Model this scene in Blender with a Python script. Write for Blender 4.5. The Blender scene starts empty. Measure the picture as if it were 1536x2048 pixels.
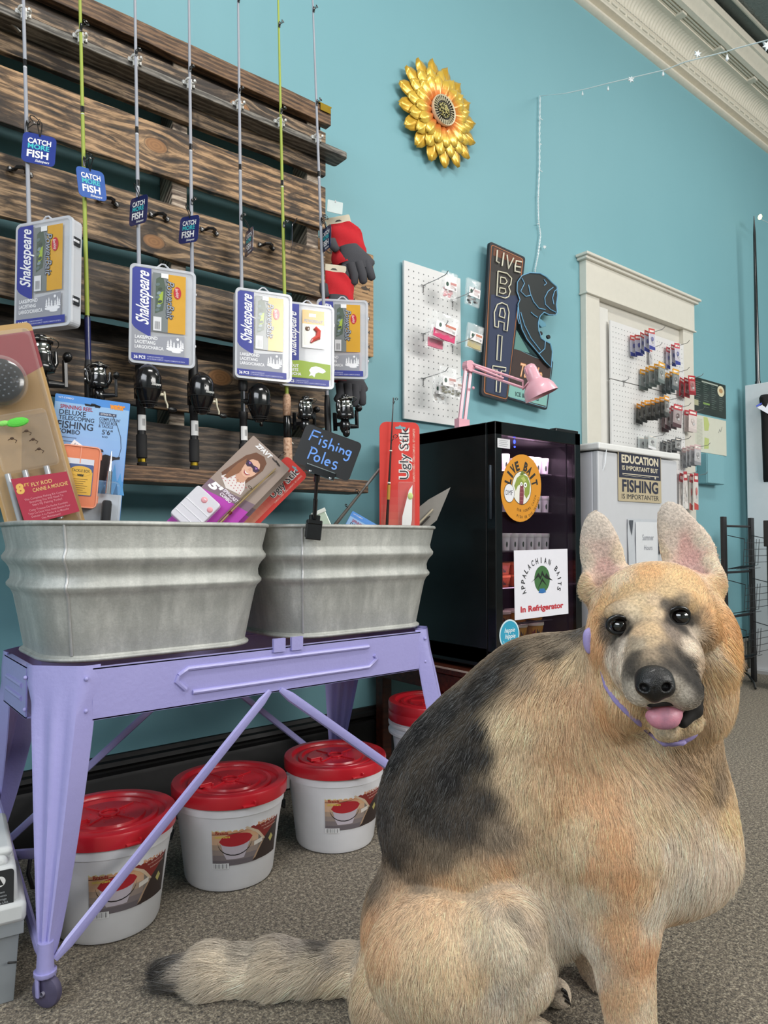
import bpy, bmesh, math, random
import numpy as np
from mathutils import Vector, Matrix, Euler
sin, cos, pi, R = math.sin, math.cos, math.pi, math.radians
random.seed(7); rng = np.random.default_rng(7)
SC = bpy.context.scene
COL = SC.collection

# ---------------------------------------------------------------- camera
FPX, PITCH, YAW, CAMH, WALLD = 1420.0, R(2.18), R(39.2), 0.80, 2.0   # wall plane is y = 0, camera stands 2 m in front of it
cam_d = bpy.data.cameras.new('camera')
cam = bpy.data.objects.new('camera', cam_d); COL.objects.link(cam)
cam_d.sensor_fit = 'VERTICAL'; cam_d.sensor_height = 36.0; cam_d.lens = 36.0*FPX/2048.0
cam_d.clip_start = .02
FWD = Vector((sin(YAW)*cos(PITCH), cos(YAW)*cos(PITCH), sin(PITCH)))
RGT = Vector((cos(YAW), -sin(YAW), 0)); UPV = RGT.cross(FWD)
CAM = Vector((0, -WALLD, CAMH))
cam.matrix_world = Matrix.Translation(CAM) @ Matrix((RGT, UPV, -FWD)).transposed().to_4x4()
SC.camera = cam
def ray(px, py): return FWD + RGT*((px-768)/FPX) + UPV*((1024-py)/FPX)
def W(px, py, y=0.0):                    # point of the photograph on the plane y = const (parallel to the long wall)
    d = ray(px, py); return CAM + d*((y+WALLD)/d.y)
def F(px, py, z=0.0):                    # ... on the plane z = const
    d = ray(px, py); return CAM + d*((z-CAMH)/d.z)
def Q(px, py, t): return CAM + ray(px, py)*t   # ... at a distance t

# ---------------------------------------------------------------- light, exposure
SC.view_settings.view_transform = 'Standard'; SC.view_settings.look = 'None'
SC.view_settings.gamma = 1.0; SC.view_settings.use_curve_mapping = False
SC.view_settings.exposure = 0.30
wd = bpy.data.worlds.new('World'); SC.world = wd; wd.use_nodes = True
wd.node_tree.nodes['Background'].inputs[0].default_value = (.80, .88, 1, 1)
wd.node_tree.nodes['Background'].inputs[1].default_value = 0.7
def area(name, loc, target, sx, sy, watts, col):
    l = bpy.data.lights.new(name, 'AREA'); l.shape = 'RECTANGLE'; l.size = sx; l.size_y = sy; l.energy = watts; l.color = col
    o = bpy.data.objects.new(name, l); COL.objects.link(o); o.location = loc
    o.rotation_euler = (Vector(target)-Vector(loc)).to_track_quat('-Z', 'Y').to_euler(); return o
area('shopfront_daylight', (-2.35, -2.4, 2.65), (1.2, -1.5, .5), 3.2, 1.2, 66, (.90, .94, 1.0))
area('side_window_daylight', (3.0, -5.3, 2.75), (2.0, 0, .9), 4.0, 1.2, 150, (1, .97, .92))
area('ceiling_lamp_glow', (.9, -1.55, 3.58), (.9, -1.5, 0), 1.3, .7, 64, (1, .97, .93))
area('ceiling_lamp_glow', (3.9, -1.55, 3.58), (3.9, -1.5, 0), 1.3, .7, 38, (1, .97, .92))

# ---------------------------------------------------------------- helpers
def lin(c):
    if isinstance(c, str): c = tuple(int(c[i:i+2], 16)/255 for i in (0, 2, 4))
    return tuple((x/12.92 if x <= .04045 else ((x+.055)/1.055)**2.4) for x in c)
def tag(o, label=None, cat=None, group=None, kind=None):
    for k, v in (('label', label), ('category', cat), ('group', group), ('kind', kind)):
        if v: o[k] = v
    return o
def thing(name, label, cat, group=None, M=None):
    o = bpy.data.objects.new(name, None); COL.objects.link(o); o.empty_display_size = .05
    if M is not None: o.matrix_world = M if isinstance(M, Matrix) else Matrix.Translation(Vector(M))
    return tag(o, label, cat, group)
def dup(o, parent=None):
    c = o.copy(); COL.objects.link(c)
    if parent: c.parent = parent
    for ch in list(o.children): dup(ch, c)
    return c
def fr(o, yaw=0, lean=0, roll=0):        # frame of an upright card: x right, y up, z towards the room
    return Matrix.Translation(Vector(o)) @ Matrix.Rotation(R(yaw), 4, 'Z') @ Matrix.Rotation(R(90-lean), 4, 'X') @ Matrix.Rotation(R(roll), 4, 'Z')
def T(x, y=0, z=0): return Matrix.Translation((x, y, z))
def Rm(a, ax): return Matrix.Rotation(R(a), 4, ax)
def rr(x0, y0, x1, y1, r, n=4):          # rounded rectangle outline
    p = []
    for cx, cy, a0 in ((x1-r, y1-r, 0), (x0+r, y1-r, 90), (x0+r, y0+r, 180), (x1-r, y0+r, 270)):
        for k in range(n+1):
            a = R(a0+90*k/n); p.append((cx+r*cos(a), cy+r*sin(a)))
    return p
def oval(cx, cy, rx, ry, n=20, rot=0):
    p = []
    for k in range(n):
        a = 2*pi*k/n; x, y = rx*cos(a), ry*sin(a)
        p.append((cx+x*cos(rot)-y*sin(rot), cy+x*sin(rot)+y*cos(rot)))
    return p
_txt = {}
def glyphs(s, bold=0):
    k = (s, bold)
    if k not in _txt:
        cu = bpy.data.curves.new('t', 'FONT'); cu.body = s; cu.size = 1; cu.offset = bold; cu.resolution_u = 3; cu.align_x = 'LEFT'
        ob = bpy.data.objects.new('t', cu)
        me = bpy.data.meshes.new_from_object(ob)
        vs = [tuple(v.co[:2]) for v in me.vertices]; fs = [tuple(p.vertices) for p in me.polygons]
        bpy.data.objects.remove(ob); bpy.data.meshes.remove(me); bpy.data.curves.remove(cu)
        xs = [v[0] for v in vs] or [0]; ys = [v[1] for v in vs] or [0]
        _txt[k] = (vs, fs, min(xs), max(xs), min(ys), max(ys))
    return _txt[k]
class B:
    def __init__(s, col=(.8, .8, .8), M=None): s.v = []; s.f = []; s.c = []; s.col = col; s.M = M
    def add(s, vs, fs, c=None, M=None):
        n = len(s.v)
        M = M if M is not None else s.M
        s.v += [M @ Vector(v) for v in vs] if M is not None else [Vector(v) for v in vs]
        s.f += [tuple(i+n for i in f) for f in fs]
        l = lin(c if c is not None else s.col); s.c += [l]*len(fs); return s
    def box(s, x, y, z, sx, sy, sz, c=None, M=None, taper=0):
        a, b, h = sx/2, sy/2, sz/2; t = 1-taper
        vs = [(x-a, y-b, z-h), (x+a, y-b, z-h), (x+a, y+b, z-h), (x-a, y+b, z-h), (x-a*t, y-b*t, z+h), (x+a*t, y-b*t, z+h), (x+a*t, y+b*t, z+h), (x-a*t, y+b*t, z+h)]
        return s.add(vs, [(3, 2, 1, 0), (4, 5, 6, 7), (0, 1, 5, 4), (1, 2, 6, 5), (2, 3, 7, 6), (3, 0, 4, 7)], c, M)
    def prism(s, poly, z0, z1, c=None, M=None, top=1.0):
        n = len(poly); cx = sum(p[0] for p in poly)/n; cy = sum(p[1] for p in poly)/n
        vs = [(p[0], p[1], z0) for p in poly]+[(cx+(p[0]-cx)*top, cy+(p[1]-cy)*top, z1) for p in poly]
        return s.add(vs, [tuple(range(n-1, -1, -1)), tuple(range(n, 2*n))]+[(i, (i+1) % n, n+(i+1) % n, n+i) for i in range(n)], c, M)
    def flat(s, poly, z=0, c=None, M=None): return s.add([(p[0], p[1], z) for p in poly], [tuple(range(len(poly)))], c, M)
    def rect(s, x0, y0, x1, y1, z=0, c=None, M=None): return s.flat([(x0, y0), (x1, y0), (x1, y1), (x0, y1)], z, c, M)
    def text(s, t, x, y, h, z=0, c=None, w=None, rot=0, al='c', bold=.012, shear=0, M=None):
        vs, fs, x0, x1, y0, y1 = glyphs(t, bold)
        k = h/.73; kx = k if w is None else w/max(1e-6, x1-x0)
        ox = {'c': (x0+x1)/2, 'l': x0, 'r': x1}[al]; o = []; ca, sa = cos(R(rot)), sin(R(rot))
        for vx, vy in vs:
            px, py = (vx-ox)*kx+vy*k*shear, vy*k-h/2
            o.append((x+px*ca-py*sa, y+px*sa+py*ca, z))
        return s.add(o, fs, c, M)
    def stroke(s, pts, w, z=0, c=None, M=None):   # flat painted line
        for i in range(len(pts)-1):
            a = Vector(pts[i]); b = Vector(pts[i+1]); d = (b-a)
            if d.length < 1e-7: continue
            d.normalize(); n = Vector((-d.y, d.x))*w/2; e = d*w*.35
            s.flat([a-n-e, b-n+e, b+n+e, a+n-e], z+i*1e-6, c, M)
        return s
    def tube(s, pts, r, n=8, c=None, M=None, closed=False, caps=True, flatx=1.0):
        pts = [Vector(p) for p in pts]; m = len(pts); rs = r if hasattr(r, '__len__') else [r]*m
        vs = []; up = None
        for i, p in enumerate(pts):
            if closed: d = pts[(i+1) % m]-pts[i-1]
            else: d = pts[min(i+1, m-1)]-pts[max(i-1, 0)]
            d.normalize()
            if up is None:
                up = Vector((0, 0, 1)) if abs(d.z) < .9 else Vector((0, 1, 0))
            a = d.cross(up)
            if a.length < 1e-6: a = d.orthogonal()
            a.normalize(); b = a.cross(d); up = b
            for k in range(n):
                t = 2*pi*k/n; vs.append(p+a*rs[i]*cos(t)*flatx+b*rs[i]*sin(t))
        fs = []
        for i in range(m if closed else m-1):
            j = (i+1) % m
            for k in range(n): fs.append((i*n+k, i*n+(k+1) % n, j*n+(k+1) % n, j*n+k))
        if caps and not closed: fs += [tuple(range(n-1, -1, -1)), tuple((m-1)*n+k for k in range(n))]
        return s.add(vs, fs, c, M)
    def lathe(s, prof, n=24, c=None, M=None, a0=0, a1=360):
        full = abs(a1-a0) >= 360; m = n if full else n+1; vs = []
        for r, z in prof:
            for k in range(m):
                a = R(a0+(a1-a0)*k/n); vs.append((r*cos(a), r*sin(a), z))
        fs = []
        for i in range(len(prof)-1):
            for k in range(n):
                q = (k+1) % m; fs.append((i*m+k, i*m+q, (i+1)*m+q, (i+1)*m+k))
        return s.add(vs, fs, c, M)
    def ell(s, x, y, z, rx, ry, rz, n=12, c=None, M=None):
        vs = [(x, y, z-rz)]; m = max(4, n//2)
        for i in range(1, m):
            t = pi*i/m
            for k in range(n): a = 2*pi*k/n; vs.append((x+rx*sin(t)*cos(a), y+ry*sin(t)*sin(a), z-rz*cos(t)))
        vs.append((x, y, z+rz)); fs = [(0, 1+(k+1) % n, 1+k) for k in range(n)]
        for i in range(m-2):
            for k in range(n): fs.append((1+i*n+k, 1+i*n+(k+1) % n, 1+(i+1)*n+(k+1) % n, 1+(i+1)*n+k))
        e = len(vs)-1; b = 1+(m-2)*n; fs += [(b+k, b+(k+1) % n, e) for k in range(n)]
        return s.add(vs, fs, c, M)
    def grid(s, P, c=None, M=None, loop=False):   # rows of points
        m = len(P[0]); vs = [p for row in P for p in row]; fs = []
        for i in range(len(P)-1):
            for k in range(m if loop else m-1):
                q = (k+1) % m; fs.append((i*m+k, i*m+q, (i+1)*m+q, (i+1)*m+k))
        return s.add(vs, fs, c, M)
    def build(s, name, mat, parent=None, smooth=None, bevel=0, M=None, seg=2):
        me = bpy.data.meshes.new(name)
        me.from_pydata([tuple(v) for v in s.v], [], s.f)
        ca = me.color_attributes.new('Col', 'FLOAT_COLOR', 'CORNER')
        tot = np.array([len(f) for f in s.f]); arr = np.ones((int(tot.sum()), 4), np.float32)
        arr[:, :3] = np.repeat(np.array(s.c, np.float32).reshape(-1, 3), tot, axis=0)
        ca.data.foreach_set('color', arr.ravel())
        me.materials.append(mat)
        if smooth is not None:
            me.shade_smooth(); me.set_sharp_from_angle(angle=R(smooth))
        me.update()
        o = bpy.data.objects.new(name, me); COL.objects.link(o)
        if parent is not None: o.parent = parent
        elif M is not None: o.matrix_world = M
        if bevel:
            b = o.modifiers.new('bevel', 'BEVEL'); b.width = bevel; b.segments = seg; b.limit_method = 'ANGLE'; b.angle_limit = R(40)
        return o

# ---------------------------------------------------------------- materials
class NT:
    def __init__(s, name):
        s.m = bpy.data.materials.new(name); s.m.use_nodes = True; s.t = s.m.node_tree; s.n = s.t.nodes
        s.b = s.n['Principled BSDF']
    def __call__(s, kind, ins=None, **kw):
        nd = s.n.new('ShaderNode'+kind)
        for k, v in kw.items(): setattr(nd, k, v)
        for k, v in (ins or {}).items():
            if hasattr(v, 'is_output') or isinstance(v, bpy.types.NodeSocket): s.t.links.new(v, nd.inputs[k])
            else: nd.inputs[k].default_value = v
        return nd
    def set(s, k, v):
        if isinstance(v, bpy.types.NodeSocket): s.t.links.new(v, s.b.inputs[k])
        else: s.b.inputs[k].default_value = v
    def ramp(s, fac, stops, interp='LINEAR'):
        r = s('ValToRGB', {'Fac': fac}); cr = r.color_ramp; cr.interpolation = interp
        while len(cr.elements) < len(stops): cr.elements.new(.5)
        for e, (p, c) in zip(cr.elements, stops): e.position = p; e.color = (*c, 1) if len(c) == 3 else c
        return r.outputs['Color']
    def mix(s, f, a, b, mode='MIX'):
        m = s('Mix', None, data_type='RGBA', blend_type=mode)
        for i, v in ((0, f), (6, a), (7, b)):
            if isinstance(v, bpy.types.NodeSocket): s.t.links.new(v, m.inputs[i])
            else: m.inputs[i].default_value = v if i == 0 else ((*v, 1) if len(v) == 3 else v)
        return m.outputs[2]
    def math(s, op, a, b=0, c=0):
        m = s('Math', None, operation=op)
        for i, v in enumerate((a, b, c)):
            if isinstance(v, bpy.types.NodeSocket): s.t.links.new(v, m.inputs[i])
            else: m.inputs[i].default_value = v
        return m.outputs[0]
    def coord(s, scale=(1, 1, 1), kind='Object'):
        tc = s('TexCoord'); return s('Mapping', {'Vector': tc.outputs[kind], 'Scale': scale}).outputs[0]
    def noise(s, vec, scale, detail=4, rough=.55, dist=0):
        return s('TexNoise', {'Vector': vec, 'Scale': scale, 'Detail': detail, 'Roughness': rough, 'Distortion': dist}).outputs['Fac']
    def bump(s, h, strength=.3, dist=.002):
        s.set('Normal', s('Bump', {'Height': h, 'Strength': strength, 'Distance': dist}).outputs[0])
_mats = {}
def vc(rough=.5, metal=0, coat=0, var=.06, bump=0, bscale=200, alpha=1, trans=0, sheen=0, emit=0):
    """procedural material that takes its colour from the pieces' own colours, with a fine noise on top"""
    k = (rough, metal, coat, var, bump, bscale, alpha, trans, sheen, emit)
    if k in _mats: return _mats[k]
    n = NT('painted_%d' % len(_mats))
    ca = n('VertexColor', None, layer_name='Col').outputs['Color']
    nz = n.noise(n.coord(), 35, 5)
    col = n.mix(1.0, ca, n.ramp(nz, [(.3, (1-var,)*3), (.7, (1+0*var,)*3)]), 'MULTIPLY')
    n.set('Base Color', col); n.set('Metallic', metal)
    n.set('Roughness', n.math('MULTIPLY_ADD', nz, .12, rough-.06) if rough > .1 else rough)
    n.set('Coat Weight', coat); n.set('Coat Roughness', .08)
    n.set('Alpha', alpha); n.set('Transmission Weight', trans); n.set('IOR', 1.4 if trans else 1.5)
    if sheen: n.set('Sheen Weight', sheen)
    if emit: n.set('Emission Color', ca); n.set('Emission Strength', emit)
    if bump: n.bump(n.noise(n.coord(), bscale, 3), bump, .001)
    _mats[k] = n.m; return n.m
def glassy(name, col, alpha, rough=.08):      # clear film or clear moulded plastic
    n = NT(name); lw = n('LayerWeight', {'Blend': .35}).outputs['Facing']
    n.set('Base Color', (*lin(col), 1)); n.set('Roughness', rough); n.set('Coat Weight', .6)
    n.set('Alpha', n.math('MULTIPLY_ADD', lw, .28, alpha)); return n.m
PLASTIC, MATTE, SATIN, METAL, PRINT = vc(.32, 0, .2), vc(.75), vc(.5), vc(.3, 1), vc(.55, 0, .12, .03)
GLOSSBLACK, CLOTH, CHROME = vc(.18, 0, .5), vc(.9, 0, 0, .12, .6, 500), vc(.12, 1, 0, .02)
FILM = glassy('clear_film', 'ffffff', .10); MILKY = glassy('clear_case_plastic', 'e4e7ee', .62, .2)
BLISTER = glassy('blister_plastic', 'e8e4e0', .05, .06)
# ================================================================ setting
def wall_mat():
    n = NT('teal_wall_paint'); c = n.coord()
    a = n.noise(c, 1.3, 4); f = n.noise(c, 60, 3)
    n.set('Base Color', n.mix(a, lin('72a4ae'), lin('7cadb6')))
    n.set('Roughness', .6); n.bump(n.math('ADD', n.math('MULTIPLY', a, 3.0), n.math('MULTIPLY', f, .15)), .35, .006); return n.m
TEAL = wall_mat()
X0, X1, Y0, ZC = -2.6, 7.6, -5.6, 3.685
w = B(); w.box((X0+X1)/2, .1, ZC/2, X1-X0, .2, ZC)
tag(w.build('wall_back', TEAL), kind='structure')
n = NT('speckled_carpet'); c = n.coord(kind='Object')
s1 = n.noise(c, 260, 3, .7); s2 = n.noise(c, 110, 2, .6); s3 = n.noise(c, 1.5, 3)
cc = n.ramp(n.math('ADD', n.math('MULTIPLY', s1, .62), n.math('MULTIPLY', s2, .38)), [(.37, lin('2a241d')), (.45, lin('665c4e')), (.52, lin('8b7f6c')), (.62, lin('d0c4ac'))])
n.set('Base Color', n.mix(1.0, cc, n.ramp(s3, [(.3, (.86,)*3), (.7, (1, 1, 1))]), 'MULTIPLY')); n.set('Roughness', .95)
n.set('Sheen Weight', .15); n.bump(n.math('ADD', s1, s2), 1.0, .006)
CARPET = n.m
w = B(); w.box((X0+X1)/2, Y0/2, -.05, X1-X0, -Y0, .1); tag(w.build('floor', CARPET), kind='structure')
n = NT('pressed_ceiling'); c = n.coord(); v = n('TexVoronoi', {'Vector': c, 'Scale': 22}, feature='DISTANCE_TO_EDGE').outputs[0]
n.set('Base Color', (*lin('7c827e'), 1)); n.set('Roughness', .7); n.bump(n.noise(c, 30, 4, .6, 1.5), .8, .01)
w = B(); w.box((X0+X1)/2, Y0/2, ZC+.05, X1-X0, -Y0, .1); tag(w.build('ceiling', n.m), kind='structure')
# the unseen sides of the room, with their window openings
DULL = vc(.8, 0, 0, .05)
def holed(name, a, b, x, axis, win):
    w = B('b9c4c4'); (u0, u1, z0, z1) = win
    def bx(u, v, p, q):
        if axis == 'x': w.box(x, (u+v)/2, (p+q)/2, .2, v-u, q-p)
        else: w.box((u+v)/2, x, (p+q)/2, v-u, .2, q-p)
    bx(a, u0, 0, ZC); bx(u1, b, 0, ZC); bx(u0, u1, 0, z0); bx(u0, u1, z1, ZC)
    tag(w.build(name, DULL), kind='structure')
holed('wall_left', Y0, 0, X0-.1, 'x', (-4.1, -.7, 2.0, 3.3))
holed('wall_front', X0, X1, Y0-.1, 'y', (.9, 5.1, 2.1, 3.4))
w = B('8fb6bd'); w.box(X1+.1, Y0/2, ZC/2, .2, -Y0, ZC); tag(w.build('wall_right', DULL), kind='structure')
for x, y, q in ((.9, -1.55, 'over the dog and the wash tubs'), (3.9, -1.55, 'over the far end of the room')):
    w = B('f2f2ee'); w.box(0, 0, 0, 1.3, .7, .1, taper=.05)
    o = w.build('ceiling_light', SATIN, bevel=.01); o.location = (x, y, ZC-.055); tag(o, 'white rectangular ceiling light '+q, 'light', 'ceiling lights')
# crown moulding
CREAM = vc(.55, 0, 0, .08, .15, 90)
cr = bpy.data.objects.new('trim_1', None); COL.objects.link(cr); tag(cr, kind='structure')
def sweep(name, prof, c='ded8c8', sm=35):
    w = B(c); w.grid([[(x, y, z) for (y, z) in prof] for x in (X0, X1)]); o = w.build(name, CREAM, cr, smooth=sm)
    for p in o.data.polygons: p.flip()
    return o
Zb = 3.395
sweep('picture_rail', [(0, Zb), (-.022, Zb+.003), (-.030, Zb+.010), (-.030, Zb+.020), (-.008, Zb+.026), (-.008, Zb+.050), (-.040, Zb+.056), (-.042, Zb+.064)])
sweep('bead_band', [(-.042, Zb+.064), (-.048, Zb+.070), (-.050, Zb+.088), (-.056, Zb+.094), (-.056, Zb+.102)])
w = B('ded8c8'); x = .6                                   # the ribbed cove: every rib is real relief
rows = []
while x < 6.4:
    ph = .5+.5*cos(2*pi*x/.026); row = []
    for k in range(9):
        a = R(90*k/8); row.append((x, -.058-.058*(1-cos(a)) - .006*ph*sin(a), Zb+.102+.062*sin(a)-.006*ph*cos(a)))
    rows.append(row); x += .0045
w.grid(rows); o = w.build('ribbed_cove', CREAM, cr, smooth=60)
zc = Zb+.168
sweep('upper_band', [(-.116, zc-.004), (-.145, zc-.004), (-.145, zc+.004), (-.152, zc+.004), (-.152, zc+.010), (-.160, zc+.010), (-.160, zc+.004), (-.167, zc+.004), (-.167, zc+.010), (-.175, zc+.010), (-.175, zc+.004), (-.182, zc+.004), (-.182, zc+.012),
    (-.192, zc+.012), (-.192, zc+.004), (-.215, zc+.008), (-.222, zc+.030), (-.235, zc+.040), (-.250, zc+.060), (-.262, zc+.062), (-.266, zc+.10)])
w = B('ded8c8')
for k in range(80):
    w.box(.7+k*.07, -.050, Zb+.079, .052, .012, .014)
tag(w.build('bead', CREAM, cr, bevel=.004), kind='stuff')
for k in range(12):
    w = B('ded8c8'); w.box(1.0+k*.42, -.163, zc+.002, .045, .050, .016); w.build('rosette_block', CREAM, cr, bevel=.003)
w = B('c9c3b4'); w.tube([(X0+.1, -.33, ZC-.012), (X1-.1, -.33, ZC-.012)], .010, 8); tag(w.build('ceiling_conduit', SATIN, smooth=40), 'pale painted conduit running along the ceiling beside the crown moulding', 'pipe')
# baseboard: tall black, moulded top
BLK = vc(.55, 0, 0, .1, .3, 60)
w = B('080708'); w.grid([[(x, y, z) for y, z in [(0, .21), (-.006, .208), (-.01, .197), (-.02, .193), (-.024, .182), (-.014, .172), (-.014, .166), (-.026, .160), (-.03, .150), (-.03, 0)]] for x in (X0, 2.75)])
for q in range(len(w.f)): w.f[q] = w.f[q][::-1]
tag(w.build('baseboard_left', BLK, smooth=30), kind='structure')
w = B('77756c'); w.box((2.75+X1)/2, -.015, .10, X1-2.75, .03, .2); w.box((2.75+X1)/2, -.02, .19, X1-2.75, .04, .02)
tag(w.build('baseboard_right', vc(.6, 0, 0, .3, .4, 30), bevel=.003), kind='structure')

# ================================================================ pallet with the rod rack
_wood = [0]
def wood(base, light, dark, knots=(), burn=.5, seed=0, rough=.6, fine=1.0):
    """sawn weathered wood: grain runs along local x, knots at (x, z) bend it"""
    n = NT('wood_%d' % _wood[0]); _wood[0] += 1
    tc = n('TexCoord').outputs['Object']; sp = n('SeparateXYZ', {'Vector': tc}); x, y, z = sp.outputs
    zz = n.math('ADD', z, n.math('MULTIPLY', y, .7)); kn = None
    for kx, kz, r in knots:
        dx = n.math('MULTIPLY', n.math('SUBTRACT', x, kx), .62); dz = n.math('SUBTRACT', z, kz)
        d = n.math('SQRT', n.math('ADD', n.math('MULTIPLY', dx, dx), n.math('MULTIPLY', dz, dz)))
        g = n.math('POWER', 2.718, n.math('MULTIPLY', n.math('MULTIPLY', d, d), -1/(r*2.4)**2))
        zz = n.math('SUBTRACT', zz, n.math('MULTIPLY', n.math('MULTIPLY', dz, g), .85))
        q = n.math('SUBTRACT', 1, n.math('SMOOTH_MIN', n.math('DIVIDE', d, r), 1.0, .1)); kn = (d, r, q) if kn is None else kn
        n.knotlist = getattr(n, 'knotlist', [])+[(d, r)]
    cb = n('CombineXYZ', {'X': n.math('MULTIPLY', x, .10), 'Y': seed*1.7, 'Z': zz}).outputs[0]
    warp = n.noise(n('CombineXYZ', {'X': n.math('MULTIPLY', x, 1.6), 'Y': seed*3.1, 'Z': n.math('MULTIPLY', zz, 3)}).outputs[0], 1.6, 3)
    g1 = n.noise(cb, 95*fine, 5, .65, .3)
    ring = n.math('FRACT', n.math('MULTIPLY', n.math('ADD', zz, n.math('MULTIPLY', warp, .045)), 48*fine))
    ring = n.math('POWER', n.math('ABSOLUTE', n.math('SUBTRACT', n.math('MULTIPLY', ring, 2), 1)), 2.2)
    g = n.math('ADD', n.math('MULTIPLY', g1, .80), n.math('MULTIPLY', ring, .20))
    col = n.ramp(g, [(.30, lin(dark)), (.44, lin(base)), (.56, lin(light)), (.70, lin(base))])
    bl = n.noise(n('CombineXYZ', {'X': n.math('MULTIPLY', x, .35), 'Y': seed, 'Z': zz}).outputs[0], 26, 4, .6, .8)
    bl2 = n.noise(n('CombineXYZ', {'X': x, 'Y': seed, 'Z': zz}).outputs[0], 3.5, 2)
    bf = n.ramp(n.math('ADD', n.math('MULTIPLY', bl, .6), n.math('MULTIPLY', bl2, .4)), [(.50, (0, 0, 0)), (.58, (1, 1, 1))])
    col = n.mix(n.math('MULTIPLY', bf, min(1, burn*1.5)), col, n.mix(g1, lin('120d0a'), lin('3a2c22')))
    for d, r in getattr(n, 'knotlist', []):
        inside = n.ramp(n.math('DIVIDE', d, r), [(.80, (1, 1, 1)), (.98, (0, 0, 0))])
        halo = n.ramp(n.math('DIVIDE', d, r), [(.85, (0, 0, 0)), (1.02, (1, 1, 1)), (1.9, (0, 0, 0))])
        rg = n.math('SINE', n.math('MULTIPLY', d, 900)); kc = n.mix(n.math('MULTIPLY_ADD', rg, .13, .35), lin('a8784a'), lin('5b3a20'))
        col = n.mix(n.math('MULTIPLY', halo, .75), col, lin('1d1511')); col = n.mix(inside, col, kc)
    n.set('Base Color', col); n.set('Roughness', rough); n.bump(g, .55, .003); return n.m
pal = thing('wooden_pallet', 'charred wooden pallet mounted on the teal wall as a fishing rod rack', 'pallet', M=(.55, 0, .95))
def part_at(b, name, mat, root, loc, rot=(0, 0, 0), bevel=0, smooth=None):
    o = b.build(name, mat, root, bevel=bevel, smooth=smooth); o.location = Vector(loc)-root.matrix_world.translation; o.rotation_euler = rot; return o
PL, PR = -.45, 1.285
def plank(z0, z1, mat, y=-.115, th=.02, x0=PL, x1=PR, name='plank', jag=.004, ends=0):
    b = B(); L = x1-x0; nx = 26; top = []; bot = []
    for i in range(nx+1):
        x = -L/2+L*i/nx; top.append((x, (z1-z0)/2+random.uniform(-jag, 0))); bot.append((x, -(z1-z0)/2+random.uniform(0, jag)))
    b.prism(bot+top[::-1], -th/2, th/2, M=Rm(90, 'X'))
    return part_at(b, name, mat, pal, ((x0+x1)/2, y, (z0+z1)/2), bevel=.002)
gx = lambda px, py, z0, z1: (W(px, py, -.125).x-(PL+PR)/2, W(px, py, -.125).z-(z0+z1)/2)
plank(1.976, 2.125, wood('483a2d', 'a0866a', '14100d', [(*gx(480, 215, 1.976, 2.125), .022)], .55, 1))
plank(1.80, 1.945, wood('6a5138', 'bd9870', '1c1510', [(*gx(312, 291, 1.80, 1.945), .021)], .6, 2))
plank(1.572, 1.732, wood('5c4834', 'ae8f6c', '18120e', [(*gx(308, 483, 1.572, 1.732), .02)], .6, 3))
plank(1.377, 1.525, wood('473a2e', '8f775c', '14100d', [], .5, 4))
plank(1.154, 1.312, wood('44372b', '957b5e', '15110e', [(*gx(440, 755, 1.154, 1.312), .025)], .45, 5))
plank(.99, 1.118, wood('352d27', '655647', '110e0c', [], .5, 6))
plank(2.148, 2.205, wood('5e4531', '8a6a4c', '2e2018', [], .2, 7, fine=1.6), y=-.118, th=.03, x1=1.30, name='top_board')
SW = wood('a08d79', 'cdbba6', '4a3a2e', [], .35, 8)
for x in (.30, .80, 1.25):
    b = B(); b.box(0, 0, 0, .045, .09, 1.18); part_at(b, 'stringer', wood('8f7d6c', 'c9b8a4', '3d2f25', [], .5, 9+x), pal, (x, -.0575, 1.57), bevel=.003)
for z0, z1, yy in ((1.925, 1.995, -.013), (1.300, 1.395, -.013), (2.09, 2.185, -.085)):  # rear deck boards; the last is a dark strip standing in for gap shadow
    plank(z0, z1, wood('3a3029', '54473c', '171210', [], .6, 21+z0), y=yy, th=.018, name='back_plank_gap_shade')
GR = wood('5c5852', '8a857c', '35322f', [], .2, 12, fine=1.6)
YR = -.185
b = B(); b.prism(rr(-.9, -.037, .9, .037, .012), -.009, .009); part_at(b, 'rod_rail', GR, pal, (1.33-.9, -.150, 2.037), bevel=.002)
b = B(); b.box(0, 0, 0, 1.86, .11, .04); part_at(b, 'butt_ledge', wood('5c4433', '8d6c50', '2b1e16', [], .25, 13, fine=1.8), pal, (1.38-.93, -.176, .965), bevel=.003)
b = B('b89a3c'); b.box(0, 0, 0, .05, .036, .003); b.box(.0, -.019, -.012, .04, .002, .024); part_at(b, 'corner_plate', vc(.35, 1), pal, (1.275, -.118, 2.207))
RX = [W(px, py, YR-.01).x for px, py in ((48, 50), (162, 92), (272, 141), (380, 186), (479, 228), (562, 260), (636, 296))]
for i, x in enumerate(RX):                                 # little white rod clips along the rail
    b = B('e6e6e2'); b.box(0, 0, 0, .034, .008, .016); b.box(0, -.006, 0, .012, .010, .028)
    for s in (-1, 1):
        b.tube([(s*.004, -.006, .004), (s*.012, -.012, .004), (s*.011, -.021, .004), (s*.007, -.026, .004)], .0035, 6); b.ell(s*.014, -.004, 0, .004, .003, .004, 6)
    part_at(b, 'rod_clip', PLASTIC, pal, (x, YR+.002, 2.046), smooth=40)
b = B('8e8c88'); b.tube([(0, 0, 0), (.02, -.012, -.004), (.04, -.006, -.014)], .006, 8); part_at(b, 'metal_peg', METAL, pal, W(2, 40, -.145), smooth=50)
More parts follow.
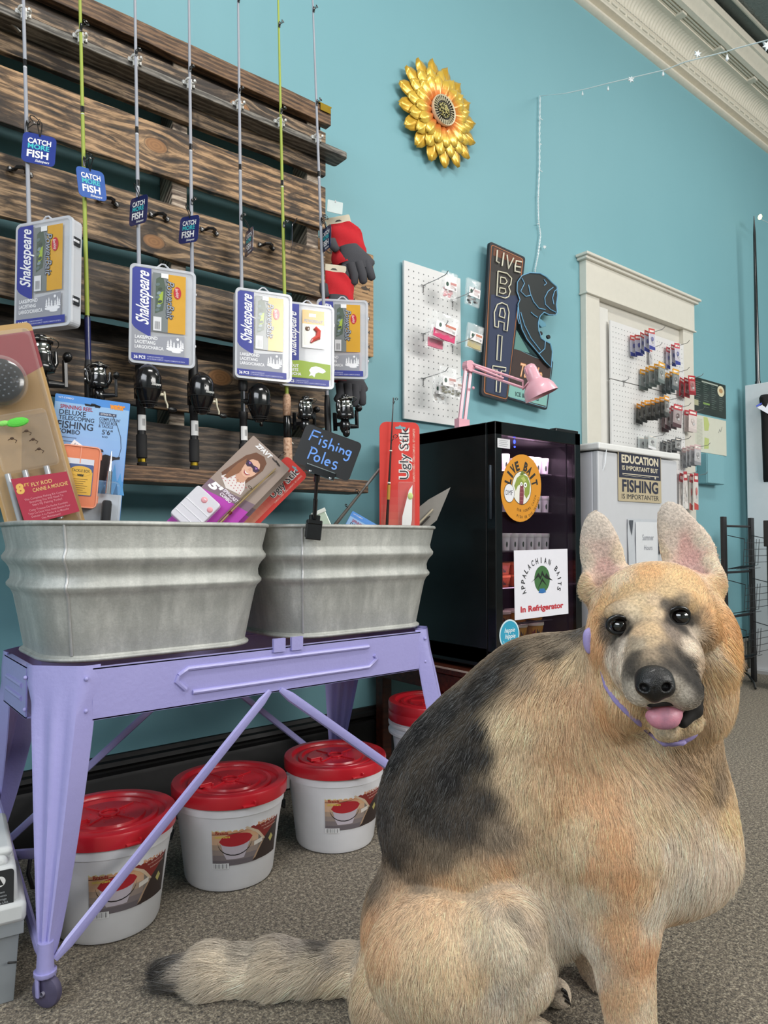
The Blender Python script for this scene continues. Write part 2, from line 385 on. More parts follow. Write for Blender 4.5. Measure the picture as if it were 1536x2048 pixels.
for px, py in ((215, 405), (318, 435), (418, 464), (532, 494), (40, 345)):   # black lower clips
    b = B('141315'); P = W(px, py, -.13)
    b.tube([(-.022, 0, 0), (-.012, -.004, .002), (-.010, -.020, .002), (0, -.026, .002), (.010, -.020, .002), (.012, -.004, .002), (.022, 0, 0)], .0045, 7, flatx=1)
    for s in (-1, 1):
        b.ell(s*.023, -.002, 0, .007, .005, .008, 8); b.ell(s*.023, -.007, 0, .003, .002, .003, 6, c='cfcfcf')
    part_at(b, 'black_clip', PLASTIC, pal, P, smooth=40)
for px, py in ((480, 945), (553, 950), (657, 960), (120, 925)): pass
# ================================================================ wash stand, tubs, buckets
def lav():
    n = NT('lavender_enamel'); c = n.coord(); a = n.noise(c, 9, 5); sp = n.noise(c, 40, 6, .7)
    n.set('Base Color', n.mix(n.ramp(sp, [(.68, (0, 0, 0)), (.74, (1, 1, 1))]), n.mix(a, lin('9c98d0'), lin('a9a5dc')), lin('8f86b8')))
    n.set('Roughness', .38); n.set('Coat Weight', .25); n.bump(n.math('ADD', n.noise(c, 110, 4), n.math('MULTIPLY', a, 2)), .4, .0015); return n.m
LAV = lav()
SX0, SX1, SY0, SY1, SZ = .335, 1.315, -.60, -.22, .555       # outer stand top
st = thing('wash_tub_stand', 'lavender painted metal wash tub stand on casters holding two galvanized tubs', 'stand', M=((SX0+SX1)/2, (SY0+SY1)/2, 0))
stm = st.matrix_world.translation.copy()
CH = .095                                                    # chamfered corner length
def lpart(b, name, mat=None, bevel=0, smooth=35):
    o = b.build(name, mat or LAV, st, bevel=bevel, smooth=smooth); o.location = -stm; return o
def flip(b):
    b.f = [f[::-1] for f in b.f]; return b
RH = .098                                                    # rail height
def apron(p0, p1, nrm, name):
    p0, p1, nrm = Vector(p0), Vector(p1), Vector(nrm); L = (p1-p0).length; d = (p1-p0).normalized(); b = B()
    def P(u, z, o): return p0+d*u+Vector((0, 0, z))+nrm*o
    M = Matrix((d, Vector((0, 0, 1)), nrm)).transposed().to_4x4(); M.translation = p0
    if M.determinant() < 0: M = M  # mirrored frames keep their faces, both sides render alike
    b.box(L/2, SZ-RH/2, -.0015, L, RH, .003, M=M); b.box(L/2, SZ-.001, -.007, L, .003, .014, M=M); b.box(L/2, SZ-RH+.001, -.007, L, .003, .014, M=M)
    if L > .5:
        b.tube([(.17, SZ-.034, .0), (.19, SZ-.022, .001), (L-.19, SZ-.022, .001)], .0052, 8, M=M)
        b.tube([(.17, SZ-.034, .0), (.165, SZ-.045, 0), (.185, SZ-.064, .001)], .0052, 8, M=M)
        b.tube([(.20, SZ-.072, .001), (L-.19, SZ-.072, .001), (L-.165, SZ-.055, .001), (L-.172, SZ-.045, 0)], .0052, 8, M=M)
        for u in (L*.475, L*.53): 
            if name == 'front_apron': b.box(u, SZ+.006, .002, .030, .03, .008, M=M)
    else:
        b.tube([(.03, SZ-.04, 0), (L-.03, SZ-.04, 0)], .005, 8, M=M); b.tube([(.03, SZ-.065, 0), (L-.03, SZ-.065, 0)], .005, 8, M=M)
    return lpart(b, name, bevel=0, smooth=40)
apron((SX0+CH, SY0, 0), (SX1-CH*.35, SY0, 0), (0, -1, 0), 'front_apron'); apron((SX0+CH, SY1, 0), (SX1-CH, SY1, 0), (0, 1, 0), 'back_apron')
apron((SX0, SY1-CH, 0), (SX0, SY0+CH, 0), (-1, 0, 0), 'side_apron'); apron((SX1, SY0+CH*.35, 0), (SX1, SY1-CH, 0), (1, 0, 0), 'side_apron')
def leg(cx, cy, sx, sy, c=CH):
    """sheet metal corner leg: fluted, wide at the top, closing to a tube over the caster; splays outwards"""
    b = B(); rows = []; N = 15; top = Vector((cx, cy, 0)); o = Vector((sx, sy, 0)).normalized(); fx = Vector((1, 0, 0)); 
    a = Vector((cx-sx*c, cy, 0)); e = Vector((cx, cy-sy*c, 0)); k = 1.1
    foot = Vector((cx+sx*.055, cy+sy*.125, 0))
    for i in range(15):
        t = i/14; z = SZ+.006-(SZ-.075)*t; row = []
        s = (1-t)**1.0; wid = .10+.9*s if t < 1 else .10
        if t > .14: wid = .13+.72*(1-(t-.14)/.86)**.85
        else: wid = 1.0-.15*max(0, (t-.10)/.04)
        for j in range(N):
            u = j/(N-1)*2-1
            q = (a+e)/2 + (e-a)*.5*u                         # along the chamfer
            bulge = .014*(1-abs(u)**4)+ (.004*cos(u*pi*3.0) if t > .12 else 0)*min(1, (t-.1)*8)
            wrap = -.055*max(0, abs(u)-.72)/.28*(.25+.75*t) if True else 0
            p = (a+e)/2+o*.002 + (q-(a+e)/2)*wid*(1.12) + o*(bulge + wrap*wid)
            sh = foot-top; p = p + sh*(t**1.15)*1.0 + o*(-.02)*t
            row.append((p.x, p.y, z))
        rows.append(row)
    b.grid(rows); bk = [[(p[0]-o.x*.002, p[1]-o.y*.002, p[2]) for p in r] for r in rows]; b.grid([r[::-1] for r in bk])
    l = lpart(b, 'leg', smooth=50)
    fp = Vector(rows[-1][N//2]) - o*.014; fp.z = 0
    c2 = B(); c2.tube([(fp.x, fp.y, .11), (fp.x, fp.y, .058)], [.013, .015], 10); c2.tube([(fp.x, fp.y, .062), (fp.x, fp.y, .056), (fp.x, fp.y, .053)], [.019, .019, .016], 12)
    for s in (-1, 1): c2.tube([(fp.x+s*.013, fp.y, .057), (fp.x+s*.0135, fp.y-.004, .04), (fp.x+s*.012, fp.y-.002, .024)], [.008, .007, .007], 8, flatx=.5)
    q = c2.build('caster_fork', LAV, l, smooth=50)
    w = B('5a5470'); w.lathe([(.0, -.009), (.018, -.009), (.026, -.006), (.028, 0), (.026, .006), (.018, .009), (0, .009)], 18, M=T(fp.x+.003, fp.y-.002, .028) @ Rm(35, 'Z') @ Rm(90, 'Y'))
    w.lathe([(.004, -.014), (.004, .014)], 8, c='9a97a8', M=T(fp.x+.003, fp.y-.002, .028) @ Rm(35, 'Z') @ Rm(90, 'Y'))
    w.build('wheel', vc(.6, 0, 0, .3), l, smooth=50)
    if sy < 0 or sx > 0:
        s = B()
        for u in (-.43, .43):
            for z in (SZ-.018, SZ-.078):
                p = (a+e)/2+(e-a)*u*1.05+o*.012; s.ell(p.x, p.y, z, .0045, .0045, .0045, 8)
        s.build('screw', METAL if 0 else LAV, l, smooth=60)
    return fp
f1 = leg(SX0, SY0, -1, -1); f2 = leg(SX1+.01, SY0, 1, -1, CH*.62); f3 = leg(SX0, SY1, -1, 1); f4 = leg(SX1, SY1, 1, 1)
def brace(p, q, w=.011, name='brace'):
    b = B(); p, q = Vector(p), Vector(q); d = q-p; m1 = p+d*.05; m2 = p+d*.95
    b.tube([p, m1, m2, q], [w*.55, w, w, w*.55], 8, flatx=.6); lpart(b, name, smooth=40)
mid = ((SX0+SX1)/2, SY0-.001, SZ-RH+.004); midb = ((SX0+SX1)/2, SY1, SZ-RH+.004)
brace((f1.x+.015, f1.y-.002, .075), (mid[0]-.012, mid[1], mid[2])); brace((f2.x, f2.y, .075), (mid[0]+.014, mid[1], mid[2]))
brace((f3.x+.01, f3.y, .075), (midb[0]-.012, midb[1], midb[2]), .009); brace((f4.x, f4.y, .075), (midb[0]+.012, midb[1], midb[2]), .009)
sm_ = (SX0, (SY0+SY1)/2); brace((f1.x-.004, f1.y+.01, .08), (f3.x, f3.y-.03, .26), .012); brace((f3.x-.004, f3.y, .08), (f1.x+.03, f1.y+.05, .235), .010)
# galvanized tubs
def galv():
    n = NT('galvanized_zinc'); c = n.coord(); a = n.noise(c, 7, 5, .6); f = n.noise(c, 190, 4, .7); st_ = n.noise(n.coord((14, 14, 1.2)), 3, 4, .6)
    m = n.math('ADD', n.math('MULTIPLY', a, .45), n.math('ADD', n.math('MULTIPLY', st_, .35), n.math('MULTIPLY', f, .2)))
    n.set('Base Color', n.ramp(m, [(.3, lin('92938f')), (.5, lin('b2b3ae')), (.68, lin('d4d4ce'))])); n.set('Metallic', .40)
    n.set('Roughness', n.math('MULTIPLY_ADD', m, .25, .44)); n.bump(n.math('ADD', f, n.math('MULTIPLY', a, 2)), .35, .0015); return n.m
GALV = galv()
def rrect(hx, hy, r, n):
    return [(x, y) for x, y in rr(-hx, -hy, hx, hy, r, n)]
def tub(cx, lab, seam):
    t = thing('wash_tub', lab, 'tub', 'galvanized wash tubs', M=(cx, -.405, SZ+.004)); H = .278
    prof = [(0, 0), (.003, .004), (.004, .010), (.0, .014), (.012, .08), (.021, .125), (.026, .136), (.034, .144), (.0345, .150), (.028, .159), (.027, .172), (.030, .182), (.035, .190), (.043, .199), (.044, .206),
            (.037, .217), (.036, .225), (.044, .262), (.045, .270)]
    rows = []
    def ring(o, z, inner=0):
        hx, hy, r = .222+o-inner, .152+o-inner, .092+o*.8-inner
        return [(x, y, z) for x, y in rrect(hx, hy, r, 10)]
    for o, z in prof: rows.append(ring(o, z))
    b = B(); b.grid(rows, loop=True); b.grid([ring(o-.002, z)[::-1] for o, z in prof[3:]], loop=True)
    b.add(rows[0], [tuple(range(len(rows[0])-1, -1, -1))]); b.add(ring(-.002, .006), [tuple(range(len(rows[0])))])
    b.build('tub_body', GALV, t, smooth=50)
    b = B(); b.tube(ring(.046, .272), .0048, 8, closed=True); b.build('rolled_rim', GALV, t, smooth=60)
    b = B(); b.tube(ring(.004, .006), .0042, 8, closed=True); b.build('base_bead', GALV, t, smooth=60)
    sx, sy = seam                                            # folded seam down the side
    b = B(); pts = []
    for o, z in prof[3:]:
        hx, hy, r = .222+o, .152+o, .092+o*.8
        pts.append((sx*(hx-r)-r*.55*sy, -hy+.16*r, z) if sy else (sx*.13, -hy-.0006, z))
    b.tube(pts, .0028, 6); b.build('seam', vc(.5, .6, 0, .2), t, smooth=60)
    b = B()                                                  # end handles
    for s in (-1, 1): b.tube([(s*.262, -.05, .245), (s*.275, -.045, .235), (s*.278, 0, .225), (s*.275, .045, .235), (s*.262, .05, .245)], .004, 8)
    return t
tub(.588, 'left galvanized wash tub with fly rod and reel packs standing in it', (-1, 1))
tub(1.118, 'right galvanized wash tub with the Fishing Poles sign clamped to its rim', (-1, 1))

# bait buckets
BKT = vc(.42, 0, .1, .04); LIDM = vc(.33, 0, .25, .05)
WH = 'f0f0f4'
def bucket_label(root, r, z0, z1, a0, a1, rb, rt, h):
    """printed wrap label: flat artwork bent round the pail"""
    b = B(); Wd = 1.0
    def bend(x, y):
        z = z0+(z1-z0)*y; rad = rb+(rt-rb)*z/h+.0007; a = R(a0+(a1-a0)*x); return (rad*cos(a), rad*sin(a), z)
    def put(poly, c, lift=0):
        # cut into thin strips so that the print follows the curve
        P = [Vector(p) for p in poly]; x0 = min(p.x for p in P); x1 = max(p.x for p in P); n = max(1, int((x1-x0)*26))
        def cut(x):
            ys = []
            for i in range(len(P)):
                p, q = P[i], P[(i+1) % len(P)]
                if abs(p.x-q.x) < 1e-9:
                    if abs(p.x-x) < 1e-6: ys += [p.y, q.y]
                    continue
                t_ = (x-p.x)/(q.x-p.x)
                if -1e-6 <= t_ <= 1+1e-6: ys.append(p.y+(q.y-p.y)*t_)
            return (min(ys), max(ys)) if ys else (0, 0)
        xs = [x0+(x1-x0)*i/n for i in range(n+1)]
        for i in range(n):
            l0, h0 = cut(xs[i]); l1, h1 = cut(xs[i+1])
            vs = [bend(xs[i], l0), bend(xs[i+1], l1), bend(xs[i+1], h1), bend(xs[i], h0)]
            vs = [(v[0]*(1+lift), v[1]*(1+lift), v[2]) for v in vs]; b.add(vs, [(0, 1, 2, 3)], c)
    L = lambda k: .0016*k
    top = [(0, .86), (.35, .86), (.6, .98), (1, 1)]
    put([(0, .10), (1, .10), (1, 1), (.6, .98), (.35, .86), (0, .86)], '8a8078')
    for i, c in enumerate(('d9a27c', 'dcae86', 'd8b090', 'b39a86', '9c8c84', '84797a', '6f676c')):   # sunset over a wooden pier
        y1 = .86-.11*i; put([(0, y1-.11), (.62, y1-.11), (.62, y1), (0, y1)], c, L(1))
    put([(.0, .80), (.5, .83), (.6, .88), (.0, .86)], 'e4d9a0', L(1.3))
    put([(0, .735), (.3, .75), (.46, .79), (.3, .765), (0, .75)], '5c2c22', L(1.6))
    put([(.42, .88), (.6, .98), (1, 1), (1, .84), (.72, .52), (.6, .72)], '8c2f2a', L(2))      # red swoosh
    put([(.72, .52), (1, .84), (1, .10), (.55, .10), (.62, .30)], '3b2e2b', L(2))
    put([(.40, .86), (.44, .875), (.62, .72), (.74, .50), (.70, .50), (.58, .70)], 'd8c0a4', L(2.4))
    put([(.58, .12), (.64, .30), (.73, .51), (.70, .50), (.61, .30), (.55, .12)], 'b99a80', L(2.4))
    put(oval(.86, .45, .05, .09, 12), 'c7bd74', L(2.8)); put(oval(.86, .45, .02, .05, 8), '8b7a3a', L(3.1))
    put([(.17, .22), (.42, .22), (.50, .58), (.11, .58)], 'c6bcc6', L(2.2))                    # the pail pictured on it
    put(oval(.31, .62, .22, .135, 22, .12), 'b3252f', L(2.7))
    arc = [(.09+.0, .58)]+[(.30-.225*cos(pi*k/12), .56-.27*sin(pi*k/12)) for k in range(13)]
    for k in range(12):
        p, q = arc[k+1], arc[k+2] if k+2 < len(arc) else arc[-1]; put([p, q, (q[0], q[1]+.022), (p[0], p[1]+.022)], '1c1414', L(3.2))
    put([(.0, .02), (.22, .02), (.22, .14), (0, .14)], 'efeff0', L(1.8))
    for k in range(12): put([(.015+k*.0165, .035), (.015+k*.0165+(.004+.004*(k % 3 == 1)), .035), (.015+k*.0165+(.004+.004*(k % 3 == 1)), .13), (.015+k*.0165, .13)], '4a4a50', L(2.2))
    put([(.56, .42), (.69, .46), (.69, .55), (.56, .51)], 'e6dfd6', L(3))                      # price sticker
    def word(t, x, y, hh, ww, c, rot=0):
        vs, fs, gx0, gx1, gy0, gy1 = glyphs(t, .02); k = hh/.73; kx = ww/(gx1-gx0); out = []
        for vx, vy in vs:
            X, Y = (vx-gx0)*kx, vy*k; v = bend(x+X*cos(rot)-Y*sin(rot)*.6, y+X*sin(rot)*1.6+Y*cos(rot)); m = 1+L(3.6); out.append((v[0]*m, v[1]*m, v[2]))
        b.add(out, fs, c)
    word('Brands', .05, .745, .075, .16, 'a02418'); word('underthere', .04, .675, .055, .19, 'e8d25a')
    word('Bucket & Lid', .60, .84, .08, .30, 'd9863a', .05); word('For the bait and the ice', .66, .77, .03, .28, 'e0b8a8', .05); word('Insulated storage', .70, .70, .03, .24, 'e0b8a8', .05)
    o = b.build('wrap_label', PRINT, root); return o
def lid(parent, z, r=.136, name='lid', notch=0, M0=None):
    b = B('c21f2c')
    b.lathe([(r-.005, z-.030), (r, z-.029), (r+.001, z-.006), (r-.001, z-.001), (r-.005, z), (r-.019, z), (r-.022, z-.003), (r-.024, z-.009), (r-.036, z-.010), (r-.038, z-.005), (r-.046, z-.004),
             (r-.050, z-.010), (r-.062, z-.010), (r-.064, z-.005), (r-.069, z-.005), (.0, z-.006)], 56)
    b.lathe([(.021, z-.005), (.021, z-.001), (.017, z-.001), (.017, z-.005)], 24)
    l = b.build(name, LIDM, parent, smooth=40)
    b = B('c21f2c')
    for a in (40, 130, 230, 310):
        M = Rm(a, 'Z'); b.box(.045, 0, z-.004, .045, .004, .003, M=M)
    for k in range(16):
        a = 2*pi*k/16+.1; rad = .030+.016*((k*7) % 3)/2; b.ell(rad*cos(a), rad*sin(a), z-.005, .0018, .0018, .0012, 6)
    M = Rm(205, 'Z'); b.box(.068, 0, z-.001, .030, .022, .008, M=M); b.box(.052, 0, z-.002, .004, .03, .006, M=M)
    b.build('lid_ribs', LIDM, l, bevel=.0008)
    b = B('c21f2c'); 
    for a in (285, 105):
        b = B('c21f2c'); M = Rm(a, 'Z'); b.box(r+.003, 0, z-.024, .010, .030, .004, M=M); b.box(r+.003, .013, z-.020, .010, .004, .010, M=M)
        b.build('lid_tab', LIDM, l, bevel=.001)
    return l
def pail(P, lab, rot, lids=1, hgt=.225, labelled=True, hang=-1, rim2=0):
    t = thing('bait_bucket', lab, 'bucket', 'white bait buckets with red lids', M=T(P[0], P[1], 0)@Rm(rot, 'Z'))
    h = hgt-.012; rb, rt = .104, .128
    b = B(WH); b.lathe([(.0, .004), (rb-.02, .004), (rb-.012, 0), (rb-.004, .003), (rb, .012), (rb+(rt-rb)*.6, h*.6), (rt-.0015, h-.038), (rt+.001, h-.037), (rt+.0015, h-.004), (rt-.004, h-.004), (rb-.004, .01), (0, .01)], 56)
    b.build('pail_body', BKT, t, smooth=45)
    if rim2:
        b = B(WH)
        for z in (h-.028, h-.052): b.lathe([(rt-.003, z-.006), (rt+.008, z-.005), (rt+.009, z+.003), (rt-.002, z+.006)], 48)
        b.build('upper_ribs', BKT, t, smooth=45)
    b = B('141315'); s = 180
    M = Rm(0, 'Z'); hp = []
    for k in range(15):
        a = pi*k/14; hp.append(((rt+.012)*cos(a), (rt+.004)*-sin(a)*hang*.35-.0 , h-.045-.085*sin(a)))
    hp = [(-(rt+.004), -.02, h-.04), (-(rt+.02), -.026, h-.045), (-(rt+.024), -.03, h-.075), (-(rt+.016), -.028, h-.105), (-(rt+.008), -.0, h-.118), (-(rt+.004), .05, h-.12)]
    b.tube(hp, .0042, 8); b.build('bail_handle', PLASTIC, t, smooth=60)
    b = B(WH); b.box(-(rt+.003), -.02, h-.044, .012, .030, .034); b.build('handle_ear', BKT, t, bevel=.002)
    for k in range(lids):
        lid(t, hgt+.026*k, name='lid')
    if labelled: bucket_label(t, rt, .055, .165, -112, -28, rb, rt, h)
    return t
def fl(px, py, dt):                                        # centre of a pail whose front foot touches the floor at this pixel
    p = F(px, py); d = Vector((p.x, p.y+WALLD, 0)).normalized(); return p+d*dt
pail(fl(215, 1892, .105), 'white bait bucket with red lid, nearest, behind the front leg of the lavender stand', -14)
pail(fl(458, 1787, .105), 'white bait bucket with red lid, middle one under the lavender stand', -24)
pail(fl(670, 1711, .105), 'white bait bucket with red lid beside the dog under the lavender stand', -26)
P4 = F(866, 1405, .30); pail((P4.x, P4.y), 'white bait bucket with two stacked red lids beside the fridge platform', 8, lids=2, hgt=.285, labelled=False, rim2=1)
# ================================================================ rods on the pallet
def spincast(root, M, azh=0):
    b = B('151416'); b.lathe([(.0, .052), (.008, .052), (.012, .049), (.020, .044), (.029, .034), (.0335, .018), (.034, -.006), (.033, -.012), (.031, -.02), (.025, -.036), (.016, -.052), (.013, -.058), (.0, -.060)], 28, M=M)
    b.tube([(0, .005, .0), (0, .050, .0)], .009, 8, M=M); b.box(0, .048, 0, .016, .008, .06, M=M)
    r = b.build('reel', GLOSSBLACK, root, smooth=50)
    b = B('0c0c0d')
    for z in (-.012, -.044, -.050): b.lathe([(.0345+(z < -.03)*(-.013-(.05+z)*-1.0*0), z-.001), (.035+(z < -.03)*-.013, z), (.0345+(z < -.03)*-.013, z+.001)], 24, M=M)
    for a in (250, 285): b.ell(.0315*cos(R(a)), .0315*sin(R(a)), .012, .003, .003, .0035, 8, c='000000', M=M)
    b.build('reel_ring', MATTE, r, smooth=50)
    b = B('e8e8e4'); b.text('Shakespeare', 0, 0, .007, .0352, w=.026, shear=.3, M=M @ T(0, 0, -.002) @ Rm(90, 'X')); b.build('reel_lettering', PRINT, r)
    b = B('e6dfc6'); b.tube([(.030, 0, -.020), (.046, -.002, -.020)], .004, 8, M=M); b.tube([(.044, -.004, -.012), (.0445, -.004, -.020), (.047, -.004, -.034), (.053, -.004, -.046), (.053, -.004, -.054)], [.0028, .0036, .0026, .0026, .0022], 8, M=M)
    h = b.build('crank_handle', PLASTIC, r, smooth=50)
    b = B('1a1a1b'); b.ell(.068, -.004, -.056, .014, .006, .007, 14, M=M); b.build('handle_knob', PLASTIC, h, smooth=60)
def spinning(root, M, hside=1, big=1.0):
    M = M @ Matrix.Scale(big, 4)
    b = B('161618'); b.lathe([(0, -.032), (.012, -.034), (.026, -.030), (.0295, -.022), (.027, -.014), (.024, -.006), (.0235, .004), (.023, .006)], 26, M=M)
    b.lathe([(.0, .034), (.024, .034), (.0255, .031), (.0235, .027)], 26, M=M); b.lathe([(.013, .034), (.013, .043), (.010, .046), (0, .046)], 18, M=M)
    b.ell(0, .004, -.052, .017, .018, .026, 16, M=M); b.ell(0, 0, -.074, .011, .013, .014, 12, M=M)
    b.box(0, .026, -.045, .012, .040, .012, M=M); b.box(0, .046, -.035, .011, .008, .058, M=M)
    r = b.build('reel', GLOSSBLACK, root, smooth=45)
    b = B('cfcfca'); b.lathe([(.0225, .006), (.0228, .012), (.021, .014), (.021, .025), (.0232, .027)], 26, M=M); b.build('silver_spool', CHROME, r, smooth=45)
    b = B('161618'); s = -hside                                # rotor arm and bail
    b.tube([(s*.024, 0, -.020), (s*.032, 0, -.008), (s*.033, 0, .012), (s*.031, 0, .026)], [.006, .008, .008, .005], 10, M=M); b.build('rotor_arm', GLOSSBLACK, r, smooth=50)
    b = B('161618'); b.tube([(-s*.024, 0, -.020), (-s*.031, 0, -.008), (-s*.031, 0, .016)], [.006, .006, .004], 8, M=M)
    b.build('rotor_arm', GLOSSBLACK, r, smooth=50)
    for z in (-.006, .022): b = B('d8d8d8'); b.ell(s*.037, -.005, z, .0045, .004, .0045, 8, M=M); b.build('bail_screw', METAL, r, smooth=60)
    b = B('8d8a80'); b.tube([(s*.034*cos(R(a)), -.038*sin(R(a)), .024+.010*sin(R(a))) for a in range(0, 181, 15)], .0011, 6, M=M); b.build('bail_wire', CHROME, r, smooth=60)
    b = B('18181a'); h = hside; b.tube([(h*.012, 0, -.052), (h*.045, -.004, -.052)], [.009, .006], 10, M=M); b.box(h*.048, -.004, -.028, .008, .010, .058, M=M)
    c = b.build('crank_handle', PLASTIC, r, bevel=.001, smooth=40)
    b = B('0e0e0f'); b.ell(h*.050, -.012, .006, .009, .014, .011, 12, M=M); b.build('handle_knob', PLASTIC, c, smooth=60)
def guide(root, z, r, side=1, out=1):
    b = B('18181a'); h = .008+r*1.5
    b.tube([(.0, -.003, z-h*1.2), (.0, -.0055, z-h*.4), (0, -.005, z-h*.1)], [.0035, .0035, .002], 8)
    c = Vector((side*(r*1.1+.004)*.9, -.010-r*.3, z))
    for s in (-1, 1): b.tube([(0, -.004, z-h*.8), (c.x*.5+s*r*.4, c.y*.7, z-h*.35), (c.x+s*r*.8, c.y, z-r*.5)], .0010, 5)
    Mr = T(*c) @ Rm(62, 'X') @ Rm(side*18, 'Y')
    b.lathe([(r, -.0012), (r+.0016, 0), (r, .0012), (r-.0012, 0), (r, -.0012)], 18, M=Mr)
    b.build('line_guide', GLOSSBLACK, root, smooth=60)
YB = -.188
rods = [  # top clip pixel, butt x pixel, colour, kind, guides (py, ring), label words
    (48, 50, 70, 'a2a5ae', 'spin', [(245, .012)], [133], 'silver fishing rod with a large black spinning reel, leftmost on the pallet'),
    (162, 92, 181, 'a0b048', 'spin2', [(57, .007), (316, .009)], [225], 'lime green fishing rod with blue foregrip, second from the left on the pallet'),
    (272, 141, 284, 'a2a5ae', 'cast', [(110, .004)], [266, 370], 'silver fishing rod with black spincast reel under the second tackle box from the left'),
    (380, 186, 389, 'a2a5ae', 'cast', [(143, .003), (402, .004)], [300], 'silver fishing rod with black spincast reel, middle of the seven on the pallet'),
    (479, 228, 488, 'a2a5ae', 'castside', [(9, .004), (186, .003), (433, .004)], [340], 'silver fishing rod with sideways spincast reel behind the third tackle box'),
    (562, 260, 577, 'a0b048', 'cork', [(59, .004), (225, .005), (446, .005)], [371], 'lime green fishing rod with cork grip, second from the right on the pallet'),
    (636, 296, 660, 'a2a5ae', 'spin3', [(33, .004), (210, .005), (437, .009)], [353], 'silver fishing rod with spinning reel at the right edge of the pallet'),
]
for (cx, cy, bx, colr, kind, gl, bands, lab) in rods:
    p0 = W(bx, 935, YB); p0.z = .986; p1 = W(cx, cy, YR-.021); ax = (p1-p0).normalized()
    M = Matrix.Translation(p0) @ Vector((0, 0, 1)).rotation_difference(ax).to_matrix().to_4x4()
    t = thing('fishing_rod', lab, 'fishing rod', 'fishing rods on the pallet', M=M)
    zr = lambda py: W(cx, py, YB).z-p0.z
    b = B(colr); top = 1.95; zz = [.13, .30, .6, .95, 1.3, 1.6, top]; rad = [.0062, .0058, .0050, .0042, .0032, .0024, .0016]
    b.tube([(0, 0, z) for z in zz], rad, 12); b.build('blank', SATIN, t, smooth=60)
    if kind == 'spin2':
        b = B('23285f'); b.tube([(0, 0, .245), (0, 0, .36)], .0075, 12); b.tube([(0, 0, .355), (0, 0, .365)], .0065, 10, c='161616'); b.build('foregrip', PLASTIC, t, smooth=50)
    dark = '1c1b1c'
    b = B(dark)
    if kind in ('cast', 'castside'):
        b.lathe([(0, -.002), (.012, -.001), (.0125, .010), (.010, .012), (.010, .022), (.0135, .024), (.0135, .082), (.012, .084)], 18); b.build('rear_grip', vc(.8), t, smooth=50)
        b = B('c9a93a'); b.lathe([(.0106, .013), (.0106, .021)], 16); b.build('gold_ring', METAL, t)
        b = B('1a1a1c'); b.lathe([(.0105, .082), (.0105, .155), (.013, .158), (.013, .175)], 16); b.build('reel_seat', SATIN, t, smooth=50)
        b = B('1a1a1c'); b.lathe([(.011, .235), (.0135, .245), (.012, .30), (.007, .315)], 16); b.build('foregrip', SATIN, t, smooth=50)
        b = B('ecebea'); n = 10; Lb = [[(.0116*cos(R(a)), .0116*sin(R(a)), z) for a in range(205, 336, 13)] for z in (.094, .134)]; b.grid(Lb); 
        for k in range(6): b.add([(.0118*cos(R(a)), .0118*sin(R(a)), z) for a, z in ((262+k*7, .106), (265+k*7, .106), (265+k*7, .124), (262+k*7, .124))], [(0, 1, 2, 3)], '55555a')
        b.build('barcode_label', PRINT, t)
        if kind == 'cast': spincast(t, T(.001, -.048, .205) @ Rm(12, 'Z'))
        else: spincast(t, T(.040, -.022, .205) @ Rm(60, 'Z'))
    elif kind == 'cork':
        b = B('161617'); b.lathe([(.010, .115), (.012, .118), (.012, .175), (.010, .18)], 16); b.lathe([(.0, 0), (.011, 0), (.011, .014)], 16); b.build('reel_seat', GLOSSBLACK, t, smooth=50)
        n_ = NT('cork'); c_ = n_.coord(); n_.set('Base Color', n_.ramp(n_.noise(c_, 160, 4), [(.3, lin('9c6f55')), (.5, lin('c9a184')), (.7, lin('d8b79c'))])); n_.set('Roughness', .75)
        b = B(); b.lathe([(.011, .014), (.013, .018), (.013, .112), (.011, .115)], 16); b.build('rear_grip', n_.m, t, smooth=50)
        b = B(); b.lathe([(.0105, .18), (.0125, .183), (.012, .235), (.008, .245)], 16); b.build('foregrip', n_.m, t, smooth=50)
        spinning(t, T(.040, -.040, .196) @ Rm(25, 'Z'), 1, .88)
    else:
        b.lathe([(0, 0), (.012, 0), (.0125, .10), (.010, .105), (.0105, .20), (.0095, .235), (.007, .26)], 16); b.build('reel_seat', SATIN, t, smooth=50)
        if kind == 'spin2': spinning(t, T(.008, -.052, .205) @ Rm(-25, 'Z'), 1, .82)
        elif kind == 'spin': spinning(t, T(.004, -.056, .232) @ Rm(10, 'Z'), 1, 1.12)
        else: spinning(t, T(.036, -.045, .213) @ Rm(12, 'Z'), 1, .98)
    for py, r in gl: guide(t, zr(py), r)
    for py in bands:
        b = B('17171a'); z = zr(py); b.tube([(0, 0, z-.008), (0, 0, z+.008)], .0066-z*.0022, 10); b.tube([(0, 0, z-.012), (0, 0, z-.010)], .0066-z*.0022, 10, c='e0e0e0'); b.build('thread_wrap', GLOSSBLACK, t, smooth=60)

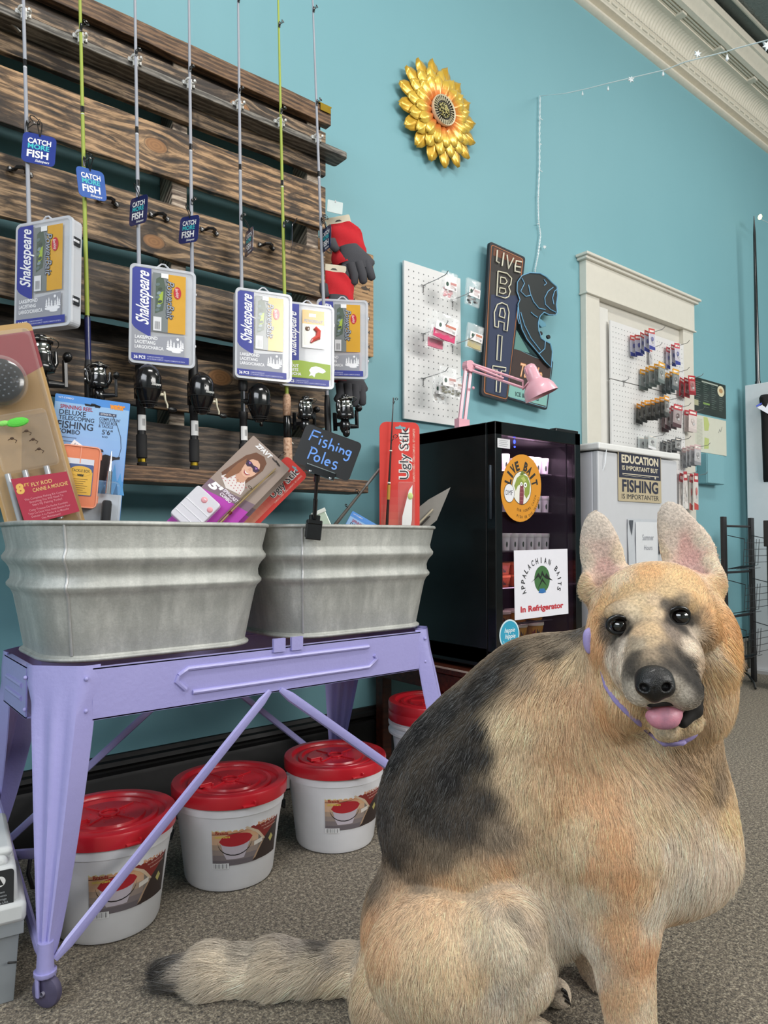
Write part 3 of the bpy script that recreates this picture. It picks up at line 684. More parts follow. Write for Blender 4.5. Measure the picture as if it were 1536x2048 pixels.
# hang tags
TAGM = vc(.25, 0, .6, .02)
def hangtag(px, py, yaw, roll, lab, c='2b3d8e', y=YB-.03, s=.072):
    P = W(px, py, y); t = thing('hang_tag', lab, 'tag', 'Catch More Fish hang tags', M=fr(P, yaw, 0, roll)); h = s/2
    b = B(c); b.prism(rr(-h, -h, h, h, .011), -.0006, .0006); b.build('tag_card', TAGM, t)
    b = B('f4f4f4'); z = .0009
    b.text('CATCH', 0, .018, .0125, z, w=.050, bold=.03); b.text('MORE', -.001, .005, .0115, z, '3fc0c8', w=.046, bold=.03); b.text('FISH', -.002, -.0125, .017, z, w=.046, bold=.03)
    b.text('Shakespeare', .008, -.028, .006, z, w=.030, shear=.35); b.build('tag_lettering', PRINT, t)
    b = B('101012'); b.tube([(0, h-.006, .001), (-.004, h+.008, .003), (-.006, h+.020, .012), (-.002, h+.028, .016), (.004, h+.020, .012), (.003, h+.008, .003), (0, h-.006, .001)], .0011, 5); b.build('tie_cord', MATTE, t)
hangtag(78, 299, -20, -3, 'bright blue hang tag on the leftmost silver rod, facing squarely out')
hangtag(183, 368, 10, 8, 'blue hang tag turned aside on the left lime green rod', '2f5db0')
hangtag(277, 421, -74, -4, 'dark blue hang tag seen at a steep angle on the third rod from left', '232a5c')
hangtag(378, 459, -70, -6, 'blue hang tag catching the light on the middle rod', '26306c')
hangtag(498, 484, -100, -4, 'narrow dark hang tag on the silver rod above the third tackle box', '1f2850', YB-.02)
hangtag(583, 478, 62, 0, 'edge-on hang tag on the right lime green rod', '4b4f5c', YB-.02)
hangtag(652, 478, -100, -2, 'narrow dark hang tag on the rightmost silver rod', '1f2850')

# tackle boxes hung over the rods
def script(b, t, x, y, h, z, c, w, rot): b.text(t, x, y, h, z, c, w=w, rot=rot, shear=.32, bold=.018)
def tackle(P, yaw, lab, trout=False, roll=0):
    Wd, H, D = .160, .250, .034
    t = thing('tackle_kit', lab, 'tackle box', 'tackle boxes hung on the rods', M=fr(P, yaw, 0, roll) @ T(-Wd/2, -H/2, 0))
    b = B('eef0f4'); b.prism(rr(0, 0, Wd, H, .012), -D, -.004)
    b.build('case_body', MILKY, t, bevel=.002)
    b = B('dfe2ea'); 
    for y in (.07, .12, .17, .21): b.box(Wd/2, y, -D/2, Wd-.012, .0015, D-.012)
    b.build('case_dividers', MILKY, t)
    b = B('f4f5f8'); o = rr(-.002, -.002, Wd+.002, H+.002, .013); i = rr(.004, .004, Wd-.004, H-.004, .010)
    n = len(o)
    b.add([(p[0], p[1], z) for z in (-.006, .001) for p in o]+[(p[0], p[1], .001) for p in i], [(k, (k+1) % n, n+(k+1) % n, n+k) for k in range(n)]+[(n+k, n+(k+1) % n, 2*n+(k+1) % n, 2*n+k) for k in range(n)])
    lidp = b.build('case_lid', MILKY, t); b = B('ffffff'); b.flat(i, .0005); b.build('lid_window', FILM, lidp)
    z = .0012; blue = '363f96'; b = B(blue)
    if trout:
        b.flat([(.004, .070), (.052, .070), (.052, H-.004), (.012, H-.004), (.004, H-.012)], z); b.rect(.004, .026, .150, .072, z, '9bb53f'); 
        b.flat([(.004, .072), (.052, .068), (.150, .066), (.150, .072), (.052, .078)], z+.0001, '9bb53f')
        script(b, 'Shakespeare', .028, .155, .030, z+.0003, 'f2f2f6', .13, 90)
        for k, s_ in enumerate(('TROUT', 'TRUITE', 'TRUCHA')): b.text(s_, .012, .061-k*.012, .0085, z+.0003, 'f2f2f6', al='l', bold=.03)
        f = [(.083, .050), (.090, .060), (.104, .064), (.118, .062), (.132, .056), (.136, .050), (.126, .044), (.112, .046), (.104, .042), (.100, .030), (.092, .036), (.082, .032), (.088, .042)]
        b.flat(f, z+.0003, 'f2f2f6')
    else:
        cur = [(.004+.046*k/8, .098-.030*(k/8)**.6) for k in range(9)]
        b.flat(cur+[(.050, H-.006), (.012, H-.006), (.004, H-.012)], z)
        b.flat([(.004, .024), (.134, .024), (.134, .078), (.050, .070)]+cur[::-1][:], z-.0001, '9b9da6')
        script(b, 'Shakespeare', .028, .165, .032, z+.0003, 'f6f6fa', .135, 90)
        for k, s_ in enumerate(('LAKE/POND', 'LAC/ETANG', 'LARGO/CHARCA')): b.text(s_, .012, .066-k*.0125, .0085, z+.0003, 'f2f2f6', w=(.055, .050, .070)[k], al='l', bold=.03)
        for k, (x, h_) in enumerate(((.093, .020), (.100, .024), (.108, .017), (.118, .016), (.125, .024), (.130, .018))):
            for j in range(3): b.flat([(x-.004+j*.0008, .046+j*h_*.27), (x+.004-j*.0008, .046+j*h_*.27), (x, .046+j*h_*.27+h_*.42)], z+.0003, 'f6f6fa')
        b.flat(oval(.117, .069, .0035, .0035, 12), z+.0004, 'f6f6fa'); b.flat(oval(.110, .042, .022, .005, 16), z+.0003, 'f6f6fa'); b.flat(oval(.114, .036, .012, .003, 12), z+.0004, 'f6f6fa')
    b.flat([(.008, .006), (.146, .006), (.146, .024), (.004, .024), (.004, .010)], z+.0001, blue)
    b.text('36 PCS', .010, .0145, .008, z+.0003, 'f6f6fa', w=.028, al='l', bold=.03); b.text('COMPLETE FISHING KIT', .042, .017, .0032, z+.0003, 'c9cce8', w=.04, al='l'); b.text('KIT DE PECHE COMPLET / EQUIPO COMPLETO DE PESCA', .042, .0115, .0032, z+.0003, 'c9cce8', w=.094, al='l')
    b.build('printed_insert', PRINT, t)
    z = .0008; b = B('dba63c')                               # bait bag inside
    if trout:
        b.rect(.062, .190, .130, .232, z); b.rect(.062, .118, .130, .190, z, 'dcdcd8'); b.rect(.066, .126, .126, .188, z+.0002, 'cfd0c8')
        b.tube([(.100, .180, z+.002), (.112, .170, z+.002), (.110, .152, z+.002), (.094, .142, z+.002), (.088, .134, z+.002)], [.007, .008, .009, .006, .003], 8, c='e0564c'); b.ell(.078, .176, z+.001, .008, .008, .002, 10, c='7a5f4c')
        b.text('POWERBAIT', .096, .200, .009, z+.0006, '8d939c', w=.058, shear=.25, bold=.03); b.rect(.082, .212, .104, .222, z+.0005, 'f4f4f4')
    else:
        b.rect(.054, .084, .136, .236, z); b.rect(.054, .084, .092, .236, z+.0002, '83898a'); b.flat([(.060, .130), (.080, .140), (.086, .200), (.078, .232), (.062, .220)], z+.0004, '5d6a5e'); b.flat([(.066, .150), (.078, .160), (.080, .190), (.070, .185)], z+.0006, 'a7bd4e')
        for k in range(7): b.flat(oval(.066+.003*(k % 3), .140+k*.011, .006, .004, 8, .5), z+.0008, ('6f7f80', '8a9aa0', '4f5a50')[k % 3])
        b.text('PowerBait', .098, .170, .019, z+.0012, '3e444e', w=.098, rot=-90, shear=.25, bold=.05); b.text('PowerBait', .098, .170, .019, z+.0016, 'a9b0bd', w=.096, rot=-90, shear=.25, bold=.0)
        b.flat(oval(.115, .190, .0095, .016, 18), z+.0010, 'c73a44'); b.text('Berkley', .115, .190, .008, z+.0014, 'f4d7d7', w=.024, rot=-80, shear=.2)
        b.rect(.056, .086, .076, .122, z+.0010, 'e9e9ec'); 
        for k in range(6): b.rect(.060+k*.0022, .090, .061+k*.0022, .110, z+.0013, '77777c')
        b.rect(.074, .224, .092, .236, z+.0016, 'f4f4f4')
    b.build('bait_bag', vc(.2, 0, .6, .05), t)
    for y in (.058, .195):
        b = B('26272c'); b.box(Wd+.0015, y, -D*.45, .004, .020, D*.62); b.box(Wd+.0035, y, -D*.35, .003, .006, D*.5, c='d8d9de'); b.build('hinge_clip', PLASTIC, t, bevel=.0008)
    b = B('e9eaee'); b.tube([(.060, H-.001, -.010), (.076, H+.014, -.010), (.084, H+.014, -.010), (.102, H-.001, -.010)], .0022, 8); b.build('hanging_loop', MILKY, t, smooth=60)
    return t
tackle(Q(86, 548, 1.64), -58, 'tackle box hung on the leftmost rod, turned to show its hinged side', roll=0)
tackle(W(326, 633, -.245), -14, 'tackle box with yellow bait bag hung between two silver rods')
tackle(W(528, 671, -.250), -14, 'tackle box with grey lake scene insert overlapping the green one')
tackle(W(616, 691, -.225), -17, 'tackle box with green trout insert and red bait', trout=True)
tackle(W(685, 678, -.185), -32, 'rightmost tackle box, partly behind the green trout one')

# gloves on hooks at the pallet's right edge
def glove(px, py, y, h, yaw, lab, roll=0, tips=1):
    t = thing('work_gloves', lab, 'gloves', 'red and grey work gloves', M=fr(W(px, py, y), yaw, 0, roll) @ Matrix.Scale(1.22, 4, (1, 0, 0)))
    b = B('c4202a')                                          # knitted cuff and back of the hand
    rows = []
    for k in range(13):
        u = k/12; w_ = .030+.018*sin(pi*min(1, u*.8))+.004*sin(u*9); d_ = .010+.012*u
        rows.append([(.012*sin(u*3)+w_*cos(a)*(1+.05*sin(5*a+u*6)), -h*u*.66, d_*sin(a)+.004*sin(3*a+u*9)) for a in [2*pi*q/18 for q in range(18)]])
    b.grid(rows, loop=True); b.build('knitted_cuff', CLOTH, t, smooth=70)
    b = B('4a4a4f'); y0 = -h*.40
    rows = []
    for k in range(10):
        u = k/9; w_ = (.026+.026*u) if u < .8 else .052-.02*(u-.8)*5; rows.append([(.016*sin(.5+u)+.010*u+w_*cos(a), y0-h*.42*u, .016*sin(a)+.012) for a in [2*pi*q/16 for q in range(16)]])
    b.grid(rows, loop=True); b.add(rows[-1], [tuple(range(16))]); b.build('rubber_palm', CLOTH, t, smooth=70)
    for k, (x, l, z) in enumerate(((-.030, .052, .012), (-.010, .062, .020), (.012, .064, .020), (.034, .056, .014), (-.046, .030, .020))):
        b = B('4a4a4f'); yy = y0-h*.36+(.09 if k == 4 else 0)
        b.tube([(x+.012, yy+.01, z), (x+.014, yy-l*.5, z+.004), (x+.012+.004*(k-2), yy-l*.9, z+.001), (x+.012+.005*(k-2), yy-l, z)], [.0125, .0125, .011, .005], 10); b.build('finger' if k < 4 else 'thumb', CLOTH, t, smooth=70)
    b = B('d9cfb8'); b.prism(rr(-.034, -.006, .034, .026, .004), -.002, 0); b.flat([(-.010, .008), (.010, .008), (.004, .014), (-.004, .014)], .0005, '3a3a3a'); b.prism([(-.034, 0), (-.022, 0), (-.016, -h*.5), (-.024, -h*.5)], -.004, -.002, 'e8e2d2'); b.build('header_card', PRINT, t)
    return t
glove(678, 448, -.10, .205, -32, 'upper pair of red and grey knitted work gloves with card header', 14)
glove(668, 545, -.12, .20, -20, 'lower pair of red and grey work gloves behind the rightmost tackle box')
glove(688, 690, -.10, .19, -10, 'bottom pair of red and dark work gloves showing below the rightmost tackle box')
t = thing('hanging_bag', 'small empty clear bag on a pin at the pallet edge above the gloves', 'bag', M=fr(W(670, 413, -.125), -20, 0, -4))
b = B('e6f0ee'); b.prism(rr(-.026, -.022, .026, .018, .003), -.001, .001); b.tube([(0, .022, 0), (0, .012, .002)], .0015, 6, c='888888'); b.build('bag_film', vc(.2, 0, .3, .05, 0, 200, .7), t)
# wooden game fish board on the wall
P = W(744, 512, -.006); wx = .30; hh = .372
t = thing('fish_chart', 'thin wooden board headed GAME FISH with fish outlines behind the gloves', 'sign', M=T(P.x-wx, -.010, P.z-hh) @ Rm(90, 'X'))
b = B(); b.prism(rr(0, 0, wx, hh, .004), -.004, .004); b.build('board', wood('a8845c', 'bf9a6e', '8a6a48', [], 0, 20, .6, 2), t)
b = B('3c2e22'); b.text('GAME FISH', wx-.010, hh-.028, .028, .0046, w=.20, al='r', bold=.02)
for r_ in range(6):
    for c_ in range(4):
        x, y = wx-.038-c_*.066, hh-.078-r_*.052
        b.flat(oval(x-.002, y, .016, .0065, 12), .0046); b.flat([(x+.012, y), (x+.022, y+.008), (x+.020, y), (x+.022, y-.008)], .0047); b.flat([(x-.006, y+.005), (x+.004, y+.011), (x+.006, y+.004)], .0048); b.rect(x-.014, y-.017, x+.014, y-.015, .0046)
tag(b.build('burnt_print', PRINT, t), kind='stuff')
b = B('6b5a45'); b.tube([(.04, hh-.01, .004), (wx*.5, hh+.055, -.002), (wx-.012, hh-.008, .004)], .0009, 5); b.build('hanging_cord', MATTE, t)
b = B('2b2b2b')
b.ell(0, 0, 0, .004, .008, .004, 8); o = b.build('wall_pin', METAL, None, smooth=60, M=T(*W(706, 473, -.006))); tag(o, 'small dark pin in the teal wall above the fish board', 'pin')
# ================================================================ packs standing in the tubs
def qf(bl, br, tl):
    a, b_, c = Q(*bl), Q(*br), Q(*tl); x = (b_-a); w = x.length; x.normalize(); y = c-a; y -= x*y.dot(x); h = y.length; y.normalize(); z = x.cross(y)
    M = Matrix((x, y, z)).transposed().to_4x4(); M.translation = a; return M, w, h
# fly rod blister
M, w_, h_ = qf((50, 1075, 1.50), (152, 1075, 1.50), (-55, 670, 1.52)); M, w_, h_ = fr(Q(84, 1018, 1.50), -18, 4, 15), .150, .40
t = thing('fly_rod_pack', 'long tan fly rod blister pack with black reel, leaning at the far left', 'fishing kit', M=M)
b = B('b8935c'); b.prism(rr(-.075, -.12, .075, h_, .012), -.001, .001); b.rect(-.06, .20, .06, .38, .0013, '9c7a48'); b.flat([(-.075, h_-.02), (-.075, h_-.16), (.075, h_-.10), (.075, h_-.02)], .0014, '8c3a3e'); b.build('backing_card', PRINT, t)
b = B('e8e4e0'); b.prism(rr(-.070, -.10, .070, h_-.01, .014), .001, .018, top=.93); b.build('blister_shell', BLISTER, t, bevel=.003)
b = B('1d2024'); Mr = T(-.012, .275, .022); b.lathe([(.0, .016), (.038, .016), (.046, .012), (.047, .004), (.047, -.012), (.040, -.018), (0, -.018)], 36, M=Mr)
r = b.build('fly_reel', GLOSSBLACK, t, smooth=40); b = B('5b6066')
for q in range(3):
    for k in range(8+q*6): a = 2*pi*k/(8+q*6); rad = .012+q*.011; b.ell(rad*cos(a), rad*sin(a), .0165, .0022, .0022, .0006, 7, M=Mr)
b.build('reel_perforation', vc(.3, .6), r)
b = B('dfe4e4'); b.lathe([(.049, -.018), (.053, -.004), (.052, .018), (.044, .026), (.0, .028)], 36, M=Mr); b.build('reel_bubble', BLISTER, t, smooth=50)
b = B('eef0f0'); b.prism(rr(-.052, .085, .058, .205, .010), .004, .030); fb = b.build('fly_box', MILKY if 0 else BLISTER, t, bevel=.003)
b = B('5fce4a'); b.ell(.000, .183, .032, .022, .010, .004, 12); b.ell(-.026, .186, .031, .012, .006, .004, 10, c='8fdc6c'); b.build('green_fly', CLOTH, t)
b = B('4a3526')
for x, y in ((.012, .160), (.020, .140), (-.018, .150), (.026, .118)):
    b.tube([(x-.008, y, .031), (x, y+.003, .032), (x+.008, y-.004, .031), (x+.004, y-.008, .031)], .0009, 5); b.ell(x, y+.002, .032, .004, .003, .002, 7)
b.build('flies', MATTE, t)
b = B('a8273f'); b.prism([(-.040, .070), (.066, .062), (.070, -.026), (-.036, -.030)], .030, .0312); z = .0316
b.text('8', -.028, .047, .020, z, 'e0b25a', bold=.06); b.text('FT', -.014, .052, .007, z, 'e0b25a'); b.text('FLY ROD', -.006, .050, .008, z, 'dfae70', al='l', bold=.02, w=.040); b.text('CANNE A MOUCHE', -.006, .038, .008, z, 'dfae70', al='l', bold=.02, w=.068)
for k, s_ in enumerate(('This Complete Fishing Kit Contains', 'Everything You Will Need To', 'Start Fly Fishing Today!', 'Cette Trousse De Peche Contient', 'Tout Ce Dont Vous Avez Besoin Pour', 'Debuter A La Peche A La Mouche', 'Des Maintenant!')): b.text(s_, .015, .022-k*.0068-(k > 2)*.003, .0044, z, 'd98a94', w=.0024*len(s_))
b.build('pink_label', PRINT, t)
b = B('c9ccd2')
for x in (-.045, -.012, .030): b.tube([(x, -.03, .012), (x, .085, .012)], .006, 8)
b.build('rod_sections', vc(.2, .3), t, smooth=60)
# blue spinning reel combo card
def bluecard(M, lab, full=True):
    t = thing('spinning_combo_pack', lab, 'fishing kit', 'blue telescoping rod packs', M=M); w, h = .155, .33
    b = B('4f8fd8'); b.prism(rr(0, 0, w, h, .003), -.001, .001); z = .0013
    for k in range(9): b.rect(.001, h-.017-.018*(k+1), w-.001, h-.017-.018*k, z, '%02x%02x%02x' % (150-k*2, 188-k*2, 228))
    b.rect(.001, .0, w-.001, .14, z, 'c4cdd8')
    for k in range(12): x = .004+k*.013; b.flat([(x-.012, .120), (x+.012, .120), (x, .150+.02*((k*5) % 3))], z+.0001, '5aa0dc')
    z = .0017; d = '2b3346'
    b.text('SPINNING REEL', .045, h-.026, .0088, z, 'a3344a', w=.066, bold=.02); b.text('DELUXE', .038, h-.038, .011, z, d, w=.054); b.text('TELESCOPING', .047, h-.050, .0095, z, d, w=.072); b.text('FISHING', .046, h-.065, .016, z, d, w=.072, bold=.015); b.text('COMBO', .033, h-.080, .010, z, d, w=.046)
    b.text('water', .128, h-.011, .014, z, 'f0962c', w=.032, bold=.05, shear=.1); b.rect(.092, h-.036, .128, h-.029, z, '3a4160'); b.text('EXTENDS TO 5 FT', .110, h-.0325, .004, z+.0002, 'e8e8f0', w=.030)
    b.text('COMPLETE W/', .115, h-.043, .007, z, '45506a', w=.044); b.text('TACKLE BOX', .112, h-.051, .007, z, '45506a', w=.038); b.text('& TACKLE', .108, h-.059, .007, z, '45506a', w=.030); b.text("5'6\"", .112, h-.072, .011, z, d, w=.022); b.text('ROD', .108, h-.083, .004, z, d)
    b.text('WT-COMBO', .022, h-.007, .004, z, 'dfe8f8')
    b.flat([(.060, h+.0-.014), (.094, h-.016), (.092, h-.020), (.082, h-.020), (.080, h-.012), (.074, h-.012), (.072, h-.019), (.062, h-.019)], z, '10131c')
    for k in range(7): b.rect(.012, h-.094-k*.0085, .050-.004*(k % 3), h-.0925-k*.0085, z, '5b6c8c'); b.flat(oval(.016, h-.093-k*.0085, .004, .0018, 8), z+.0001, '44526f')
    b.flat([(.096, .200), (.112, .208), (.135, .204), (.143, .206), (.143, .200), (.132, .198), (.122, .190), (.118, .150), (.094, .150), (.100, .185), (.090, .194)], z, '2a2124'); b.flat(oval(.096, .209, .008, .008, 12), z+.0001, '2a2124'); b.flat([(.082, .209), (.108, .213), (.106, .218), (.094, .220)], z+.0002, '2a2124')
    b.stroke([(.140, .203), (.144, .225), (.141, .250), (.132, .275), (.118, .300)], .0009, z+.0002, '222222')
    b.build('backing_card', PRINT, t)
    b = B('f2f2f4'); b.rect(-.011, -.0065, .011, .0065, .0022, M=T(.052, .222) @ Rm(-32, 'Z')); b.text('8.99', 0, 0, .005, .0024, '9a9aa0', M=T(.052, .222) @ Rm(-32, 'Z')); b.build('price_sticker', PRINT, t)
    b = B('f0f0f4'); b.prism(rr(.020, .006, .150, .150, .012), .001, .024, top=.95); b.build('blister_shell', BLISTER, t, bevel=.003)
    if full:
        b = B('e88a66'); tbM = T(-.008, .038); b.M = tbM
        b.prism(rr(.030, .046, .110, .180, .009), .004, .028); tb = b.build('orange_tackle_box', vc(.25, 0, .4, .05), t, bevel=.002)
        b = B('f0a284', tbM); b.tube([(p[0], p[1], .0285) for p in rr(.031, .047, .109, .179, .009)], .0018, 6, closed=True); b.box(.070, .160, .0285, .002, .036, .001); b.box(.070, .060, .0285, .002, .025, .001)
        b.box(.108, .162, .014, .010, .016, .020); b.box(.108, .066, .014, .010, .016, .020); b.build('box_trim', SATIN, tb, smooth=60)
        b = B('d9dbe4', tbM); b.rect(.038, .075, .098, .152, .0287); b.flat(rr(.048, .072, .098, .140, .003), .0290, '4d5f8f'); b.flat(rr(.0495, .0735, .0965, .1385, .002), .0292, 'e2b248'); z = .0297
        b.rect(.0495, .124, .0965, .1385, .0294, '4d5f8f'); b.flat(oval(.073, .125, .022, .011, 20), .0296, 'e2b248'); b.text('TACKLE BOX', .073, .126, .006, z+.0001, '4a4630', w=.036); b.text('water', .073, .117, .006, z+.0001, '2b2b22', w=.014, bold=.05)
        for k in range(7): b.rect(.055, .107-k*.0047, .088-.004*(k % 3), .1078-k*.0047, z, '6b5c30')
        b.build('box_label', PRINT, tb)
        b = B('b9bcc0'); b.tube([(.124, .170, .018), (.124, .120, .018)], [.0055, .0065], 10); b.tube([(.124, .215, .016), (.124, .165, .018)], [.001, .0045], 8); b.tube([(.124, .105, .018), (.124, .075, .018)], .007, 10, c='6a6c70'); b.build('telescopic_blank', vc(.2, .8), t, smooth=60)
        b = B('26272a'); b.tube([(.124, .104, .018), (.124, .098, .018), (.124, .030, .018), (.124, .020, .018)], [.0085, .0105, .0105, .009], 12); b.tube([(.124, .056, .018), (.124, .054, .018)], .0108, 12, c='c98a3a'); b.build('foam_grip', vc(.85), t, smooth=60)
    else:
        b = B('e8764c'); b.prism(rr(.020, .100, .125, .225, .009), .004, .024); b.build('orange_tackle_box', vc(.25, 0, .4, .05), t, bevel=.002)
    return t
bluecard(fr(Q(82, 1088, 1.53), -15, 0, -4), 'blue spinning reel combo card holding an orange tackle box, in the left tub')
bluecard(fr(Q(640, 1160, 2.02), -22, 12, -30) @ T(-.01, -.10, 0), 'blue combo card sunk low in the right tub beside the red pack', full=False)
# spincast combo cards, leaning right
def womancard(M, lab, front=True):
    t = thing('spincast_combo_pack', lab, 'fishing kit', 'purple spincast combo packs', M=M); w, h = .170, .36
    b = B('9d8b80'); b.prism(rr(0, -.10, w, h, .004), -.001, .001); z = .0013
    b.flat([(0, -.1), (w, -.1), (w, .150), (.10, .135), (0, .105)], z, 'b13aa8'); b.flat([(0, .105), (.10, .135), (w, .150), (w, .185), (.09, .16), (0, .150)], z+.0001, '7a6470')
    if front:
        z = .0016
        b.flat([(.012, .190), (.020, .235), (.030, .290), (.048, .322), (.078, .330), (.100, .318), (.108, .290), (.104, .255), (.098, .225), (.092, .200), (.040, .175)], z, '6e4630')   # hair
        b.flat([(.020, .180), (.032, .205), (.050, .225), (.088, .225), (.108, .200), (.112, .176), (.06, .160)], z+.0002, 'e6dcd8')                                 # patterned top
        for k in range(26): b.flat(oval(.030+.0031*k, .178+.010*((k*7) % 4), .0022, .0018, 6), z+.0004, 'b9525c')
        b.flat([(.052, .215), (.056, .245), (.088, .245), (.090, .215), (.072, .200)], z+.0004, 'cf9c82')
        b.flat(oval(.073, .268, .026, .037, 26), z+.0006, 'e0b096'); b.flat([(.046, .270), (.052, .308), (.073, .318), (.096, .306), (.101, .276), (.094, .298), (.073, .304), (.054, .296)], z+.0008, '6e4630')
        b.flat([(.046, .283), (.060, .286), (.072, .282), (.086, .286), (.100, .283), (.097, .268), (.086, .265), (.077, .272), (.069, .272), (.060, .265), (.049, .268)], z+.0010, '3b2440'); b.flat([(.052, .281), (.062, .283), (.060, .275)], z+.0012, '9a6ab0'); b.flat([(.080, .281), (.092, .283), (.088, .275)], z+.0012, '9a6ab0')
        b.flat([(.071, .270), (.076, .270), (.079, .258), (.068, .258)], z+.0009, 'd39a80'); b.flat([(.060, .250), (.073, .246), (.087, .250), (.080, .241), (.073, .239), (.066, .241)], z+.0010, 'a8484c'); b.flat([(.063, .249), (.073, .2465), (.084, .249), (.077, .2435), (.070, .2435)], z+.0012, 'f6f2ee')
        b.flat([(.028, .185), (.042, .190), (.056, .230), (.048, .270), (.040, .285), (.030, .250)], z+.0009, '8c5c3e')
        b.text('ZFAVT', .062, .345, .016, z+.0004, 'f2eeee', w=.066, bold=.05, shear=.2)
        b.text("5'", .030, .140, .026, z+.0004, 'f6f4f6', w=.040, bold=.06, shear=.3); b.text('SPINCAST', .090, .152, .012, z+.0004, 'e8dce8', w=.062, bold=.03, shear=.2); b.text('COMBO', .082, .136, .012, z+.0004, 'e8dce8', w=.046, bold=.03, shear=.2)
        b.flat([(.100, h-.012), (.140, h-.016), (.138, h-.020), (.126, h-.020), (.124, h-.012), (.116, h-.010), (.112, h-.018), (.102, h-.017)], z+.0004, '3a302c')
    b.build('backing_card', PRINT, t)
    b = B('b49a6a'); b.tube([(.132, -.02, .012), (.130, .12, .012), (.135, .325, .010)], [.0045, .0035, .0018], 8); b.tube([(.122, -.02, .010), (.124, .20, .010), (.140, .318, .008)], [.0025, .002, .0014], 7, c='8a7a5a')
    b.lathe([(.006, -.001), (.008, 0), (.006, .001)], 14, c='6a6258', M=T(.118, .215, .016) @ Rm(70, 'X')); b.tube([(.131, .100, .012), (.131, .112, .012)], .0055, 8, c='7a3a2a'); b.build('rod_sections', vc(.3, .4), t, smooth=60)
    if front:
        b = B('f0eef4'); b.prism(rr(-.010, -.030, .095, .105, .010), .002, .030, top=.96); c = b.build('clear_tackle_box', vc(.2, 0, .4, .03, 0, 200, .75), t, bevel=.003)
        b = B('e8a0a8'); b.ell(.042, .078, .030, .011, .011, .003, 12); b.ell(.078, .066, .030, .010, .010, .003, 12); b.ell(.043, .080, .032, .006, .003, .002, 8, c='f4e4e4'); b.build('bobber', SATIN, c, smooth=60)
        b = B('ffffff'); 
        for y in (-.005, .02, .045): b.box(.042, y, .031, .095, .0014, .001)
        b.build('box_ridges', SATIN, c)
    return t
Mw = fr(Q(507, 871, 1.62), -26, 8, -43) @ Matrix.Scale(.66, 4) @ T(0, -.36, 0)
womancard(Mw @ T(.012, -.006, -.022), 'second purple spincast combo pack, behind the one with the portrait', front=False); womancard(Mw, 'purple spincast combo pack with portrait of a woman in sunglasses, leaning right')
# red packs
def stik(M, lab, standing=True):
    t = thing('red_rod_pack', lab, 'fishing kit', 'red rod and reel packs', M=M); w, h = .110, .386 if standing else .30
    b = B('d8392f'); b.prism(rr(0, 0, w, h, .018), -.0015, .0015); z = .0018
    for k in range(10): b.rect(.004, .002+k*.02, w-.016, .002+(k+1)*.02, z, '%02x%02x%02x' % (225-k, 158-k*10, 128-k*7))
    b.text('Ugly Stik', .066, h-.085, .026, z+.0004, 'f0e8e4', w=.142, rot=90, bold=.07); b.text('Ugly Stik', .066, h-.085, .026, z+.0008, '2a2a30', w=.140, rot=90, bold=.0)
    b.text('COMPLETE COMBO - COMBO COMPLETO - SET COMPLETE', .094, h-.090, .006, z+.0004, 'f0b8a8', w=.145, rot=90, bold=.02)
    b.flat([(.042, h-.014), (.052, h-.012), (.056, h-.008), (.060, h-.012), (.072, h-.014), (.070, h-.019), (.044, h-.019)], z+.0003, '7aa4ae'); b.build('backing_card', PRINT, t)
    if standing:
        b = B('e8eae8'); b.prism(rr(.050, .03, .094, .225, .006), .002, .020, top=.96); c = b.build('lure_tray', BLISTER, t, bevel=.002)
        b = B('f6f6f4'); b.flat([(.056, .05), (.060, .13), (.078, .20), (.088, .215), (.086, .12), (.072, .05)], .012); b.ell(.082, .185, .012, .008, .010, .003, 10, c='cfe08a'); b.build('paper_insert', PRINT, c)
    return t
Mu = fr(Q(759, 1130, 1.90), -29, 0, 0)
t = stik(Mu, 'red rod pack standing upright at the right of the right tub')
def blackrod(M, L, lab, name='short_rod'):
    t = thing(name, lab, 'fishing rod', 'short rod sections in the tubs', M=M)
    b = B('2b1a14'); b.tube([(0, 0, 0), (0, .18, 0), (0, L, 0)], [.0048, .0040, .0012], 8); b.tube([(0, L*.97, 0), (0, L, 0)], .0018, 6); b.build('blank', GLOSSBLACK, t, smooth=60)
    b = B('d8a83a'); b.tube([(0, .215, 0), (0, .255, 0)], .0045, 8, c='b5852a'); b.tube([(0, .105, 0), (0, .109, 0)], .0052, 8, c='e8e0d0'); b.tube([(0, .258, 0), (0, .262, 0)], .0046, 8, c='e8e0d0'); b.tube([(0, .345, 0), (0, .348, 0)], .0042, 8, c='e8e0d0'); b.build('gold_wrap', SATIN, t, smooth=60)
    b = B('141414')
    for z, r in ((.385, .0055), (L-.004, .0032)):
        b.lathe([(r, -.001), (r+.001, 0), (r, .001), (r-.001, 0), (r, -.001)], 14, M=T(r+.004, z, .006) @ Rm(40, 'X')); b.tube([(0, z-.014, .002), (r, z-.006, .005)], .001, 5)
    b.build('line_guide', GLOSSBLACK, t, smooth=60)
    return t
blackrod(Mu @ T(.010, -.04, .014) @ Rm(-3.0, 'Z'), .49, 'black and gold rod tip section standing in front of the upright red pack')
Mr = fr(Q(616, 951, 1.66), -30, 6, -44) @ Matrix.Scale(.62, 4) @ T(-.110, -.30, 0)
stik(Mr @ T(0, 0, 0) , 'red rod pack leaning right in the left tub, mostly hidden behind the purple packs', standing=False)
blackrod(Mr @ T(-.015, .0, .012), .30, 'black rod section in front of the leaning red pack in the left tub')
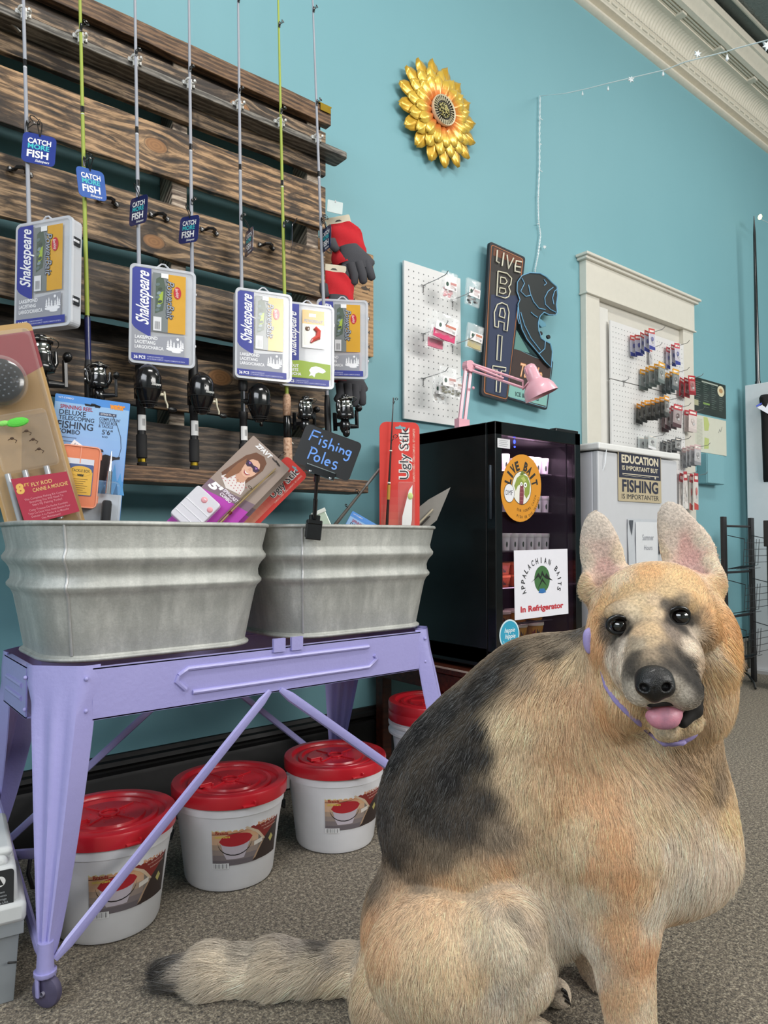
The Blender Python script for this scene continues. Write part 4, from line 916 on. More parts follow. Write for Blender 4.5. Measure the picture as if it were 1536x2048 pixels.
# thin telescopic rod leaning in the right tub
t = thing('telescopic_rod', 'thin grey telescopic rod leaning right in the right tub', 'fishing rod', M=Q(650, 1075, 1.90))
a, b_ = Q(650, 1075, 1.90), Q(759, 938, 1.94); b = B('6b6660'); d = b_-a
b.tube([(0, 0, 0), d*.55, d], [.0055, .004, .0018], 8); b.tube([d*.75, d*1.0], .004, 8, c='8a8580'); b.build('blank', vc(.4, .3), t, smooth=60)
b = B('141414')
for k, r in ((.62, .006), (.42, .003)): p = d*k; b.lathe([(r, -.001), (r+.0012, 0), (r, .001), (r-.0012, 0), (r, -.001)], 14, M=T(p.x-.010, p.y-.004, p.z+.008) @ Rm(80, 'X')); b.tube([p, (p.x-.008, p.y-.004, p.z+.005)], .0012, 5)
b.build('line_guide', GLOSSBLACK, t, smooth=60)
t = thing('bait_jar', 'small pale green clear box tucked beside the sign clamp', 'box', M=fr(Q(640, 1064, 1.86), -30, 0, 24) ); b = B('cfe0cc'); b.prism(rr(0, 0, .034, .05, .004), -.012, .012); b.build('box_body', vc(.2, 0, .5, .03), t, bevel=.002); b = B('eef2ea'); b.box(.017, .049, 0, .038, .010, .028); b.build('box_lid', SATIN, t, bevel=.001)
# clear pack leaning right behind the red one
M = fr(Q(778, 1062, 2.03), -30, 6, -52); t = thing('clear_rod_pack', 'grey clear-wrapped rod pack leaning against the black fridge', 'fishing kit', M=M)
b = B('8a8680'); b.prism([(0, 0), (.062, 0), (.062, .13), (.012, .225), (0, .15)], -.001, .001); b.build('backing_card', vc(.3, 0, .3, .1), t); b = B('c2b8a0'); b.tube([(.045, 0, .006), (.030, .14, .006)], .003, 8); b.tube([(.055, 0, .006), (.040, .12, .006)], .002, 8, c='2a2420'); b.build('rod_sections', SATIN, t, smooth=60)
# chalk sign and its clamp
sgn = Q(655, 905, 1.60)
t = thing('chalkboard_sign', 'small black sign reading Fishing Poles on a clamp arm on the tub rim', 'sign', M=sgn)
Ms = Rm(-36, 'Z') @ Rm(86, 'X') @ Rm(-20, 'Z') @ Matrix.Scale(1.08, 4)
b = B('121214'); b.prism(rr(-.062, -.043, .062, .043, .009), -.0012, .0012, M=Ms); b.build('board', vc(.45, 0, .2, .1), t)
b = B('6ea0ee'); z = .0018
def st(p, w=.0030): b.stroke([Vector(q) for q in p], w, z, M=Ms)
def curve(cx, cy, rx, ry, a0, a1, n=10): return [(cx+rx*cos(R(a0+(a1-a0)*k/n)), cy+ry*sin(R(a0+(a1-a0)*k/n))) for k in range(n+1)]
st([(-.043, .034), (-.045, .012)]); st([(-.043, .034), (-.028, .034)]); st([(-.044, .023), (-.030, .023)])
st([(-.0225, .021), (-.0225, .010)]); st([(-.0225, .027), (-.0220, .0285)]); st(curve(-.011, .019, .004, .0035, 60, 230)+curve(-.0115, .0115, .004, .004, 90, -130)[1:])
st([(-.001, .030), (-.001, .008)]); st(curve(.004, .011, .005, .006, 180, 0)+[(.009, .007)]); st([(.0155, .018), (.0155, .009)]); st([(.0155, .024), (.016, .025)])
st([(.0225, .018), (.0225, .009)]); st(curve(.027, .011, .0045, .006, 170, 0)+[(.0315, .008)]); st(curve(.041, .014, .0048, .005, 20, 380)); st([(.046, .018), (.0455, .003)]+curve(.0405, .003, .005, .006, 0, -140))
st([(-.033, -.001), (-.034, -.026)]); st([(-.035, -.001)]+curve(-.030, -.007, .009, .006, 90, -90)+[(-.034, -.013)]); st(curve(-.016, -.020, .0055, .006, 0, 360)); st([(-.004, -.002), (-.0035, -.026)])
st([(.003, -.021), (.012, -.019)]+curve(.0075, -.0205, .005, .006, 10, 300)); st(curve(.024, -.017, .0045, .0038, 50, 230)+curve(.0235, -.0245, .0045, .004, 90, -140)[1:])
b.build('chalk_lettering', PRINT, t)
b = B('17171a'); b.box(0, -.044, .004, .064, .016, .004, M=Ms); b.box(0, -.044, -.004, .064, .016, .004, M=Ms); c = b.build('clear_clip', GLOSSBLACK, t)
b = B('f0f4f8'); b.box(0, -.037, .007, .062, .0016, .001, M=Ms); b.ell(-.020, -.050, .006, .003, .003, .002, 8, M=Ms); b.ell(.024, -.050, .006, .003, .003, .002, 8, M=Ms); b.build('clip_rivet', CHROME, c)
cl = Q(628, 1048, 1.655)-sgn; top = Ms @ Vector((-.004, -.052, 0))
b = B('1a1a1d'); b.tube([top, top+(cl-top)*.12], .007, 8); b.tube([top, top+(cl-top)*.5], .0040, 8); b.tube([top+(cl-top)*.48, top+(cl-top)*.92], .0052, 8); b.build('arm', GLOSSBLACK, t, smooth=60)
b = B('121214'); Mc = Matrix.Translation(cl) @ Rm(-25, 'Z') @ Rm(6, 'Y')
b.box(0, 0, .010, .024, .020, .022, M=Mc); b.box(0, -.010, -.014, .036, .006, .046, M=Mc); b.box(0, .014, -.012, .034, .006, .040, M=Mc); b.box(0, .0, .004, .034, .030, .010, M=Mc); b.build('spring_clamp', PLASTIC, t, bevel=.002)

# ================================================================ grey tackle box at the left edge
P = F(0, 1990); t = thing('tackle_tote', 'pale grey lidded plastic tote with black badge at the left edge', 'tackle box', M=T(P.x-.098, P.y+.095, 0) @ Rm(-8, 'Z'))
b = B('8b9094'); b.box(0, 0, .065, .26, .22, .13, taper=-.05); b.box(0, 0, .128, .285, .245, .022); b.tube([(.118, -.125, .075), (.132, -.125, .072)], .002, 6, c='222222'); b.build('tote_base', vc(.45), t, bevel=.012, smooth=40)
b = B('cdd0d0'); b.box(0, 0, .155, .292, .252, .036); b.box(0, 0, .20, .27, .23, .065, taper=.04); b.box(.02, -.02, .238, .20, .17, .02, taper=.06); b.box(.10, 0, .25, .05, .19, .018); b.build('tote_lid', vc(.4), t, bevel=.008, smooth=40)
for y in (-.05, .05): b = B('cdd0d0'); b.box(.112, y, .238, .03, .04, .02); b.build('lid_rib', vc(.4), t, bevel=.005)
b = B('26282b'); Mb = T(.092, -.1185, .196) @ Rm(90, 'X'); b.prism(rr(-.034, -.030, .034, .034, .006), -.001, .001, M=Mb); b.flat(oval(.012, .016, .009, .009, 16), .0014, 'e0e0e0', M=Mb); b.flat([(.006, .010), (.012, .022), (.018, .010)], .0017, '26282b', M=Mb)
for k, s_ in enumerate(('Tier System', 'Compartments', 'Secure Storage', 'Made In The USA')): b.text(s_, .008, -.002-k*.006, .0036, .0016, 'a0a4a8', M=Mb)
b.build('badge', PRINT, t)
# ================================================================ fridge and its platform
n_ = NT('dark_stained_wood'); c_ = n_.coord((1, 12, 12)); n_.set('Base Color', n_.ramp(n_.noise(c_, 6, 4), [(.3, lin('35160f')), (.7, lin('5c2c1c'))])); n_.set('Roughness', .4); DWOOD = n_.m
t = thing('low_platform', 'low dark stained wooden platform under the black fridge', 'table', M=T(1.80, -.315, 0))
b = B(); b.box(0, 0, .392, .50, .60, .022); b.build('top_board', DWOOD, t, bevel=.002)
b = B('b59a7c'); b.box(0, -.3015, .392, .50, .004, .020); b.box(-.251, 0, .400, .003, .60, .005, c='c8bcae'); b.build('front_band_lit_edge', SATIN, t)  # front band, plus a pale side strip painting the lit top edge
b = B(); b.box(0, -.262, .351, .43, .02, .055); b.box(0, .262, .351, .43, .02, .055); b.box(-.235, 0, .351, .02, .48, .055); b.box(.235, 0, .351, .02, .48, .055); b.build('apron', DWOOD, t, bevel=.002)
for x in (-.215, .225):
    for y in (-.26, .26): b = B(); b.box(x, y, .19, .04, .04, .38); b.build('leg', DWOOD, t, bevel=.003)
FX0, FX1, FY, FZ0, FZ1 = 1.584, 2.006, -.582, .405, 1.152
t = thing('display_fridge', 'black glass-door display fridge stocked with bait cups', 'fridge', M=((FX0+FX1)/2, -.31, FZ0))
fo = t.matrix_world.translation.copy()
def fpart(b, name, mat, par=None, **k):
    o = b.build(name, mat, par or t, **k)
    if par is None or par is t: o.location = -fo
    return o
BLKF = vc(.35, 0, .25, .1, .1, 300)
b = B('0b0b0d'); th = .03; yb = -.545
for (x, y, z, sx, sy, sz) in ((FX0+th/2, (yb-.05)/2, (FZ0+FZ1)/2+.01, th, -yb-.05, FZ1-FZ0-.02), (FX1-th/2, (yb-.05)/2, (FZ0+FZ1)/2+.01, th, -yb-.05, FZ1-FZ0-.02),
    ((FX0+FX1)/2, (yb-.05)/2, FZ1-.02, FX1-FX0, -yb-.05, .04), ((FX0+FX1)/2, (yb-.05)/2, FZ0+.04, FX1-FX0, -yb-.05, .06), ((FX0+FX1)/2, -.06, (FZ0+FZ1)/2, FX1-FX0, .02, FZ1-FZ0-.05)): b.box(x, y, z, sx, sy, sz)
fpart(b, 'cabinet', BLKF, bevel=.003)
b = B('5a1f48'); b.box((FX0+FX1)/2, -.078, (FZ0+FZ1)/2, FX1-FX0-.06, .01, FZ1-FZ0-.1); fpart(b, 'interior_liner', MATTE)
b = B('0b0b0d')
for x in (FX0+.05, FX1-.05):
    for y in (-.12, -.50): b.tube([(x, y, FZ0-.001), (x, y, FZ0+.02)], .012, 10)
fpart(b, 'levelling_feet', PLASTIC)
b = B('0c0c0e'); dz0, dz1 = FZ0+.018, FZ1
for (x0, x1, z0, z1) in ((FX0, FX0+.030, dz0, dz1), (FX1-.030, FX1, dz0, dz1), (FX0, FX1, dz0, dz0+.045), (FX0, FX1, dz1-.040, dz1)): b.box((x0+x1)/2, FY+.018, (z0+z1)/2, x1-x0, .034, z1-z0)
dr = fpart(b, 'door', vc(.2, 0, .5, .05), bevel=.002)
ng = NT('tinted_glass'); ng.set('Base Color', (.02, .01, .02, 1)); ng.set('Roughness', .04); ng.set('Specular IOR Level', .5); lw = ng('LayerWeight', {'Blend': .25}).outputs['Fresnel']; ng.set('Alpha', ng.math('MULTIPLY_ADD', lw, .35, .10))
b = B(); b.box((FX0+FX1)/2, FY+.012, (dz0+dz1)/2, FX1-FX0-.058, .005, dz1-dz0-.083); b.build('glass_pane', ng.m, dr)
b = B('30363e'); b.tube([(FX0-.001, FY+.02, .86), (FX0-.004, FY+.018, .88), (FX0-.004, FY+.018, 1.0), (FX0-.001, FY+.02, 1.02)], .005, 8); b.build('door_handle', vc(.3, .5), dr, smooth=50)
b = B('101012'); b.box(FX1-.05, FY+.03, FZ1+.006, .12, .03, .012); b.build('hinge_cover', PLASTIC, dr, bevel=.003)
b = B('2f40ff'); P = W(1044, 884, FY-.001)
b.ell(P.x, P.y+.030, P.z+.004, .0045, .003, .007, 8); b.ell(P.x+.001, P.y+.030, P.z-.012, .003, .003, .003, 8); fpart(b, 'indicator_light', vc(.3, 0, 0, .02, 0, 200, 1, 0, 0, 9))
for z in (1.020, .890, .763, .646, .530):
    b = B('9a9a9f'); 
    b.tube([(FX0+.04, -.49, z-.003), (FX1-.04, -.49, z-.003)], .003, 6)
    for k in range(12): b.tube([(FX0+.045+k*.030, -.49, z-.004), (FX0+.045+k*.030, -.10, z-.004)], .0014, 5)
    fpart(b, 'wire_shelf', METAL)
def inlight(z, w):
    l = bpy.data.lights.new('fridge_lamp_and_fill', 'AREA'); l.shape = 'RECTANGLE'; l.size = .34; l.size_y = .03; l.energy = w; l.color = (1, .62, .88)
    o = bpy.data.objects.new('fridge_lamp_and_fill', l); COL.objects.link(o); o.location = ((FX0+FX1)/2, FY+.055, z); o.rotation_euler = (R(40), 0, 0)
inlight(FZ1-.05, 1.1); inlight(.70, .22)  # the second, lower one is an added magenta fill, not a fitting
# cups
ORD = lambda k, n: 'leftmost' if k == 0 else 'rightmost' if k == n-1 else ('second', 'third', 'fourth', 'fifth', 'sixth', 'seventh', 'eighth')[k-1]+' from left'
STK = lambda k, n: 'only' if n == 1 else 'frontmost' if k == n-1 else 'rearmost' if k == 0 else 'second from front,' if k == n-2 else 'third from front,' if k == n-3 else 'second from back,' if k == 1 else 'third from back,' if k == 2 else 'middle'
def cup(x, y, z, r, h, body, lidc, lab, grp, logo=True):
    t2 = thing('bait_cup', lab, 'cup', grp, M=T(x, y, z))
    b = B(body); b.lathe([(0, 0), (r*.82, 0), (r*.95, h*.8), (r*.95, h*.82)], 18); b.build('cup_body', SATIN, t2, smooth=40)
    b = B(lidc); b.lathe([(r*.96, h*.78), (r, h*.80), (r, h), (r*.9, h*1.02), (0, h*1.0)], 18); b.build('cup_lid', SATIN, t2, smooth=40)
    b = B('24402c')
    f = lambda a, zz: (r*.93*cos(R(a))*(.90+.1*zz/h)*1.015, r*.93*sin(R(a))*(.90+.1*zz/h)*1.015, zz)
    if logo:
        b.add([f(250+11*cos(q*pi/6), h*.36+h*.17*sin(q*pi/6)) for q in range(12)], [tuple(range(12))]); b.add([f(225, h*.62), f(275, h*.62), f(275, h*.68), f(225, h*.68)], [(0, 1, 2, 3)], 'b8545c')
    else:
        for k in range(3): b.add([f(215+k*30, h*.2), f(235+k*30, h*.2), f(235+k*30, h*.6), f(215+k*30, h*.6)], [(0, 1, 2, 3)], ('7a3020', '3c2a20', '8a5a20')[k])
    b.build('cup_label', PRINT, t2)
rowN = {1.020: 'top shelf', .890: 'second shelf', .763: 'third shelf'}
for z, nm in rowN.items():
    for k in range(9):
        if z > 1 and k in (4, 5): continue
        for q, yy in enumerate((-.462,) if z < 1 else (-.462, -.40)):
            cup(FX0+.052+k*.0405, yy, z, .0195, .055, 'dddde2', 'f0f0f2', 'white bait cup with dark logo, %s on the fridge %s%s' % (ORD(k, 9), nm, ', back row' if q else ''), 'bait cups on the fridge %s' % nm)
for z, nm, bc, lc in ((.646, 'fourth shelf', 'a8502c', 'c86a3c'), (.530, 'fifth shelf', 'c08228', 'd8d0c0')):
    for k in range(4):
        for q in range(2 if z > .6 else 1): cup(FX0+.075+k*.084, -.45, z+q*.040, .039, .038, bc, lc, 'low orange bait tub %s, %s on the fridge %s' % (('at the bottom', 'stacked on another')[q], ORD(k, 4), nm), 'orange bait tubs in the fridge', logo=False)
for k in range(4): cup(FX0+.075+k*.084, -.45, .476, .038, .045, 'c08a2a', 'e2dccc', 'yellow bait tub with pale lid, %s on the fridge floor' % ORD(k, 4), 'yellow bait tubs in the fridge', logo=False)
# stickers on the door glass
def onw(px, py, y): P = W(px, py, y); return P
def arc_text(b, s, cx, cy, rx, ry, a0, a1, h, z, c, bold=.02, flipd=1):
    n = len(s)
    for k, ch in enumerate(s):
        if ch == ' ': continue
        a = a0+(a1-a0)*k/(n-1); x, y = cx+rx*cos(R(a)), cy+ry*sin(R(a)); tx, ty = -rx*sin(R(a)), ry*cos(R(a)); rot = math.degrees(math.atan2(-ty, -tx)) if flipd > 0 else math.degrees(math.atan2(ty, tx))
        b.text(ch, x, y, h, z, c, rot=rot, bold=bold, w=None if ch in 'I.!' else h*.62)
P = W(1043, 976, FY-.001); s = thing('live_bait_sticker', 'orange oval LIVE BAIT sticker on the fridge door', 'sticker', M=fr((P.x, FY-.0005, P.z), 0))
b = B('dd962f'); b.prism([(x+.008*math.sin(y*14), y) for x, y in oval(0, 0, .094, .104, 36)], 0, .0008); b.build('sticker_sheet', vc(.3, 0, .5, .04), s)
b = B('1e1a14'); arc_text(b, 'LIVE BAIT', 0, -.004, .066, .074, 162, 18, .028, .0012, '1e1a14', .05)
b.flat(oval(0, .0, .046, .052, 28), .0011, '2a2418'); b.flat(oval(0, 0, .044, .050, 28), .0013, 'e8e6dc')
b.flat([(-.035, .005), (-.022, .030), (.002, .044), (.028, .036), (.040, .012), (.036, -.016), (.022, -.032), (.012, -.020), (.014, .0), (-.004, .012), (-.018, .006), (-.028, -.010)], .0015, '8a9a3c'); b.flat([(-.010, .040), (.004, .055), (.018, .044)], .0015, '6f8034'); b.flat([(-.004, .030), (.010, .036), (.020, .024), (.010, .018)], .0017, 'b5bd62')
b.flat([(-.012, -.050), (.006, -.050), (.010, -.012), (.006, .012), (-.006, .012), (-.010, -.012)], .0018, '7c3440')
for k in range(4): b.rect(-.010, -.040+k*.012, .006, -.038+k*.012, .0020, 'a05c62')
b.flat(oval(-.002, .012, .006, .006, 10), .0022, 'f6f6f2'); b.flat(oval(.016, .010, .008, .008, 12), .0022, 'f6f6f2'); b.flat(oval(.016, .010, .003, .003, 8), .0024, '1a1a1a'); b.flat(oval(-.001, .012, .002, .002, 8), .0024, '1a1a1a')
b.flat(oval(-.058, -.018, .024, .029, 24), .0014, '2a2418'); b.flat(oval(-.058, -.018, .0225, .0275, 24), .0016, 'e6e6ea'); b.text('DMF', -.058, -.016, .016, .0018, '3c3c4c', w=.032, bold=0)
arc_text(b, 'OUR WORMS CATCH', .004, -.004, .064, .066, 248, 344, .0085, .0013, '3a2a14', 0, -1); arc_text(b, 'FISH OR DIE TRYING!', .004, -.006, .080, .083, 252, 345, .0085, .0013, '3a2a14', 0, -1)
b.build('sticker_print', PRINT, s)
A, C = W(1028, 1100, FY-.001), W(1136, 1228, FY-.001); sw, sh = C.x-A.x, A.z-C.z
s = thing('refrigerator_notice', 'white square APPALACHIAN BAITS In Refrigerator notice on the fridge door', 'sign', M=fr((A.x+sw/2, FY-.0008, A.z-sh/2), 0, 0, .6))
b = B('e9e8f0'); b.prism([(-sw/2, -sh/2), (sw/2, -sh/2), (sw/2, sh/2), (-sw/2, sh/2)], 0, .001); b.build('notice_sheet', PRINT, s)
k = sw/.25; b = B(); arc_text(b, 'APPALACHIAN BAITS', -.002, .0, sw*.345, sh*.345, 200, -18, sh*.088, .0014, '17171a', .02)
b.flat(oval(0, sh*.06, sw*.145, sh*.20, 26), .0013, '3f6e3c'); b.flat([(-sw*.21, sh*.02), (-sw*.13, sh*.08), (-sw*.07, sh*.16), (-sw*.03, sh*.10), (.0, sh*.19), (sw*.05, sh*.10), (sw*.08, sh*.15), (sw*.13, sh*.08), (sw*.2, sh*.03), (sw*.11, sh*.05), (sw*.06, sh*.07), (.0, sh*.12), (-sw*.03, sh*.05), (-sw*.07, sh*.10)], .0015, '141a14')
b.flat([(-sw*.09, -.02), (0, sh*.08), (sw*.09, -.01), (0, sh*.03)], .0016, '141a14'); b.flat([(-sw*.05, -sh*.08), (sw*.04, -sh*.08), (sw*.07, -sh*.14), (-.0, -sh*.15), (-sw*.07, -sh*.14)], .0016, '2f6fae')
b.text('In Refrigerator', 0, -sh*.355, sh*.085, .0014, 'c0303c', w=sw*.80, bold=.04); b.build('notice_print', PRINT, s)
P = W(1019, 1269, FY-.001); s = thing('round_sticker', 'round turquoise sticker low on the fridge door', 'sticker', M=fr((P.x, FY-.0005, P.z), 0)); r = .045
b = B('d6ecf2'); b.prism(oval(0, 0, r, r, 32), 0, .0008); b.build('sticker_sheet', PRINT, s); b = B('2f9fc0'); b.flat(oval(0, 0, r*.90, r*.90, 32), .0010); b.text('happie', 0, .014, .014, .0014, 'e8f6fa', w=.046, shear=.25); b.text('hippie', .002, -.004, .014, .0014, 'e8f6fa', w=.046, shear=.25); arc_text(b, 'BAIT AND TACKLE', 0, 0, r*.74, r*.74, 215, 325, .006, .0014, 'bfe4ee', 0, -1); b.build('sticker_print', PRINT, s)
A = W(995, 876, FY-.001); s = thing('spec_label', 'small white specification label at the top of the fridge glass', 'label', M=fr((A.x+.028, FY-.0004, A.z-.014), 0)); b = B('d8d8dc'); b.prism(rr(-.028, -.014, .028, .014, .001), 0, .0006)
for k in range(4): b.rect(-.022, .008-k*.0055, .018-.004*(k % 2), .009-k*.0055, .0008, '6a6a74')
b.build('label_sheet', PRINT, s)

# ================================================================ freezer and what hangs on it
ZX0, ZX1, ZY, ZZ = 2.078, 2.60, -.60, 1.128
t = thing('white_freezer', 'white upright freezer standing beside the black fridge', 'freezer', M=((ZX0+ZX1)/2, -.36, 0)); xo = t.matrix_world.translation.copy()
WHM = vc(.35, 0, .2, .03)
b = B('d4d4da'); b.box((ZX0+ZX1)/2, -.34, .56, ZX1-ZX0, .48, 1.08, M=T(*-xo)); b.build('cabinet', WHM, t, bevel=.006)
b = B('c9cace'); b.box((ZX0+ZX1)/2, ZY+.012, .56, ZX1-ZX0, .024, 1.08, M=T(*-xo)); b.build('door', WHM, t, bevel=.005)
b = B('e6e6e4'); b.box((ZX0+ZX1)/2, -.35, ZZ-.012, ZX1-ZX0+.016, .52, .024, M=T(*-xo)); b.build('top_cap', WHM, t, bevel=.005)
P = W(1305, 1080, ZY); b = B('3a3a40'); b.box(P.x+.04, ZY-.010, P.z, .02, .02, .10, M=T(*-xo)); b.build('door_handle', SATIN, t, bevel=.003)
b = B('e8ecf0'); pts = [W(1209, 888, ZY-.006), W(1211, 925, ZY-.01), W(1196, 970, -.58), W(1178, 1030, -.55)]
b.tube([(ZX0+.03, -.45, ZZ+.003), (ZX0+.04, -.56, ZZ+.004), (ZX0+.043, ZY-.006, ZZ-.004)]+[p for p in pts[1:]], .0018, 6); o = b.build('draped_cord', vc(.2, 0, .5, .02), None, smooth=60); tag(o, 'thin clear cord hanging over the white freezer corner', 'cord')
A, C = W(1236, 897, ZY-.004), W(1323, 1004, ZY-.004); sw, sh = C.x-A.x, .20
sh = A.z-W(1237, 997, ZY-.004).z
s = thing('education_sign', 'metal sign EDUCATION IS IMPORTANT BUT FISHING IS IMPORTANTER on the freezer', 'sign', M=fr((A.x+sw/2, ZY-.002, A.z-sh/2-.008), 0))
b = B('b7a98c'); b.prism(rr(-sw/2, -sh/2, sw/2, sh/2, .003), 0, .002); b.build('sign_plate', PRINT, s); b = B('d0c6b0'); x = sw/2-.004
b.rect(-x, sh/2-.092, x, sh/2-.003, .0022, '24263a'); b.text('EDUCATION', 0, sh/2-.024, .028, .0026, 'd3c9b2', w=sw*.86, bold=.04); b.text('IS IMPORTANT BUT', 0, sh/2-.056, .016, .0026, 'c9bfa8', w=sw*.84, bold=.03)
b.rect(-x*.85, sh/2-.079, x*.9, sh/2-.076, .0026); b.flat(oval(x*.72, sh/2-.083, .005, .005, 12), .0027); b.stroke([(-x*.85+q*.02*sw/.25, sh/2-.081-.004*abs(math.sin(q*1.3))) for q in range(9)], .0010, .0027)
b.text('FISHING', 0, (sh/2-.092-sh/2+.030)/2, sh-.132, .0026, '24263a', w=sw*.84, bold=.03); b.text('IS IMPORTANTER', 0, -sh/2+.018, .018, .0026, '2e2e34', w=sw*.86, bold=0); b.build('sign_print', PRINT, s)
A = W(1252, 1043, ZY-.004); s = thing('paper_notice', 'wrinkled clear sleeve with a paper notice below the freezer sign', 'paper', M=fr((A.x+.115, ZY-.002, A.z-.12), 0))
b = B('c6c9cf'); rows = [[(-.105+.021*i, -.13+.026*j, .001+.0035*abs(math.sin(i*1.7+j*.4))) for i in range(11)] for j in range(11)]; b.grid(rows); b.build('plastic_sleeve', vc(.2, 0, .4, .05), s, smooth=60)
b = B('d6d8dc'); b.rect(-.06, -.125, .085, .12, .0062); b.text('Summer', .02, .065, .022, .0068, '8a8d96', w=.075, bold=0); b.text('Hours', .02, .028, .018, .0068, '8a8d96', w=.055, bold=0); b.text('closed', .02, -.045, .018, .0068, '9a9da6', w=.055, bold=0); b.flat([(-.10, .125), (-.075, .125), (-.085, .07)], .0062, '4a4e56'); b.build('paper_sheet', PRINT, s)

# ================================================================ door casing with pegboards
CAS = vc(.45, 0, .1, .04); d1 = bpy.data.objects.new('door_1', None); COL.objects.link(d1); tag(d1, kind='structure')
cx0, cx1 = W(1172, 700, -.03).x, W(1386, 700, -.03).x
b = B('d4d0c6'); b.box((cx0+cx1)/2, -.004, 1.0, cx1-cx0-.04, .008, 1.98); b.build('door_panel', CAS, d1)
for x in (cx0+.055, cx1-.055): b = B('d9d5c9'); b.box(x, -.017, .985, .11, .034, 1.97); b.build('side_casing', CAS, d1, bevel=.003)
b = B('d9d5c9'); b.box((cx0+cx1)/2, -.020, 2.045, cx1-cx0+.01, .040, .155); b.build('head_casing', CAS, d1, bevel=.003)
b = B('d9d5c9'); b.box((cx0+cx1)/2, -.028, 2.128, cx1-cx0+.05, .056, .014); b.box((cx0+cx1)/2, -.034, 2.142, cx1-cx0+.07, .068, .014); b.build('cap_moulding', CAS, d1, bevel=.004)
b = B('d9d5c9'); b.box((cx0+cx1)/2, -.024, 1.965, cx1-cx0+.02, .048, .008); b.build('head_bead', CAS, d1, bevel=.002)
b = B('dedcd6'); b.box((cx0+.13+cx1-.11)/2+.0, -.014, .98, .08, .012, 1.9, M=T(-(cx1-cx0)/2+.15)); b.build('inner_stop', CAS, d1, bevel=.002)
def pegboard(name, x0, x1, z0, z1, yf, lab, pitch=.0254):
    t = thing(name, lab, 'pegboard', M=(x0, yf, z0)); w, h = x1-x0, z1-z0; n = int((w-.012)/pitch); m = int((h-.012)/pitch); off = (w-(n-1)*pitch)/2 if n > 1 else .01; offz = (h-(m-1)*pitch)/2
    b = B('dededd'); b.box(w/2, .007, h/2, w, .010, h); b.build('board', vc(.5, 0, 0, .03), t, bevel=.001)
    bb = B('6c6e70')
    for i in range(n):
        for j in range(m):
            x, z = off+i*pitch, offz+j*pitch; r = .0028
            vs = [(x+r*cos(a), .0016, z+r*sin(a)) for a in (0, 1.05, 2.09, 3.14, 4.19, 5.24)]; bb.add(vs, [(5, 4, 3, 2, 1, 0)])
    o = bb.build('peg_hole', MATTE, t); tag(o, kind='stuff'); return t
AX0, AX1 = W(809, 600, -.022).x, W(922, 600, -.022).x
pegboard('pegboard', AX0, AX1, 1.246, 1.842, -.022, 'narrow white pegboard on the teal wall above the red pack, holding bait bags')
b = B('f2f2f2'); 
bx0, bx1 = W(1222, 700, -.045).x, W(1368, 700, -.045).x
zj = W(1222, 757, -.045).z; zt = W(1222, 640, -.045).z
pegboard('pegboard', bx0, bx1, zj+.002, zt, -.045, 'upper white pegboard in the door casing, hung with lure packets')
pegboard('pegboard', bx0, bx1, .90, zj-.002, -.045, 'lower white pegboard in the door casing, behind the freezer top')
def hook(x, z, y, L, lab):
    b = B('a8aaad'); b.tube([(x, y+.004, z-.028), (x, y-.002, z-.026), (x, y-.002, z), (x, y-L*.6, z+.002), (x, y-L*.92, z+.006), (x+.002, y-L, z+.018)], .0015, 6); b.tube([(x-.012, y-.003, z), (x+.012, y-.003, z)], .0015, 6)
    o = b.build('peg_hook', METAL, None, smooth=60); tag(o, lab, 'hook', 'wire peg hooks'); return o
# bait bags on the narrow board
def baitbag(P, w, h, lab, content, hdr, yaw=0, roll=0, kind=0):
    t = thing('bait_bag', lab, 'bag', 'clear bait bags on the narrow pegboard', M=fr(P, yaw, 0, roll))
    rng_ = random.Random(int(P.x*1000)+int(P.z*777)); rows = []
    for j in range(9):
        v = j/8; rows.append([(-w/2+w*i/8, -h*v, .002+.008*sin(pi*i/8)*sin(pi*min(1, v*1.1))+rng_.uniform(-.0015, .0015)) for i in range(9)])
    b = B('f0f2f2'); b.grid([r[::-1] for r in rows]); b.grid([[(p[0], p[1], -p[2]-.003) for p in r] for r in rows]); b.build('bag_film', glassy_bag, t, smooth=50)
    b = B(content); 
    if kind == 0:
        for k in range(16): b.ell(rng_.uniform(-w*.32, w*.32), -h*rng_.uniform(.62, .92), rng_.uniform(-.001, .003), .008, .005, .003, 7)
    else:
        for k in range(10): y = -h*(.66+.03*k); b.tube([(-w*.4, y, .001), (0, y-.003, .003), (w*.4, y-.001, .001)], .0028, 5)
    b.build('bait', SATIN, t, smooth=60)
    b = B('eeeaea'); lw_, lh = w*.78, h*.34; y0 = -h*.36; z = .0105
    b.prism([(-lw_/2, y0-lh), (lw_/2, y0-lh), (lw_/2, y0), (-lw_/2, y0)], z, z+.0006); z += .001
    b.flat(oval(-lw_*.30, y0-lh*.42, lh*.18, lh*.24, 12), z, '1f4a3a'); b.rect(-lw_*.05, y0-lh*.40, lw_*.44, y0-lh*.14, z, hdr)
    for k in range(3): b.rect(-lw_*.05, y0-lh*(.52+.12*k), lw_*.30, y0-lh*(.48+.12*k), z, 'b89a9a')
    for k in range(6): b.rect(lw_*(.30+.022*k), y0-lh*.90, lw_*(.31+.022*k), y0-lh*.62, z, '6a6a6e')
    b.build('bag_label', PRINT, t); return t
n_ = NT('bag_plastic'); n_.set('Base Color', (.9, .92, .92, 1)); n_.set('Roughness', .12); n_.set('Coat Weight', .8); lw = n_('LayerWeight', {'Blend': .4}).outputs['Facing']; n_.set('Alpha', n_.math('MULTIPLY_ADD', lw, .4, .16)); glassy_bag = n_.m
